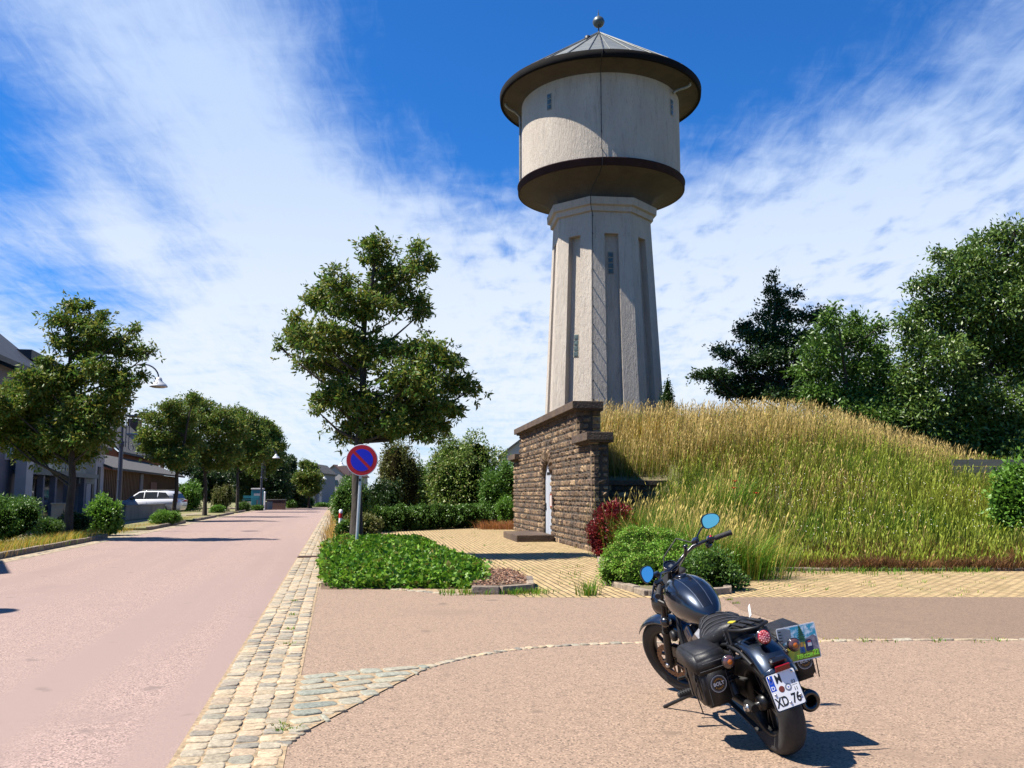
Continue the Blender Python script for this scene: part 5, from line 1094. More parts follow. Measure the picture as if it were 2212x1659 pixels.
# garden wall, car
c0, c1 = G(266, 1124), G(352, 1116)
gw = empty('garden_wall', (c0+c1)/2, math.atan2((c1-c0).y, (c1-c0).x), 'low grey concrete garden wall in front of the white car', 'wall')
m_gw = mat('garden_wall_concrete', (.30, .28, .25), .9, col2=(.20, .185, .165), ns=1.4, stretch=(1, 1, .3)); L_ = (c1-c0).length
mb = MB()
for k in range(3): mb.box((-L_/2+L_*(k+.5)/3, 0, .42), (L_/3-.02, .2, .84))
mb.build('wall', m_gw, gw); mb = MB(); mb.box((0, 0, .87), (L_+.1, .3, .07), bev=.01); mb.build('coping', m_gw, gw)
def suv(loc, yaw, label):
    e = empty('parked_car', loc, yaw, label, 'car'); s = 1.0
    # side profile, x forward; body (lower) and greenhouse
    prof = [(-2.3, .45), (-2.36, .75), (-2.3, 1.0), (-2.18, 1.10), (.95, 1.06), (1.35, 1.02), (2.15, .90), (2.33, .72), (2.34, .45), (2.2, .30), (-2.2, .30)]
    W = .93
    def extr(prof, w0, name, m, par, inset=None, zc=None):
        mb = MB(); n = len(prof); V = []
        for sy in (-1, 1):
            for (x, z) in prof: V.append((x, sy*(w0 if inset is None else w0-inset*(max(0, z-zc))), z))
        mb.add(V, [tuple(range(n)), tuple(range(n, 2*n))]+[(i, (i+1) % n, n+(i+1) % n, n+i) for i in range(n)]); o = mb.build(name, m, par)
        bm = bmesh.new(); bm.from_mesh(o.data); bmesh.ops.bevel(bm, geom=[q for q in bm.edges], offset=.035, segments=2, affect='EDGES', clamp_overlap=True); bm.to_mesh(o.data); bm.free(); o.data.polygons.foreach_set('use_smooth', [True]*len(o.data.polygons)); return o
    m_cw = mat('white_car_paint', (.66, .68, .74), .22, coat=1.); m_tyre = mat('tyre_rubber', (.02, .02, .02), .85); m_alloy = mat('alloy_rim', (.35, .35, .37), .35, .8)
    bd = extr(prof, W, 'body', m_cw, e)
    gh = [(-2.2, 1.08), (-2.02, 1.42), (-1.85, 1.62), (-1.2, 1.68), (-.1, 1.69), (.45, 1.60), (1.28, 1.05)]
    extr(gh, W-.02, 'cabin', m_cw, e, .28, 1.05)
    for nm, pl in (('window', [(.98, 1.12), (.40, 1.54), (.05, 1.58), (.05, 1.12)]), ('window', [(-.03, 1.12), (-.03, 1.585), (-.95, 1.585), (-.95, 1.12)]), ('window', [(-1.03, 1.13), (-1.03, 1.575), (-1.55, 1.54), (-1.92, 1.20)])):
        for sy in (-1, 1):
            mb = MB(); V = [(x, sy*(W-.02-.28*(z-1.05)+d), z) for d in (.0, .012) for (x, z) in pl]; n = len(pl)
            mb.add(V, [tuple(range(n)), tuple(range(n, 2*n))]+[(i, (i+1) % n, n+(i+1) % n, n+i) for i in range(n)]); mb.build(nm, m_gl, e)
    mb = MB(); mb.add([(-2.03, -.68, 1.46), (-2.03, .68, 1.46), (-2.23, .78, 1.13), (-2.23, -.78, 1.13)], [(0, 1, 2, 3)]); mb.add([(.50, -.66, 1.60), (.50, .66, 1.60), (1.27, .84, 1.09), (1.27, -.84, 1.09)], [(0, 1, 2, 3)]); mb.build('windscreen', m_gl, e)
    for sy in (-1, 1):
        mb = MB(); mb.box((-2.30, sy*.74, .96), (.16, .36, .14), bev=.03); mb.build('tail_light', mat('tail_light_red', (.35, .01, .015), .3) if sy < 0 else bpy.data.materials['tail_light_red'], e)
        mb = MB(); mb.box((2.2, sy*.72, .82), (.2, .36, .12), bev=.03); mb.build('headlight', m_balg, e)
        mb = MB(); mb.box((.82, sy*(W+.09), 1.10), (.12, .2, .14), bev=.03); mb.build('wing_mirror', m_slate2, e)
        mb = MB(); mb.tube([(-1.7, sy*.70, 1.68), (-1.5, sy*.70, 1.73), (.1, sy*.70, 1.74), (.3, sy*.70, 1.68)], .018, 6); mb.build('roof_rail', m_slate2, e)
        mb = MB(); mb.box((0, sy*(W+.005), .36), (4.3, .03, .14), bev=.01); mb.build('sill_trim', m_slate2, e)
        for xx in (-1.42, 1.42):
            Ax = Matrix(((1, 0, 0), (0, 0, 1), (0, 1, 0))); mb = MB(); mb.lathe([(.0, 0.), (.42, 0), (.42, .02)], c=(xx, sy*(W-.01), .36), n=24, axis=Ax); mb.build('wheel_arch', m_slate2, e)
            wv = MB(); wv.lathe([(.20, -.11), (.33, -.12), (.36, -.07), (.36, .07), (.33, .12), (.20, .11)], c=(xx, sy*(W-.08), .36), n=28, axis=Ax); wo_ = wv.build('wheel', m_tyre, e)
            rm = MB(); rm.lathe([(0, .06), (.07, .08), (.22, .05), (.23, .115), (.245, .115)], c=(xx, sy*(W-.08), .36), n=20, axis=Ax if sy > 0 else Ax @ Matrix.Scale(-1, 3, Vector((0, 0, 1)))); rm.build('rim', m_alloy, wo_)
    return e
cp = P(323, 1110, 65); suv((cp.x, 65, .12), math.atan2(.12, -1), 'white estate car parked behind the low concrete wall on the left')
# cabinets, bins, posts
def cabinet(x, y0, Y, w_, h_, name, label, cat):
    p = P(x, y0, Y); e = empty(name, (p.x, Y, 0), .2, label, cat); mb = MB(); mb.box((0, 0, h_/2), (w_, .35, h_), bev=.015); mb.build('body', m_gw if name != 'slim_cabinet' else m_wht, e)
    mb = MB(); mb.box((0, 0, h_+.03), (w_+.06, .42, .06), bev=.015); mb.build('cap', m_gw, e); mb = MB(); mb.box((0, -.19, h_*.55), (w_-.08, .02, h_*.7), bev=.004); d_ = mb.build('door', m_gw, e)
    mb = MB(); mb.box((w_*.3, -.205, h_*.55), (.03, .02, .12)); mb.build('handle', m_dark, d_)
cabinet(127, 1110, 37, .5, 1.15, 'utility_cabinet', 'grey utility cabinet beside the nearest street tree trunk', 'cabinet')
cabinet(483, 1104, RP(RS(483, -RW-2.2), -RW-2.2).y, .42, 1.45, 'slim_cabinet', 'slim pale grey cabinet among the shrubs by the kerb', 'cabinet')
p = P(556.5, 1080, 90); pt_ = empty('portable_toilet', (p.x, 90, .45), .15, 'turquoise portable toilet with a white roof under the trees', 'portable toilet')
m_tq = mat('turquoise_plastic', (.02, .22, .28), .5); mb = MB(); mb.box((0, 0, .78), (1.1, 1.1, 1.5), bev=.04); mb.build('cabin', m_tq, pt_); mb = MB(); mb.box((0, 0, 1.60), (1.2, 1.2, .16), bev=.06); mb.build('roof', m_wht, pt_)
mb = MB(); mb.box((0, -.56, .75), (.8, .03, 1.35), bev=.01); dd = mb.build('door', m_tq, pt_); mb = MB(); mb.box((0, -.585, 1.05), (.6, .02, .22)); mb.build('white_panel', m_wht, dd)
pw = [P(577, 1082, 93), P(617, 1082, 93)]; gw2 = empty('brick_garden_wall', (pw[0]+pw[1])/2-Vector((0, 0, .4)), 0, 'low reddish brick wall at the far left roadside', 'wall'); mb = MB(); mb.box((0, 0, .0), ((pw[1]-pw[0]).length, .25, 1.0)); mb.build('wall', m_brk, gw2)
mb = MB(); mb.box((0, 0, .53), ((pw[1]-pw[0]).length+.1, .33, .07)); mb.build('coping', m_gw, gw2)
gw3 = empty('terrace_wall', (P(535, 1085, 91)+P(575, 1085, 91))/2*1-Vector((0, 0, .3)), 0, 'low wall carrying the portable toilet', 'wall'); mb = MB(); mb.box((0, 0, -.1), (2.6, 2.0, .9)); mb.build('wall', m_gw, gw3)
p = P(571.5, 1082, 88); q = empty('white_stake', (p.x, 88, 0), 0, 'short white stake beside the second lamp post', 'post'); mb = MB(); mb.tube([(0, 0, 0), (0, 0, 1.7)], .07, 8); mb.build('post', m_white2, q); mb = MB(); mb.lathe([(.08, 1.68), (.08, 1.76), (0, 1.82)], n=8); mb.build('cap', m_white2, q)
p = P(541, 1075, 87); q = empty('park_bench', (p.x, 87, 0), 0, 'small green slatted bench left of the portable toilet', 'bench')
for z_ in (1.35, 1.2): mb = MB(); mb.box((0, .2, z_), (1.5, .04, .1)); mb.build('backrest', m_tq, q)
mb = MB(); mb.box((0, 0, 1.0), (1.5, .4, .05)); mb.build('seat', m_tq, q)
for xx in (-.65, .65): mb = MB(); mb.box((xx, .05, .5), (.08, .35, 1.0)); mb.build('leg', m_gw, q)
# ---------------------------------------------------------------- street lamps
m_lp = mat('lamp_blue_grey', (.055, .065, .10), .45, .3); m_shade = mat('lamp_shade_white', (.62, .64, .66), .4)
def lamp(x, yb, Y, htop, label, side=1, reach=1.45, col=None):
    p = P(x, yb, Y); e = empty('street_lamp', (p.x, Y, 0), 0, label, 'street lamp', 'arched street lamps along the road'); m = col or m_lp
    mb = MB(); mb.tube([(0, 0, -.1), (0, 0, htop*.30), (0, 0, htop*.52)], [.105, .095, .085], 12); mb.tube([(0, 0, htop*.52), (0, 0, htop*.90)], [.06, .05], 10); mb.lathe([(.10, htop*.50), (.115, htop*.51), (.115, htop*.525), (.06, htop*.54)], n=12)
    for fz in (.30,): mb.lathe([(.10, htop*fz), (.112, htop*fz+.02), (.10, htop*fz+.05)], n=12)
    mb.build('pole', m, e)
    am = MB(); pts = [(0, 0, htop*.82)]
    for k in range(15):
        a = math.pi*(1-k/14)*1.02; pts.append((side*(reach/2*.98+math.cos(a)*reach/2), 0, htop-.62+math.sin(a)*.62)) 
    am.tube(pts, .032, 8); am.build('arm', m, e)
    br = MB()
    for dx, z0, z1 in ((.17, .50, .80), (.30, .50, .80)): br.tube([(side*dx, 0, htop*z0), (side*dx, 0, htop*z1)], .018, 6)
    for fz in (.53, .62, .78): br.tube([(0, 0, htop*fz), (side*.36, 0, htop*fz)], .014, 6)
    sp_ = [(side*(.30+.13-.13*math.cos(t)*(1-t/9)), 0, htop*.50-.0-.17*math.sin(t)*(1-t/9)) for t in np.linspace(0, 5.6, 24)]
    br.tube(sp_, .018, 6); br.build('scroll_bracket', m, e)
    hx = side*reach; hz = htop-.62
    hd_ = MB(); hd_.lathe([(.05, hz+.06), (.10, hz+.03), (.13, hz-.05), (.15, hz-.12), (.30, hz-.24), (.36, hz-.32), (.365, hz-.36), (.34, hz-.35)], c=(hx, 0, 0), n=28); sh = hd_.build('lamp_shade', m_shade, e)
    gl = MB(); gl.lathe([(.30, hz-.345), (.26, hz-.39), (0, hz-.40)], c=(hx, 0, 0), n=24); gl.build('lamp_glass', mat('lamp_glass', (.35, .30, .26), .2) if 'lamp_glass' not in bpy.data.materials else bpy.data.materials['lamp_glass'], sh); return e
lamp(255, 1100, 38, 7.05, 'nearest arched lamp on the left with a white bell shade')
lamp(563, 1100, 86, 5.9, 'arched lamp beside the portable toilet', 1, 1.3, m_lp)
lamp(627, 1100, 104, 5.0, 'farther arched lamp in front of the small round-headed tree', 1, 1.35)
lamp(683, 1098, 118, 4.4, 'far arched lamp in front of the white gable', 1, .95)
lamp(760, 1098, 88, 5.2, 'arched lamp on the right roadside, half hidden by the sign', -1, 1.1)
# ---------------------------------------------------------------- buildings at the far end
def simple_house(name, label, x0, x1, ye, yr, Y, dep, mw, mr, ridge='depth', zr=0):
    a, b = P(x0, ye, Y), P(x1, ye, Y); c = (a+b)/2; w_ = (b-a).length; zt = a.z; r_ = P((x0+x1)/2, yr, Y).z
    e = empty(name, (c.x, Y, 0), zr, label, 'house'); mb = MB(); mb.box((0, dep/2, zt/2), (w_, dep, zt)); mb.add([(-w_/2, .005, zt), (w_/2, .005, zt), (0, .005, r_), (-w_/2, dep-.005, zt), (w_/2, dep-.005, zt), (0, dep-.005, r_)], [(0, 1, 2), (3, 5, 4)]); mb.build('wall', mw, e)
    for sx in (-1, 1):
        mb = MB(); q = [(sx*(w_/2+.25), -.3, zt-.2), (0, -.3, r_+.02), (0, dep+.3, r_+.02), (sx*(w_/2+.25), dep+.3, zt-.2)]; mb.add(q+[(x, y, z+.18) for x, y, z in q], [(0, 1, 2, 3), (4, 7, 6, 5), (0, 4, 5, 1), (1, 5, 6, 2), (2, 6, 7, 3), (3, 7, 4, 0)]); mb.build('roof', mr, e)
    return e, w_, zt
m_rb = mat('red_brown_tiles', (.13, .06, .045), .8, col2=(.09, .045, .035), ns=3); m_bg = mat('blue_grey_render', (.20, .22, .28), .9)
e, w_, zt = simple_house('gabled_house', 'pale house with a red-brown gable roof at the far end of the road', 696, 747, 1027, 1006, 150, 12, mat('far_white_render', (.50, .46, .44), .9, col2=(.42, .39, .37), ns=.6), m_rb, zr=-.15)
mb = MB(); mb.box((-w_*.32, -.05, 1.3), (w_*.28, .1, 2.6)); mb.build('garage_door', m_wood, e); mb = MB(); mb.box((w_*.1, -.05, 3.4), (.5, .1, .9)); mb.build('window', m_gl, e)
e, w_, zt = simple_house('blue_grey_house', 'blue-grey house behind the small round-headed tree', 655, 696, 1022, 1004, 135, 10, m_bg, m_slate)
for xx in (-.25, .2): mb = MB(); mb.box((w_*xx, -.03, 1.6), (.35, .06, 2.2)); mb.build('window', m_gl, e)
simple_house('slate_roof_house', 'house showing only its grey slate roof left of the gatehouse', 1082, 1215, 985, 935, 75, 9, m_wht, m_slate)

# off the left edge: a lamp and a gabled barn whose shadows fall on the road
q = G(48, 1322); lamp_o = lamp(0, 1200, 20, 7.05, 'arched lamp just outside the left edge of the picture'); lamp_o.location = (q.x-1.45-4.35, q.y-.75, 0)
e = empty('roadside_barn', (-19.6, 17.2, 0), 0, 'pale gabled barn just outside the left edge of the picture', 'barn'); mb = MB(); mb.box((0, 0, 2.6), (8, 7, 5.2)); mb.add([(4, -3.5, 5.2), (4, 3.5, 5.2), (4, 0, 8.1), (-4, -3.5, 5.2), (-4, 3.5, 5.2), (-4, 0, 8.1)], [(0, 1, 2), (3, 5, 4)]); mb.build('wall', m_wht, e)
for sy in (-1, 1): mb = MB(); q = [(-4.3, sy*3.9, 4.95), (4.3, sy*3.9, 4.95), (4.3, 0, 8.25), (-4.3, 0, 8.25)]; mb.add(q+[(a, b, c+.15) for a, b, c in q], [(0, 1, 2, 3), (4, 7, 6, 5), (0, 4, 5, 1), (1, 5, 6, 2), (2, 6, 7, 3), (3, 7, 4, 0)]); mb.build('roof', m_slate, e)
# ---------------------------------------------------------------- motorcycle (x forward, y left, z up; origin under the rear axle)
m_blk = mat('gloss_black', (.010, .010, .012), .25, .2, coat=.6); m_sat = mat('satin_black', (.014, .014, .015), .5, .3); m_rub = mat('tyre', (.016, .016, .017), .75, bump=.001, bs=200, col2=(.03, .028, .026), ns=30)
m_tank = mat('slate_blue_metallic', (.016, .022, .034), .30, .75, coat=1.); m_str = mat('tank_stripe_black', (.006, .007, .010), .28, .3, coat=.8); m_line = mat('stripe_edge', (.10, .12, .16), .3, .6)
m_lea = mat('black_leather', (.010, .010, .012), .45, spec=.35, bump=.0015, bs=260, col2=(.022, .022, .024), ns=30); m_leas = mat('leather_stitch', (.05, .05, .055), .7)
m_alu = mat('cast_aluminium', (.20, .20, .21), .38, .85, col2=(.14, .14, .15), ns=30); m_fin = mat('dark_engine', (.022, .022, .024), .5, .5); m_steel = mat('bolt_steel', (.45, .45, .46), .25, .95)
m_mir = mat('mirror_glass', (.80, .74, .68), .03, 1.0); m_disc = mat('brake_disc', (.16, .10, .07), .35, .9); m_rim = mat('wheel_black', (.012, .012, .013), .35, .4); m_amb = mat('amber_lens', (.65, .16, .01), .15); m_clr = mat('smoked_lens', (.10, .05, .05), .08, spec=.8); m_rlens = mat('red_lens', (.38, .02, .025), .12, spec=.8, col2=(.62, .16, .16), ns=55, nd=1, lo=.5, hi=.56)
m_rfl = mat('red_reflector', (.22, .004, .004), .15); m_pw = mat('plate_white', (1.0, 1.0, 1.0), .35); m_pb = mat('plate_blue', (.01, .08, .62), .4); m_ptx = mat('plate_black', (.008, .008, .008), .5); m_seal = mat('seal_grey', (.30, .33, .38), .4, .3)
moto = empty('motorcycle', (1.668, 5.755, 0), 0, 'dark slate-blue cruiser motorcycle leaning on its side stand in the street', 'motorcycle')
moto.rotation_euler = (R(-16), 0, R(90+9.57))
SP, SD, SA = Vector((1.19, 0, .93)), Vector((-.485, 0, .8746)), R(28.2)
ST = Matrix.Translation(SP) @ Matrix.Rotation(SA, 4, SD) @ Matrix.Translation(-SP)
AY = Matrix(((1, 0, 0), (0, 0, 1), (0, -1, 0)))            # lathe axis along y
def ap(name, mb, m, par=None, st=False, smooth=None, fix=True):
    if st: mb.xform(ST)
    o = mb.build(name, m, par or moto, fix=fix)
    if smooth: o.data.polygons.foreach_set('use_smooth', [True]*len(o.data.polygons))
    return o
def arc_shell(c, r, w_, a0, a1, n=24, m=7, drop=.35, th=.006, edge=None):
    """mudguard: sweeps around a wheel; angles in degrees from +x, rounded section"""
    mb = MB(); V = []; 
    for layer in (0, 1):
        for i in range(n+1):
            a = R(a0+(a1-a0)*i/n); 
            for j in range(m+1):
                t = j/m*2-1; rr = r-w_*drop*abs(t)**2.6-layer*th; V.append(Vector((c[0]+math.cos(a)*rr, t*w_*(1 if edge is None else edge(i/n)), c[2]+math.sin(a)*rr)))
    b = (n+1)*(m+1); F = []
    for i in range(n):
        for j in range(m):
            q = (i*(m+1)+j, i*(m+1)+j+1, (i+1)*(m+1)+j+1, (i+1)*(m+1)+j); F += [q, tuple(b+k for k in q[::-1])]
    for i in range(n):
        for j in (0, m): q = (i*(m+1)+j, (i+1)*(m+1)+j, b+(i+1)*(m+1)+j, b+i*(m+1)+j); F.append(q)
    for j in range(m):
        for i in (0, n): q = (i*(m+1)+j, i*(m+1)+j+1, b+i*(m+1)+j+1, b+i*(m+1)+j); F.append(q)
    mb.add(V, F, 0, True); return mb
def wheel(cx, cz, ro, hw, ri, nm, st, disc_y, disc_r, spokes=10):
    mb = MB(); prof = []
    for k in range(15):
        a = math.pi*(k/14)-math.pi/2; prof.append((ri+(ro-ri)*(.30+.70*math.cos(a)**.75 if abs(a) < 1.55 else .22), hw*math.sin(a)**1 if 1 else 0))
    prof = [(ri-.012, -hw*.62), (ri+.01, -hw*.75)]+[(ri+(ro-ri)*(.35+.65*max(0, math.cos(a))**.62), hw*math.sin(a)) for a in np.linspace(-1.5, 1.5, 17)]+[(ri+.01, hw*.75), (ri-.012, hw*.62)]
    mb.lathe(prof, c=(cx, 0, cz), n=72, axis=AY); w_ = ap(nm, mb, m_rub, None, st)
    rb = MB(); rb.lathe([(ri+.004, -hw*.70), (ri-.004, -hw*.72), (ri-.022, -hw*.45), (ri-.03, 0), (ri-.022, hw*.45), (ri-.004, hw*.72), (ri+.004, hw*.70)], c=(cx, 0, cz), n=64, axis=AY)
    rb.lathe([(0, -.07), (.045, -.07), (.05, -.03), (.05, .03), (.045, .07), (0, .07)], c=(cx, 0, cz), n=24, axis=AY)
    for k in range(spokes):
        a = 2*math.pi*(k//2)/(spokes/2)+(.16 if k % 2 else -.16); d = Vector((math.cos(a), 0, math.sin(a))); a2 = 2*math.pi*(k//2)/(spokes/2)+(.30 if k % 2 else -.30)*.62; d2 = Vector((math.cos(a2), 0, math.sin(a2)))
        c0 = Vector((cx, 0, cz)); p0, p1 = c0+d*.04, c0+d2*(ri-.02); ax = (p1-p0).normalized(); sd_ = Vector((0, 1, 0)).cross(ax)
        Mx = Matrix((ax, Vector((0, 1, 0)), sd_)).transposed(); rb.box((p0+p1)/2, ((p1-p0).length, .028, .018), Mx, bev=.005)
    ap('rim', rb, m_rim, w_, st)
    if disc_r:
        for sy in (1, -1) if disc_y is None else (1 if disc_y > 0 else -1,):
            y = abs(disc_y or .07)*sy; db = MB(); nT = 30; V = []; F = []
            for k in range(nT*4):
                a = 2*math.pi*k/(nT*4); ro_ = disc_r*(1-.035*(k % 4 in (0, 1))); ri_ = disc_r*.70*(1+.03*(k % 8 < 4))
                for (rr, yy) in ((ro_, -.0025), (ro_, .0025), (ri_, .0025), (ri_, -.0025)): V.append(Vector((cx+math.cos(a)*rr, y+yy, cz+math.sin(a)*rr)))
            nn = nT*4
            for k in range(nn):
                q = (k+1) % nn
                for e in range(4): F.append((k*4+e, q*4+e, q*4+(e+1) % 4, k*4+(e+1) % 4))
            db.add(V, F)
            for k in range(5):
                a = 2*math.pi*k/5; d = Vector((math.cos(a), 0, math.sin(a))); db.tube([Vector((cx, y, cz))+d*.04, Vector((cx, y, cz))+d*disc_r*.74], .008, 6)
            for k in range(20):      # drilled holes shown as small dark studs
                a = 2*math.pi*k/20+.1; rr = disc_r*(.80 if k % 2 else .88); db.lathe([(.0, .0032), (.006, .0032)], c=(cx+math.cos(a)*rr, y, cz+math.sin(a)*rr), n=8, axis=AY, mi=1)
            ap('brake_disc', db, [m_disc, m_ptx], w_, st)
    return w_
wheel(0, .325, .325, .080, .205, 'rear_wheel', False, -.085, .14)
wheel(1.57, .33, .33, .055, .245, 'front_wheel', True, .068, .15)
# belt pulley and guard on the left of the rear wheel
mb = MB(); mb.lathe([(.155, .095), (.16, .075), (.16, .125), (.148, .125), (.14, .1), (.0, .1)], c=(0, 0, .325), n=48, axis=AY @ Matrix.Scale(-1, 3, Vector((0, 0, 1)))); ap('belt_pulley', mb, m_sat)
for z0 in (.165, -.16): pass
bb = MB(); pts_t = [(0, .108, .49), (.70, .108, .41)]; pts_b = [(0, .108, .165), (.70, .108, .33)]
for pp in (pts_t, pts_b): a, b = Vector(pp[0]), Vector(pp[1]); bb.box((a+b)/2, ((b-a).length, .03, .008), Euler((0, -math.atan2((b-a).z, (b-a).x), 0)))
ap('drive_belt', bb, m_rub)
# swingarm and shocks
sw = MB()
for sy in (-1, 1): sw.tube([(-.06, sy*.125, .325), (.25, sy*.125, .345), (.58, sy*.12, .38)], [.026, .03, .035], 10)
sw.tube([(.55, -.13, .38), (.55, .13, .38)], .035, 12); ap('swingarm', sw, m_sat)
ax_ = MB(); ax_.tube([(0, -.17, .325), (0, .17, .325)], .014, 10)
for sy in (-1, 1): ax_.lathe([(0, 0), (.026, 0), (.026, .02), (0, .02)], c=(0, sy*.155, .325), n=6, axis=AY @ Matrix.Scale(sy*-1, 3, Vector((0, 0, 1))))
ap('rear_axle', ax_, m_steel)
for sy in (-1, 1):
    s_ = MB(); a, b = Vector((.07, sy*.165, .40)), Vector((.19, sy*.17, .70)); s_.tube([a, b], .014, 8); hx = []
    for k in range(90): t = k/89; q = a.lerp(b, .22+.66*t); an = t*math.pi*2*8; u = Vector((1, 0, -.4)).normalized(); v_ = Vector((0, 1, 0)); hx.append(q+(u*math.cos(an)+v_*math.sin(an))*.030)
    s_.tube(hx, .0055, 6); s_.tube([a, a.lerp(b, .2)], .026, 10); s_.tube([a.lerp(b, .88), b], .028, 10); ap('shock_absorber', s_, m_sat)
# frame
fr = MB()
for sy in (-1, 1):
    fr.tube([(1.17, sy*.03, .86), (1.08, sy*.10, .60), (1.0, sy*.13, .32), (.86, sy*.14, .22), (.55, sy*.14, .22), (.50, sy*.14, .45), (.38, sy*.13, .62), (.05, sy*.12, .64)], .018, 8)
    fr.tube([(1.17, 0, .90), (.7, sy*.05, .70), (.42, sy*.12, .64)], .02, 8)
fr.tube([(1.15, 0, .82), (1.23, 0, .99)], .036, 12); ap('frame', fr, m_sat)
# engine: V-twin
en = MB(); en.box((.72, 0, .36), (.42, .26, .22), bev=.05); en.lathe([(0, 0), (.10, 0), (.105, .02), (.10, .05), (.06, .06), (0, .062)], c=(.62, .13, .37), n=28, axis=AY @ Matrix.Scale(-1, 3, Vector((0, 0, 1)))); en.lathe([(0, 0), (.085, 0), (.09, .02), (.08, .045), (0, .05)], c=(.82, .13, .38), n=28, axis=AY @ Matrix.Scale(-1, 3, Vector((0, 0, 1))))
ap('crankcase', en, m_fin)
for sg, nm in ((-1, 'rear'), (1, 'front')):
    an = R(30)*sg; ax = Vector((math.sin(an), 0, math.cos(an))); base = Vector((.73+sg*.03, 0, .44)); Mx = Matrix((Vector((ax.z, 0, -ax.x)), Vector((0, 1, 0)), ax)).transposed()
    cy = MB(); 
    for k in range(11): cy.box(base+ax*(.02+k*.0175), (.155+.012*(k > 6), .175, .006), Mx, bev=.0025)
    cy.box(base+ax*.10, (.115, .13, .2), Mx, bev=.02); c_ = ap('cylinder', cy, m_fin)
    hd_ = MB(); hd_.box(base+ax*.235, (.15, .165, .07), Mx, bev=.02); ap('cylinder_head', hd_, m_fin, c_)
    for sy in (1, -1):
        cv = MB(); cv.box(base+ax*.225+Vector((0, sy*.098, 0)), (.125, .03, .095), Mx, bev=.013); cv.box(base+ax*.225+Vector((0, sy*.112, 0)), (.07, .012, .05), Mx, bev=.005)
        k_ = ap('head_cover', cv, m_alu, c_)
        for dx, dz in ((-.038, .02), (.038, .02)): bt = MB(); bt.lathe([(0, .007), (.007, .007), (.008, 0)], c=base+ax*(.225+dz)+Vector((ax.z*dx, sy*.114, -ax.x*dx)), n=8, axis=AY @ Matrix.Scale(-sy, 3, Vector((0, 0, 1)))); bt.build('bolt', m_steel, c_)
# big silver side cover seen between tank and seat
sc_ = MB(); pl = [(.41, .56), (.43, .70), (.52, .74), (.62, .69), (.62, .56), (.51, .52)]
V = [(x, .135, z) for x, z in pl]+[(x*.0+x, .175, z) for x, z in [(.435, .575), (.45, .685), (.52, .715), (.595, .675), (.595, .575), (.51, .545)]]
sc_.add(V, [tuple(range(6, 12))]+[(i, (i+1) % 6, 6+(i+1) % 6, 6+i) for i in range(6)]); sc_.box((.52, .176, .65), (.06, .012, .03), Euler((0, .3, 0)), bev=.004); o_ = ap('side_cover', sc_, m_alu)
for p_ in ((.475, .178, .665), (.54, .178, .60)):
    bt = MB(); bt.lathe([(0, .006), (.009, .006), (.010, 0)], c=p_, n=10, axis=AY @ Matrix.Scale(-1, 3, Vector((0, 0, 1)))); bt.lathe([(0, .0065), (.0045, .0065)], c=p_, n=8, axis=AY @ Matrix.Scale(-1, 3, Vector((0, 0, 1))), mi=1); bt.build('bolt', [m_steel, m_ptx], o_)
ac = MB(); ac.box((.74, -.17, .66), (.22, .12, .12), bev=.045); ac.box((.56, -.16, .67), (.10, .11, .10), bev=.03); ap('air_cleaner', ac, m_sat)
# exhaust on the right
ex = MB(); ex.tube([(.88, -.09, .62), (.98, -.15, .55), (.96, -.19, .36), (.80, -.20, .25), (.45, -.20, .25), (.20, -.215, .27)], .024, 10); ex.tube([(.62, -.09, .62), (.56, -.17, .55), (.52, -.20, .34), (.42, -.20, .26)], .022, 10); ap('exhaust_pipe', ex, m_fin)
mf = MB(); Axm = Matrix.Rotation(R(-92), 3, 'Y'); mf.lathe([(.03, 0), (.052, .04), (.058, .12), (.058, .36), (.066, .40), (.066, .43), (.058, .44), (.038, .442), (.034, .42), (.034, .30), (0, .30)], c=(.27, -.235, .285), n=28, axis=Axm); mf.xform(Matrix.Translation((.04, .03, .01))); muf = ap('muffler', mf, m_blk)
# tank
def loft(secs, n=20, cap=True, ex=2.4, mi=0):
    """secs: (x, half width, z bottom, z top, [y centre]) superellipse sections"""
    mb = MB(); V = []
    for s_ in secs:
        x, w_, zb, zt = s_[:4]; yc = s_[4] if len(s_) > 4 else 0
        for k in range(n):
            a = 2*math.pi*k/n; ca, sa = math.cos(a), math.sin(a); y = math.copysign(abs(ca)**(2/ex), ca)*w_; zc = (zb+zt)/2; z = zc+math.copysign(abs(sa)**(2/ex), sa)*(zt-zb)/2
            if sa < 0: y *= 1-.18*abs(sa)
            V.append((x, y+yc, z))
    F = [(i*n+k, i*n+(k+1) % n, (i+1)*n+(k+1) % n, (i+1)*n+k) for i in range(len(secs)-1) for k in range(n)]
    mb.add(V, F, mi, True)
    if cap: mb.add(V[:n], [tuple(range(n))[::-1]], mi, True); mb.add(V[-n:], [tuple(range(n))], mi, True)
    return mb
TK = [(.565, .025, .765, .795), (.585, .060, .74, .83), (.63, .098, .71, .875), (.69, .128, .70, .925), (.77, .153, .69, .965), (.86, .170, .69, .995), (.95, .172, .70, 1.012), (1.04, .158, .72, 1.018), (1.10, .128, .745, 1.0), (1.14, .09, .78, .97), (1.155, .045, .84, .93)]
tk = loft(TK, 40, ex=2.45); tank = ap('fuel_tank', tk, m_tank)
def tanktop(x, y):
    xs = [t[0] for t in TK]; w_ = np.interp(x, xs, [t[1] for t in TK]); zb = np.interp(x, xs, [t[2] for t in TK]); zt = np.interp(x, xs, [t[3] for t in TK]); c_ = min(1, abs(y)/w_)
    return (zb+zt)/2+(zt-zb)/2*(1-c_**2.45)**(1/2.45)
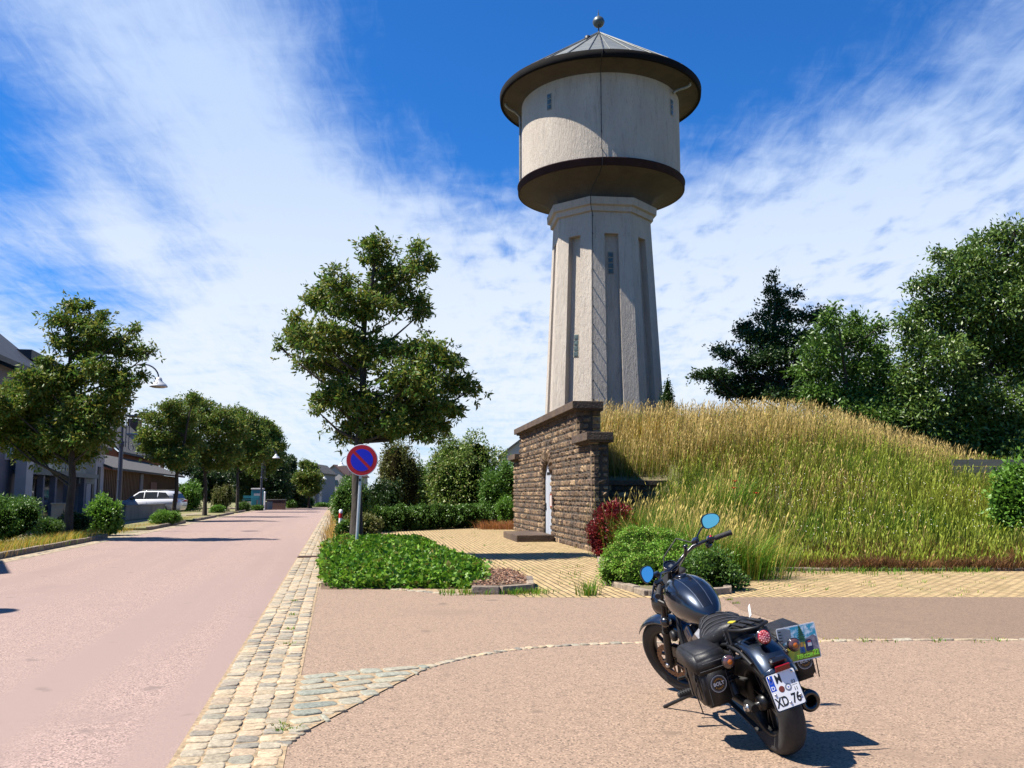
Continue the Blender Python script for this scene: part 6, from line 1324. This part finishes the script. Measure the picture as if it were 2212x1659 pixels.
def ribbon(y0, y1, x0, x1, lift, name, m, par, taper=.65):
    mb = MB(); V = []; n = 26; q = 6
    for i in range(n+1):
        x = x0+(x1-x0)*i/n; f = taper+(1-taper)*i/n
        for j in range(q+1): y = (y0+(y1-y0)*j/q)*f; V.append((x, y, tanktop(x, y)+lift))
    mb.add(V, [(i*(q+1)+j, i*(q+1)+j+1, (i+1)*(q+1)+j+1, (i+1)*(q+1)+j) for i in range(n) for j in range(q)], 0, True); return ap(name, mb, m, par)
ribbon(-.045, .045, .60, 1.0, .0015, 'stripe', m_str, tank); 
for sg in (-1, 1): ribbon(sg*.050, sg*.056, .60, 1.0, .0015, 'pinstripe', m_line, tank)
cp_ = MB(); cp_.lathe([(.045, 0), (.045, .012), (.038, .018), (0, .019)], c=(.99, 0, 1.010), n=28, axis=Matrix.Rotation(R(-2), 3, 'Y')); ap('fuel_cap', cp_, m_blk)
# seat
st_ = loft([(.645, .06, .70, .80), (.61, .09, .68, .80), (.55, .130, .62, .785), (.47, .168, .58, .757), (.39, .192, .565, .747), (.31, .195, .57, .760), (.24, .175, .60, .790), (.19, .13, .64, .810), (.16, .07, .70, .80)], 36, ex=2.6)
seat = ap('seat', st_, m_lea)
for k in range(8):
    x = .26+k*.045; w_ = np.interp(x, [.2, .32, .4, .48, .56, .62], [.135, .195, .192, .166, .125, .085]); zt = np.interp(x, [.19, .24, .31, .39, .47, .55, .61], [.810, .790, .760, .747, .757, .785, .80]); zb = np.interp(x, [.19, .31, .39, .47, .61], [.64, .57, .565, .58, .68]); pts = []
    for j in range(13):
        y = w_*.93*(j/6-1); c_ = abs(y)/w_; pts.append((x-.05*c_**2, y, (zb+zt)/2+(zt-zb)/2*(1-c_**2.6)**(1/2.6)+.0015))
    sm_ = MB(); sm_.tube(pts, .0032, 5); ap('seam', sm_, m_leas, seat)
# mudguards
rf_ = arc_shell((0, 0, .325), .405, .108, 60, 141, 30, 9, .30); rfm = ap('rear_mudguard', rf_, m_tank)
tp = arc_shell((0, 0, .325), .414, .104, 138, 145.5, 6, 9, .34); tail = ap('tail_piece', tp, m_tank, rfm)
vz = MB(); vz.box((-.305, 0, .628), (.05, .11, .04), Euler((0, R(-25), 0)), bev=.02); ap('plate_light', vz, m_blk, rfm)
rr_ = MB(); rr_.box((-.352, 0, .596), (.012, .092, .034), Euler((0, R(-15), 0)), bev=.003); ap('reflector', rr_, m_rfl, rfm)
for sy in (-1, 1):
    br_ = MB(); br_.tube([(.28, sy*.118, .66), (.10, sy*.122, .695), (-.08, sy*.122, .675), (-.20, sy*.118, .62)], .012, 8); ap('mudguard_strut', br_, m_sat, rfm)
fm = arc_shell((1.57, 0, .33), .362, .072, 48, 138, 20, 7, .35); ap('front_mudguard', fm, m_tank, None, True)
# tail light on the mudguard
Axt = Matrix.Rotation(R(-78), 3, 'Y'); tl = MB(); tl.lathe([(0, -.06), (.04, -.055), (.058, -.02), (.062, .0), (.062, .02), (.054, .024)], c=(-.20, 0, .752), n=32, axis=Axt); tl.box((-.155, 0, .725), (.08, .03, .06), bev=.01); TS = Matrix.Translation((-.20, 0, .752)) @ Matrix.Scale(.76, 4) @ Matrix.Translation((.20, 0, -.752)); tl.xform(TS); tll = ap('tail_light', tl, m_blk)
tg = MB(); tg.lathe([(.054, .020), (.048, .028), (.03, .033), (0, .035)], c=(-.20, 0, .752), n=32, axis=Axt); tg.xform(TS); ap('lens', tg, m_rlens, tll)
lc = MB()
for k in range(19):
    rr_, an = (0, 0) if k == 0 else ((.018, k) if k < 7 else (.037, k*.5)); a = 2*math.pi*(an/6 if k < 7 else (k-7)/12); c_ = Axt @ Vector((rr_*math.cos(a), rr_*math.sin(a), .034-.1*rr_))+Vector((-.20, 0, .752)); lc.lathe([(.006, 0), (.004, .003), (0, .004)], c=c_, n=6, axis=Axt)
lc.xform(TS); ap('led_cluster', lc, mat('pale_red_led', (.75, .35, .35), .2), tll)
# luggage rack
rk = MB(); P_ = [(x, y, z-.012) for x, y, z in [(.12, .09, .745), (.05, .11, .80), (-.10, .09, .815), (-.15, .0, .815), (-.10, -.09, .815), (.05, -.11, .80), (.12, -.09, .745)]]
rk.tube([Vector(p) for p in P_], .010, 8); rk.tube([(.09, .10, .78), (.12, 0, .79), (.09, -.10, .78)], .009, 8)
for y in (-.055, 0, .055): rk.box((-.01, y, .815), (.20, .03, .008), Euler((0, R(4), 0)), bev=.003)
for sy in (-1, 1): rk.tube([(.05, sy*.11, .80), (.03, sy*.118, .70)], .010, 8)
rk.box((-.02, 0, .795), (.16, .15, .02), bev=.008); ap('luggage_rack', rk, m_sat)
tag_ = MB(); tag_.box((.12, -.09, .84), (.045, .004, .075), Euler((R(20), R(35), 0)), bev=.001); ap('paper_tag', tag_, m_pw)
yt = MB(); yt.box((.16, .03, .80), (.05, .03, .012), Euler((0, 0, .5)), bev=.004); ap('yellow_strap', yt, mat('yellow_webbing', (.65, .52, .02), .6))
stp_ = MB(); stp_.box((.07, .125, .71), (.026, .010, .16), Euler((0, R(8), 0)), bev=.003); sp1 = ap('lashing_strap', stp_, m_lea)
for k in range(5): q = MB(); q.box((.07+.004*k, .131, .66+.025*k), (.028, .003, .006), Euler((0, R(35), 0))); q.build('stripe', m_line, sp1)
lt = MB(); lt.box((.062, .132, .635), (.022, .003, .02)); lt.build('green_logo', mat('neon_green', (.25, .7, .02), .5), sp1)
# panniers
def pannier(sy):
    # leather box beside the rear shock; x0 rear face, x1 front face
    x0, x1 = (.065, .40) if sy > 0 else (.045, .37); y0, y1 = (.175, .365) if sy > 0 else (.185, .395); zb, zt = (.355, .63) if sy > 0 else (.335, .59)
    def blk(nm, prof, ya, yb, bev, par):
        mb = MB(); n = len(prof); V = [(x, sy*ya(z), z) for x, z in prof]+[(x, sy*yb(z), z) for x, z in prof]
        mb.add(V, [tuple(range(n)), tuple(range(n, 2*n))]+[(i, (i+1) % n, n+(i+1) % n, n+i) for i in range(n)]); o = mb.build(nm, m_lea, par)
        bm = bmesh.new(); bm.from_mesh(o.data); bmesh.ops.recalc_face_normals(bm, faces=bm.faces); bmesh.ops.bevel(bm, geom=bm.edges[:], offset=bev, segments=3, affect='EDGES', clamp_overlap=True); bm.to_mesh(o.data); bm.free(); o.data.polygons.foreach_set('use_smooth', [True]*len(o.data.polygons)); return o
    o = blk('pannier', [(x0+.01, zb+.01), (x0-.005, zt), (x1, zt+.02), (x1-.01, zb+.14), (x1-.09, zb+.02), (x0+.10, zb-.01)], lambda z: y0, lambda z: y1-.012+.03*(zt-z)*0, .022, moto)
    l_ = blk('lid', [(x0-.018, zt-.055), (x0-.016, zt+.035), (x0+.03, zt+.075), (x1-.03, zt+.09), (x1+.012, zt+.05), (x1+.014, zt-.03)], lambda z: y0-.008, lambda z: y1+.014-.25*max(0, z-zt-.02), .014, o)
    rear = x0-.006
    for pts in ([(rear-.002, sy*(y0+.022), zb+.03), (rear-.003, sy*(y0+.022), zt-.06)], [(rear-.002, sy*(y1-.034), zb+.03), (rear-.003, sy*(y1-.034), zt-.06)], [(x0-.019, sy*(y0+.01), zt-.03), (x0-.019, sy*(y1-.005), zt-.03)], [(x0-.017, sy*(y0+.03), zt+.012), (x0-.018, sy*(y1-.03), zt+.012)], [(x0+.04, sy*(y1-.008), zb+.06), (x0+.03, sy*(y1-.008), zt-.06)]):
        sm_ = MB(); sm_.tube(pts, .0022, 5); sm_.build('piping', m_leas, o)
    for x in (x0+.09, x0+.23):
        b_ = MB(); b_.box((x, sy*(y1+.002), zt-.10), (.028, .008, .24), bev=.002); bs = b_.build('buckle_strap', m_lea, o)
        k_ = MB(); k_.box((x, sy*(y1+.010), zt-.09), (.036, .006, .03), bev=.003); k_.build('buckle', m_sat, bs)
    k_ = MB(); k_.lathe([(.011, 0), (.009, .005), (0, .007)], c=(x0+.02, sy*(y1+.010), zt-.02), n=16, axis=AY @ Matrix.Scale(-sy, 3, Vector((0, 0, 1)))); k_.build('stud', m_steel, o)
    k_ = MB(); k_.tube([(x0+.05, sy*(y1+.002), zt-.09), (x0+.07, sy*(y1+.03), zt-.16), (x0+.075, sy*(y1+.02), zb-.02)], .004, 6); k_.build('strap_end', m_lea, o)
    c_ = Vector((rear-.001, sy*.262 if sy > 0 else -.315, .50 if sy > 0 else .465)); Ab = Matrix((Vector((0, -1, 0)), Vector((-.05, 0, 1)).normalized(), Vector((-1, 0, -.05)).normalized())).transposed()
    def ring(r0, r1, z, nm, m, par): q = MB(); q.lathe([(r0, z), (r1, z)], c=c_, n=48, axis=Ab, smooth=False); return q.build(nm, m, par)
    b0 = ring(0, .052, .0015, 'badge', m_pw, o); ring(0, .0495, .0022, 'badge_face', m_ptx, b0); ring(.043, .0475, .0028, 'badge_ring', m_line, b0); ring(.0395, .0405, .0028, 'badge_ring', m_line, b0)
    cz = c_+Ab @ Vector((0, 0, .0034))
    text(b0, 'BOLT', cz, Ab, .029, m_pw, bold=.0006, sx=1.0); arctext(b0, 'GERMAN', cz, Ab, .0300, .0135, m_gold, 90, 20); arctext(b0, 'RIDERS', cz, Ab, .0300, .0135, m_gold, 270, 19, True)
    for zz in (.014, -.014): q = MB(); q.add([cz+Ab @ Vector((a, zz+b, 0)) for a, b in ((-.014, -.001), (.014, -.001), (.011, .0015), (-.011, .0015))], [(0, 1, 2, 3)]); q.build('badge_bar', m_line, b0)
    return o
m_gold = mat('badge_orange', (.70, .33, .05), .5)
def text(par, s, loc, A, size, m, name='lettering', bold=0., sx=1., sp=1., ext=.0004):
    cu = bpy.data.curves.new(name, 'FONT'); cu.body = s; cu.size = size; cu.align_x = 'CENTER'; cu.align_y = 'CENTER'; cu.extrude = ext; cu.offset = bold; cu.space_character = sp; cu.materials.append(m)
    t_ = bpy.data.objects.new('tmp', cu); sc.collection.objects.link(t_); dg_ = bpy.context.evaluated_depsgraph_get(); me = bpy.data.meshes.new_from_object(t_.evaluated_get(dg_)); bpy.data.objects.remove(t_); bpy.data.curves.remove(cu)
    o = bpy.data.objects.new(name, me); link(o, par); M4 = A.to_4x4(); M4.translation = Vector(loc); o.matrix_local = M4 @ Matrix.Diagonal((sx, 1, 1, 1)); return o
def arctext(par, s, loc, A, r, size, m, mid, step, flip=False):
    n = len(s)
    for i, ch in enumerate(s):
        if ch == ' ': continue
        a = R(mid+((n-1)/2-i)*step*(-1 if flip else 1)); rot = Matrix.Rotation(a-math.pi/2+(math.pi if flip else 0), 3, 'Z')
        p = Vector(loc)+A @ Vector((math.cos(a)*r, math.sin(a)*r, 0)); text(par, ch, p, A @ rot, size, m, bold=.0003)
pannier(1); pannier(-1)
# indicators
def signal(p, st=False, lens=m_clr, amb=False):
    p = Vector(p); sy = 1 if p.y > 0 else -1; b_ = MB(); b_.tube([(p.x+.02, sy*.10, p.z-.01), (p.x+.01, p.y-sy*.03, p.z)], .013, 8); Ax = Matrix.Rotation(R(-90), 3, 'Y') if not st else Matrix.Rotation(R(90), 3, 'Y')
    b_.lathe([(0, -.045), (.028, -.04), (.040, -.01), (.042, .004), (.037, .006)], c=p, n=24, axis=Ax); o = ap('indicator', b_, m_blk, None, st)
    l_ = MB(); l_.lathe([(.038, .003), (.034, .014), (.018, .021), (0, .023)], c=p, n=24, axis=Ax); ap('lens', l_, lens, o, st)
    if not st: q = MB(); q.lathe([(.016, .0215), (.009, .0245), (0, .0255)], c=p, n=12, axis=Ax); ap('amber_bulb', q, m_amb, o)  # small plain amber cap in the middle of the lens
signal((-.12, .222, .66)); signal((-.15, -.195, .636)); signal((1.30, .16, .72), True, m_amb); signal((1.30, -.16, .72), True, m_amb)
# number plate
pc_ = Vector((-.362, .024, .478)); pn = Vector((-1, 0, .22)).normalized(); pu = (Vector((0, 0, 1))-pn*pn.z).normalized(); pr = pu.cross(pn); A_ = Matrix((pr, pu, pn)).transposed()
def plate(c, A, w_, h_, nm, m, par, cr=.012, th=.0015, z=0.):
    mb = MB(); pts = []
    for (cx, cy, a0) in ((w_/2-cr, h_/2-cr, 0), (-w_/2+cr, h_/2-cr, 90), (-w_/2+cr, -h_/2+cr, 180), (w_/2-cr, -h_/2+cr, 270)):
        for k in range(5): a = R(a0+k*22.5); pts.append((cx+math.cos(a)*cr, cy+math.sin(a)*cr))
    n = len(pts); V = [c+A @ Vector((x, y, z)) for x, y in pts]+[c+A @ Vector((x, y, z+th)) for x, y in pts]
    mb.add(V, [tuple(range(n))[::-1], tuple(range(n, 2*n))]+[(i, (i+1) % n, n+(i+1) % n, n+i) for i in range(n)]); return mb.build(nm, m, par)
holder = plate(pc_, A_, .192, .212, 'plate_holder', m_blk, moto, .014, .003, -.004); npl = plate(pc_, A_, .184, .204, 'number_plate', m_ptx, holder, .013, .0012, 0); plate(pc_, A_, .178, .198, 'plate_face', m_pw, npl, .011, .0006, .0012)
def pt2(x, y, z=.002): return pc_+A_ @ Vector((x, y, z))
mb = MB(); mb.add([pt2(-.086, .094, .0021), pt2(-.086, .008, .0021), pt2(-.052, .008, .0021), pt2(-.052, .094, .0021)], [(0, 1, 2, 3)]); mb.build('euro_band', m_pb, npl)
mb = MB()
for k in range(12): a = 2*math.pi*k/12; c_ = pt2(-.069+.011*math.cos(a), .062+.011*math.sin(a), .0024); mb.lathe([(.0, 0), (.0017, 0)], c=c_, n=5, axis=A_, smooth=False)
mb.build('star_ring', mat('plate_yellow', (.7, .55, .05), .5), npl)
text(npl, 'D', pt2(-.069, .024, .0024), A_, .030, m_pw, bold=.0008)
text(npl, 'M', pt2(-.022, .064, .0022), A_, .066, m_ptx, sx=.78, bold=.0016); text(npl, 'XD', pt2(-.046, -.060, .0022), A_, .074, m_ptx, sx=.72, bold=.0018); text(npl, '76', pt2(.044, -.060, .0022), A_, .074, m_ptx, sx=.78, bold=.0018)
text(npl, '03', pt2(.060, .028, .0022), A_, .026, m_ptx, bold=.0004); text(npl, '11', pt2(.062, -.012, .0022), A_, .026, m_ptx, bold=.0004)
mb = MB(); mb.box(pt2(.061, .010, .0024), (.001, .034, .0022), A_ if 0 else None); mb = MB(); mb.add([pt2(.044, .009), pt2(.078, .009), pt2(.078, .0115), pt2(.044, .0115)], [(0, 1, 2, 3)]); mb.build('date_line', m_ptx, npl)
for (x, y, r_, m_) in ((-.022, .008, .018, mat('seal_rust', (.20, .035, .02), .6)), (.020, .008, .021, m_seal)):
    mb = MB(); mb.lathe([(r_, 0), (r_-.002, .0012), (0, .0012)], c=pt2(x, y, .0018), n=28, axis=A_, smooth=False); s2 = mb.build('plate_seal', m_, npl)
    if m_ is m_seal: mb = MB(); mb.lathe([(.012, .0016), (0, .0016)], c=pt2(x, y, .0018), n=20, axis=A_, smooth=False); mb.build('seal_disc', m_pw, s2); mb = MB(); mb.add([pt2(x-.005, y+.004, .0038), pt2(x, y-.007, .0038), pt2(x+.006, y+.002, .0038)], [(0, 1, 2)]); mb.build('seal_emblem', m_pb, s2)
for (x, y) in ((-.070, .083), (.072, .083), (-.070, -.012), (.073, -.052), (.001, -.075)):
    mb = MB(); mb.lathe([(.008, 0), (.0065, .004), (0, .005)], c=pt2(x, y, .0018), n=12, axis=A_); mb.build('plate_screw', m_steel, npl)
# decorative picture plate over the right pannier
qc = Vector((-.055, -.268, .607)); _r = Vector((0, -1, -.03)).normalized(); _n = Vector((-1, 0, .06)).normalized(); _u = _n.cross(_r).normalized(); A2 = Matrix((_r, _u, _n)).transposed() @ Matrix.Rotation(R(-5), 3, 'Z')
PW, PH = .258, .215
dp = plate(qc, A2, PW, PH, 'picture_plate', m_pw, moto, .010, .0015, 0)
def q2(x, y, z=.002): return qc+A2 @ Vector((x, y, z))
def patch(nm, pts, m, z=.0019): mb = MB(); mb.add([q2(x*PW/2*.96, y*PH/2*.94, z) for x, y in pts], [tuple(range(len(pts)))]); return mb.build(nm, m, dp)
patch('sky_print', [(-1, -.1), (1, .05), (1, 1), (-1, 1)], mat('print_sky', (.02, .42, .62), .4, col2=(.95, 1.05, 1.1), ns=28, lo=.45, hi=.6), .0019)
patch('rain_print', [(-1, .1), (-.35, .3), (-.3, .85), (-.6, 1), (-1, 1)], mat('print_grey', (.20, .24, .28), .4, col2=(.28, .32, .36), ns=30), .0021)
patch('field_print', [(-1, -.1), (-.4, .05), (.2, .1), (1, .05), (1, -.3), (-1, -.4)], mat('print_field', (1.1, .85, .05), .5, col2=(.30, .35, .03), ns=26, lo=.45, hi=.6), .0023)
patch('lane_print', [(.35, .15), (.8, .35), (1, .2), (1, -.55), (.3, -.5)], mat('print_lane', (.40, .36, .42), .5, col2=(.12, .12, .16), ns=40), .0025)
patch('meadow_print', [(-1, -.35), (.2, -.3), (1, -.5), (1, -1), (-1, -1)], mat('print_meadow', (.12, .26, .02), .5, col2=(.42, .40, .03), ns=30), .0024)
mb = MB(); r_ = random.Random(5); lv = 7; tri = []
for k in range(lv):
    y0 = .02+k*.13; wd = .25*(1-k/lv)+.03; tri = [q2((.18-wd)*PW/2, y0*PH/2, .0030), q2((.18+wd)*PW/2, (y0-.03)*PH/2, .0030), q2((.18+r_.uniform(-.03, .03))*PW/2, (y0+.24)*PH/2, .0030)]; mb.add(tri, [(0, 1, 2)])
mb.build('fir_print', mat('print_fir', (.01, .08, .08), .5, col2=(.03, .22, .08), ns=60), dp)
for (x, y, w_, h_, c_) in ((.12, -.30, .13, .30, (.01, .10, .40)), (.14, -.12, .08, .14, (.55, .30, .05)), (.08, -.45, .10, .14, (.20, .45, .60)), (.52, -.22, .20, .34, (.01, .02, .10)), (.56, -.16, .11, .13, (.75, .78, .80)), (.56, -.02, .09, .05, (.55, .03, .04))):
    patch('rider_print', [(x-w_, y-h_), (x+w_, y-h_), (x+w_*.9, y+h_*.7), (x+w_*.5, y+h_), (x-w_*.5, y+h_), (x-w_*.9, y+h_*.7)], mat('print_%d' % int(x*100+y*1000), c_, .5), .0032+.0003*(w_ < .15)+.0003*(w_ < .1))
m_lime = mat('print_lime', (.40, 1.0, .05), .5)
text(dp, 'KER.COM', q2(.025, -.082, .0034), A2, .032, m_lime, sx=.75, bold=.0008); text(dp, '22', q2(.100, -.072, .0034), A2, .044, m_lime, sx=.85, bold=.0012)
for k in range(5): mb = MB(); mb.add([q2(-.122, .088-k*.018, .0036), q2(-.122, .084-k*.018, .0036), q2(-.102, .082-k*.018, .0036), q2(-.100, .088-k*.018, .0036)], [(0, 1, 2, 3)]); mb.build('script_mark', m_ptx, dp)
mb = MB()
mb.box((-.045, -.16, .57), (.012, .12, .03), bev=.003); mb.box((-.03, -.12, .60), (.03, .03, .06), bev=.004)
ap('plate_bracket', mb, m_sat)
# side stand and foot pegs
foot = Vector((1.22, .33, .105)); ks = MB(); ks.tube([(.92, .13, .22), (1.05, .20, .175), foot], [.016, .013, .013], 8); ks.box(foot+Vector((.03, .02, -.012)), (.10, .04, .012), Euler((R(12), 0, R(35))), bev=.004); stand = ap('side_stand', ks, m_sat)
sg_ = MB(); sg_.tube([(.90, .15, .25), (1.05, .205, .195)], .010, 8); sg_.build('spring', m_sat, stand)
for sy in (-1, 1):
    fp_ = MB(); fp_.tube([(.66, sy*.15, .34), (.66, sy*.25, .33)], .012, 8); fp_.box((.66, sy*.305, .325), (.042, .115, .03), bev=.01)
    for k in range(6): fp_.box((.66, sy*(.26+k*.018), .342), (.042, .006, .006))
    ap('foot_peg', fp_, m_rub)
sh_ = MB(); sh_.tube([(.64, .19, .33), (.88, .20, .36)], .007, 6); sh_.tube([(.88, .19, .36), (.88, .27, .365)], .011, 8); ap('gear_lever', sh_, m_sat)
bp_ = MB(); bp_.tube([(.62, -.19, .31), (.80, -.20, .34)], .008, 6); bp_.box((.80, -.23, .35), (.04, .07, .012), bev=.003); ap('brake_pedal', bp_, m_sat)
# fork and steering
fk = MB(); dx = -.5546
for sy in (-1, 1):
    b = Vector((1.575, sy*.10, .33)); u = Vector((-.485, 0, .8746)); fk.tube([b-u*.03, b+u*.30], .030, 14); fk.tube([b+u*.30, b+u*.76], .021, 12); fk.tube([b+u*.30, b+u*.32], .034, 14)
    for k in range(9): fk.tube([b+u*(.33+k*.016), b+u*(.337+k*.016)], .030, 12)
fork = ap('fork', fk, m_sat, None, True)
tcl = MB(); u = Vector((-.485, 0, .8746)); base = Vector((1.575, 0, .33)); Mx = Matrix((Vector((.8746, 0, .485)), Vector((0, 1, 0)), u)).transposed()
for t in (.60, .76): tcl.box(base+u*t-Vector((.02, 0, 0)), (.09, .27, .035), Mx, bev=.012)
ap('triple_clamp', tcl, m_sat, None, True)
fa = MB(); fa.tube([(1.575, -.14, .33), (1.575, .14, .33)], .012, 10); fa.lathe([(0, 0), (.02, 0), (.02, .014), (0, .014)], c=(1.575, .132, .33), n=6, axis=AY @ Matrix.Scale(-1, 3, Vector((0, 0, 1)))); ap('front_axle', fa, m_steel, None, True)
cl = MB(); cl.box((1.46, .075, .42), (.07, .05, .11), Euler((0, R(-20), 0)), bev=.015); ap('brake_caliper', cl, m_blk, None, True)
hl = MB(); Axh = Matrix.Rotation(R(86), 3, 'Y'); hl.lathe([(0, -.13), (.045, -.125), (.082, -.085), (.095, -.03), (.097, .02), (.088, .03)], c=(1.42, 0, .80), n=32, axis=Axh); hl.box((1.33, 0, .83), (.06, .16, .03), bev=.006); hdl = ap('headlight', hl, m_blk, None, True)
hg = MB(); hg.lathe([(.088, .028), (.06, .04), (0, .045)], c=(1.42, 0, .80), n=32, axis=Axh); ap('lens', hg, m_balg, hdl, True)
ga = MB(); Ag = Matrix.Rotation(R(-38), 3, 'Y'); ga.lathe([(0, -.04), (.04, -.035), (.056, 0), (.056, .018), (.05, .02), (.05, .012)], c=(1.135, 0, 1.075), n=32, axis=Ag); gau = ap('speedometer', ga, m_blk, None, True)
gf = MB(); gf.lathe([(.050, .013), (0, .013)], c=(1.135, 0, 1.075), n=32, axis=Ag, smooth=False); ap('dial', gf, m_str, gau, True)
gs = MB(); gs.box(Vector((1.135, 0, 1.075))+Ag @ Vector((0, 0, .0145)), (.022, .034, .002), Ag); ap('display', gs, mat('lcd_grey', (.10, .11, .11), .3), gau, True)
HB = [(1.10, 0, 1.075), (1.10, .06, 1.075), (1.085, .12, 1.095), (1.03, .20, 1.125), (.975, .28, 1.115), (.93, .34, 1.10), (.865, .44, 1.08)]
hb_ = MB(); hb_.tube([Vector((x, -y, z)) for x, y, z in HB[::-1]]+[Vector(p) for p in HB[1:]], .0125, 10); hbar = ap('handlebar', hb_, m_blk, None, True)
rs_ = MB()
for sy in (-1, 1): rs_.tube([(1.165, sy*.045, .985), (1.105, sy*.045, 1.075)], .017, 10)
ap('riser', rs_, m_sat, None, True)
for sy in (-1, 1):
    def f_(p): return Vector((p[0], sy*p[1], p[2]))
    a, b = f_(HB[5]), f_(HB[6]); g_ = MB(); g_.tube([a, b], .0185, 14); g_.tube([b, b+(b-a).normalized()*.012], .021, 14)
    for k in range(7): t = .12+k*.12; q = a.lerp(b, t); g_.tube([q, q+(b-a).normalized()*.004], .0200, 12)
    ap('grip', g_, m_rub, None, True)
    c0 = f_(HB[4]).lerp(a, .55); hs = MB(); hs.box(c0, (.045, .07, .052), Euler((0, 0, -sy*.75)), bev=.012); hs.box(c0+Vector((.02, -sy*.02, -.03)), (.04, .04, .04), bev=.01); sw_ = ap('switch_box', hs, m_blk, None, True)
    if sy < 0: rb_ = MB(); rb_.box(c0+Vector((-.016, 0, .022)), (.018, .026, .014), Euler((0, 0, .75)), bev=.003); ap('kill_switch', rb_, mat('switch_red', (.6, .02, .05), .4), sw_, True)
    lv = MB(); s0 = f_(HB[4])+Vector((.035, 0, .0)); lv.tube([s0, f_((.995, .34, 1.095)), f_((.925, .455, 1.07))], [.011, .008, .006], 8); lv.tube([f_((.925, .455, 1.07)), f_((.918, .462, 1.068))], .010, 8); ap('lever', lv, m_blk, None, True)
    mc = MB(); mc.box(f_((1.035, .25, 1.145)), (.045, .08, .032), Euler((0, 0, -sy*.5)), bev=.01); ap('reservoir', mc, m_blk, None, True)
    # mirror: curved stem and teardrop head turned back to the rider
    cm = Vector((.93, sy*.385, 1.225)); mst = MB(); mst.tube([f_((1.01, .25, 1.13)), f_((1.015, .275, 1.17)), f_((.985, .32, 1.205)), f_((.95, .35, 1.215))], .0075, 8); ap('mirror_stem', mst, m_blk, None, True)
    nrm = Vector((-.93, -sy*.12 if sy > 0 else .22, -.02 if sy > 0 else -.01)).normalized(); rt = nrm.cross(Vector((0, 0, 1))).normalized()*-1; up_ = rt.cross(nrm)*-1; up_ = up_ if up_.z > 0 else -up_
    if sy < 0: rot = Matrix.Rotation(R(-14), 3, nrm); rt = rot @ rt; up_ = rot @ up_
    def outl(s, off):
        pts = []
        for k in range(28):
            a_ = 2*math.pi*k/28; w_ = (.062 if sy > 0 else .076)*s; h_ = .050*s; ca, sa = math.cos(a_), math.sin(a_); xx = math.copysign(abs(ca)**.85, ca)*w_; yy = math.copysign(abs(sa)**.85, sa)*h_*(1+.18*ca*(-1))
            pts.append(cm+rt*xx+up_*yy+nrm*off)
        return pts
    mh_ = MB(); A0_, B0, C0 = outl(1.08, .004), outl(1.10, -.004), outl(.7, -.028); n = 28
    mh_.add(A0_+B0+C0, [(i, (i+1) % n, n+(i+1) % n, n+i) for i in range(n)]+[(n+i, n+(i+1) % n, 2*n+(i+1) % n, 2*n+i) for i in range(n)]+[tuple(range(2*n, 3*n))[::-1], tuple(range(n))], 0, False)
    mo = ap('mirror', mh_, m_blk, None, True); mg = MB(); mg.add(outl(.98, .0055), [tuple(range(n))]); ap('mirror_glass', mg, m_mir, mo, True)
cb = MB()
cb.tube([(1.05, .24, 1.12), (1.16, .20, 1.17), (1.24, .08, 1.10), (1.27, .02, .98)], .006, 6); cb.tube([(1.05, -.24, 1.13), (1.18, -.22, 1.20), (1.27, -.10, 1.12), (1.28, -.02, .98)], .006, 6); cb.tube([(1.02, .26, 1.10), (1.12, .24, 1.04), (1.25, .12, .93), (1.30, .09, .80)], .007, 6); cb.tube([(1.02, -.27, 1.10), (1.14, -.24, 1.08), (1.22, -.08, .98), (1.16, -.02, .9)], .006, 6)
ap('cables', cb, m_rub, None, True)
ra = MB(); ra.tube([(1.045, -.10, 1.10), (1.02, -.12, 1.15)], .014, 10); ra.lathe([(.0, -.015), (.018, -.01), (.018, .01), (0, .015)], c=(1.02, -.125, 1.165), n=14); ap('phone_mount', ra, m_blk, None, True)
hn = MB(); hn.lathe([(0, -.02), (.035, -.02), (.042, 0), (.035, .015), (0, .018)], c=(1.02, .17, .62), n=20, axis=AY); ap('horn', hn, m_sat)
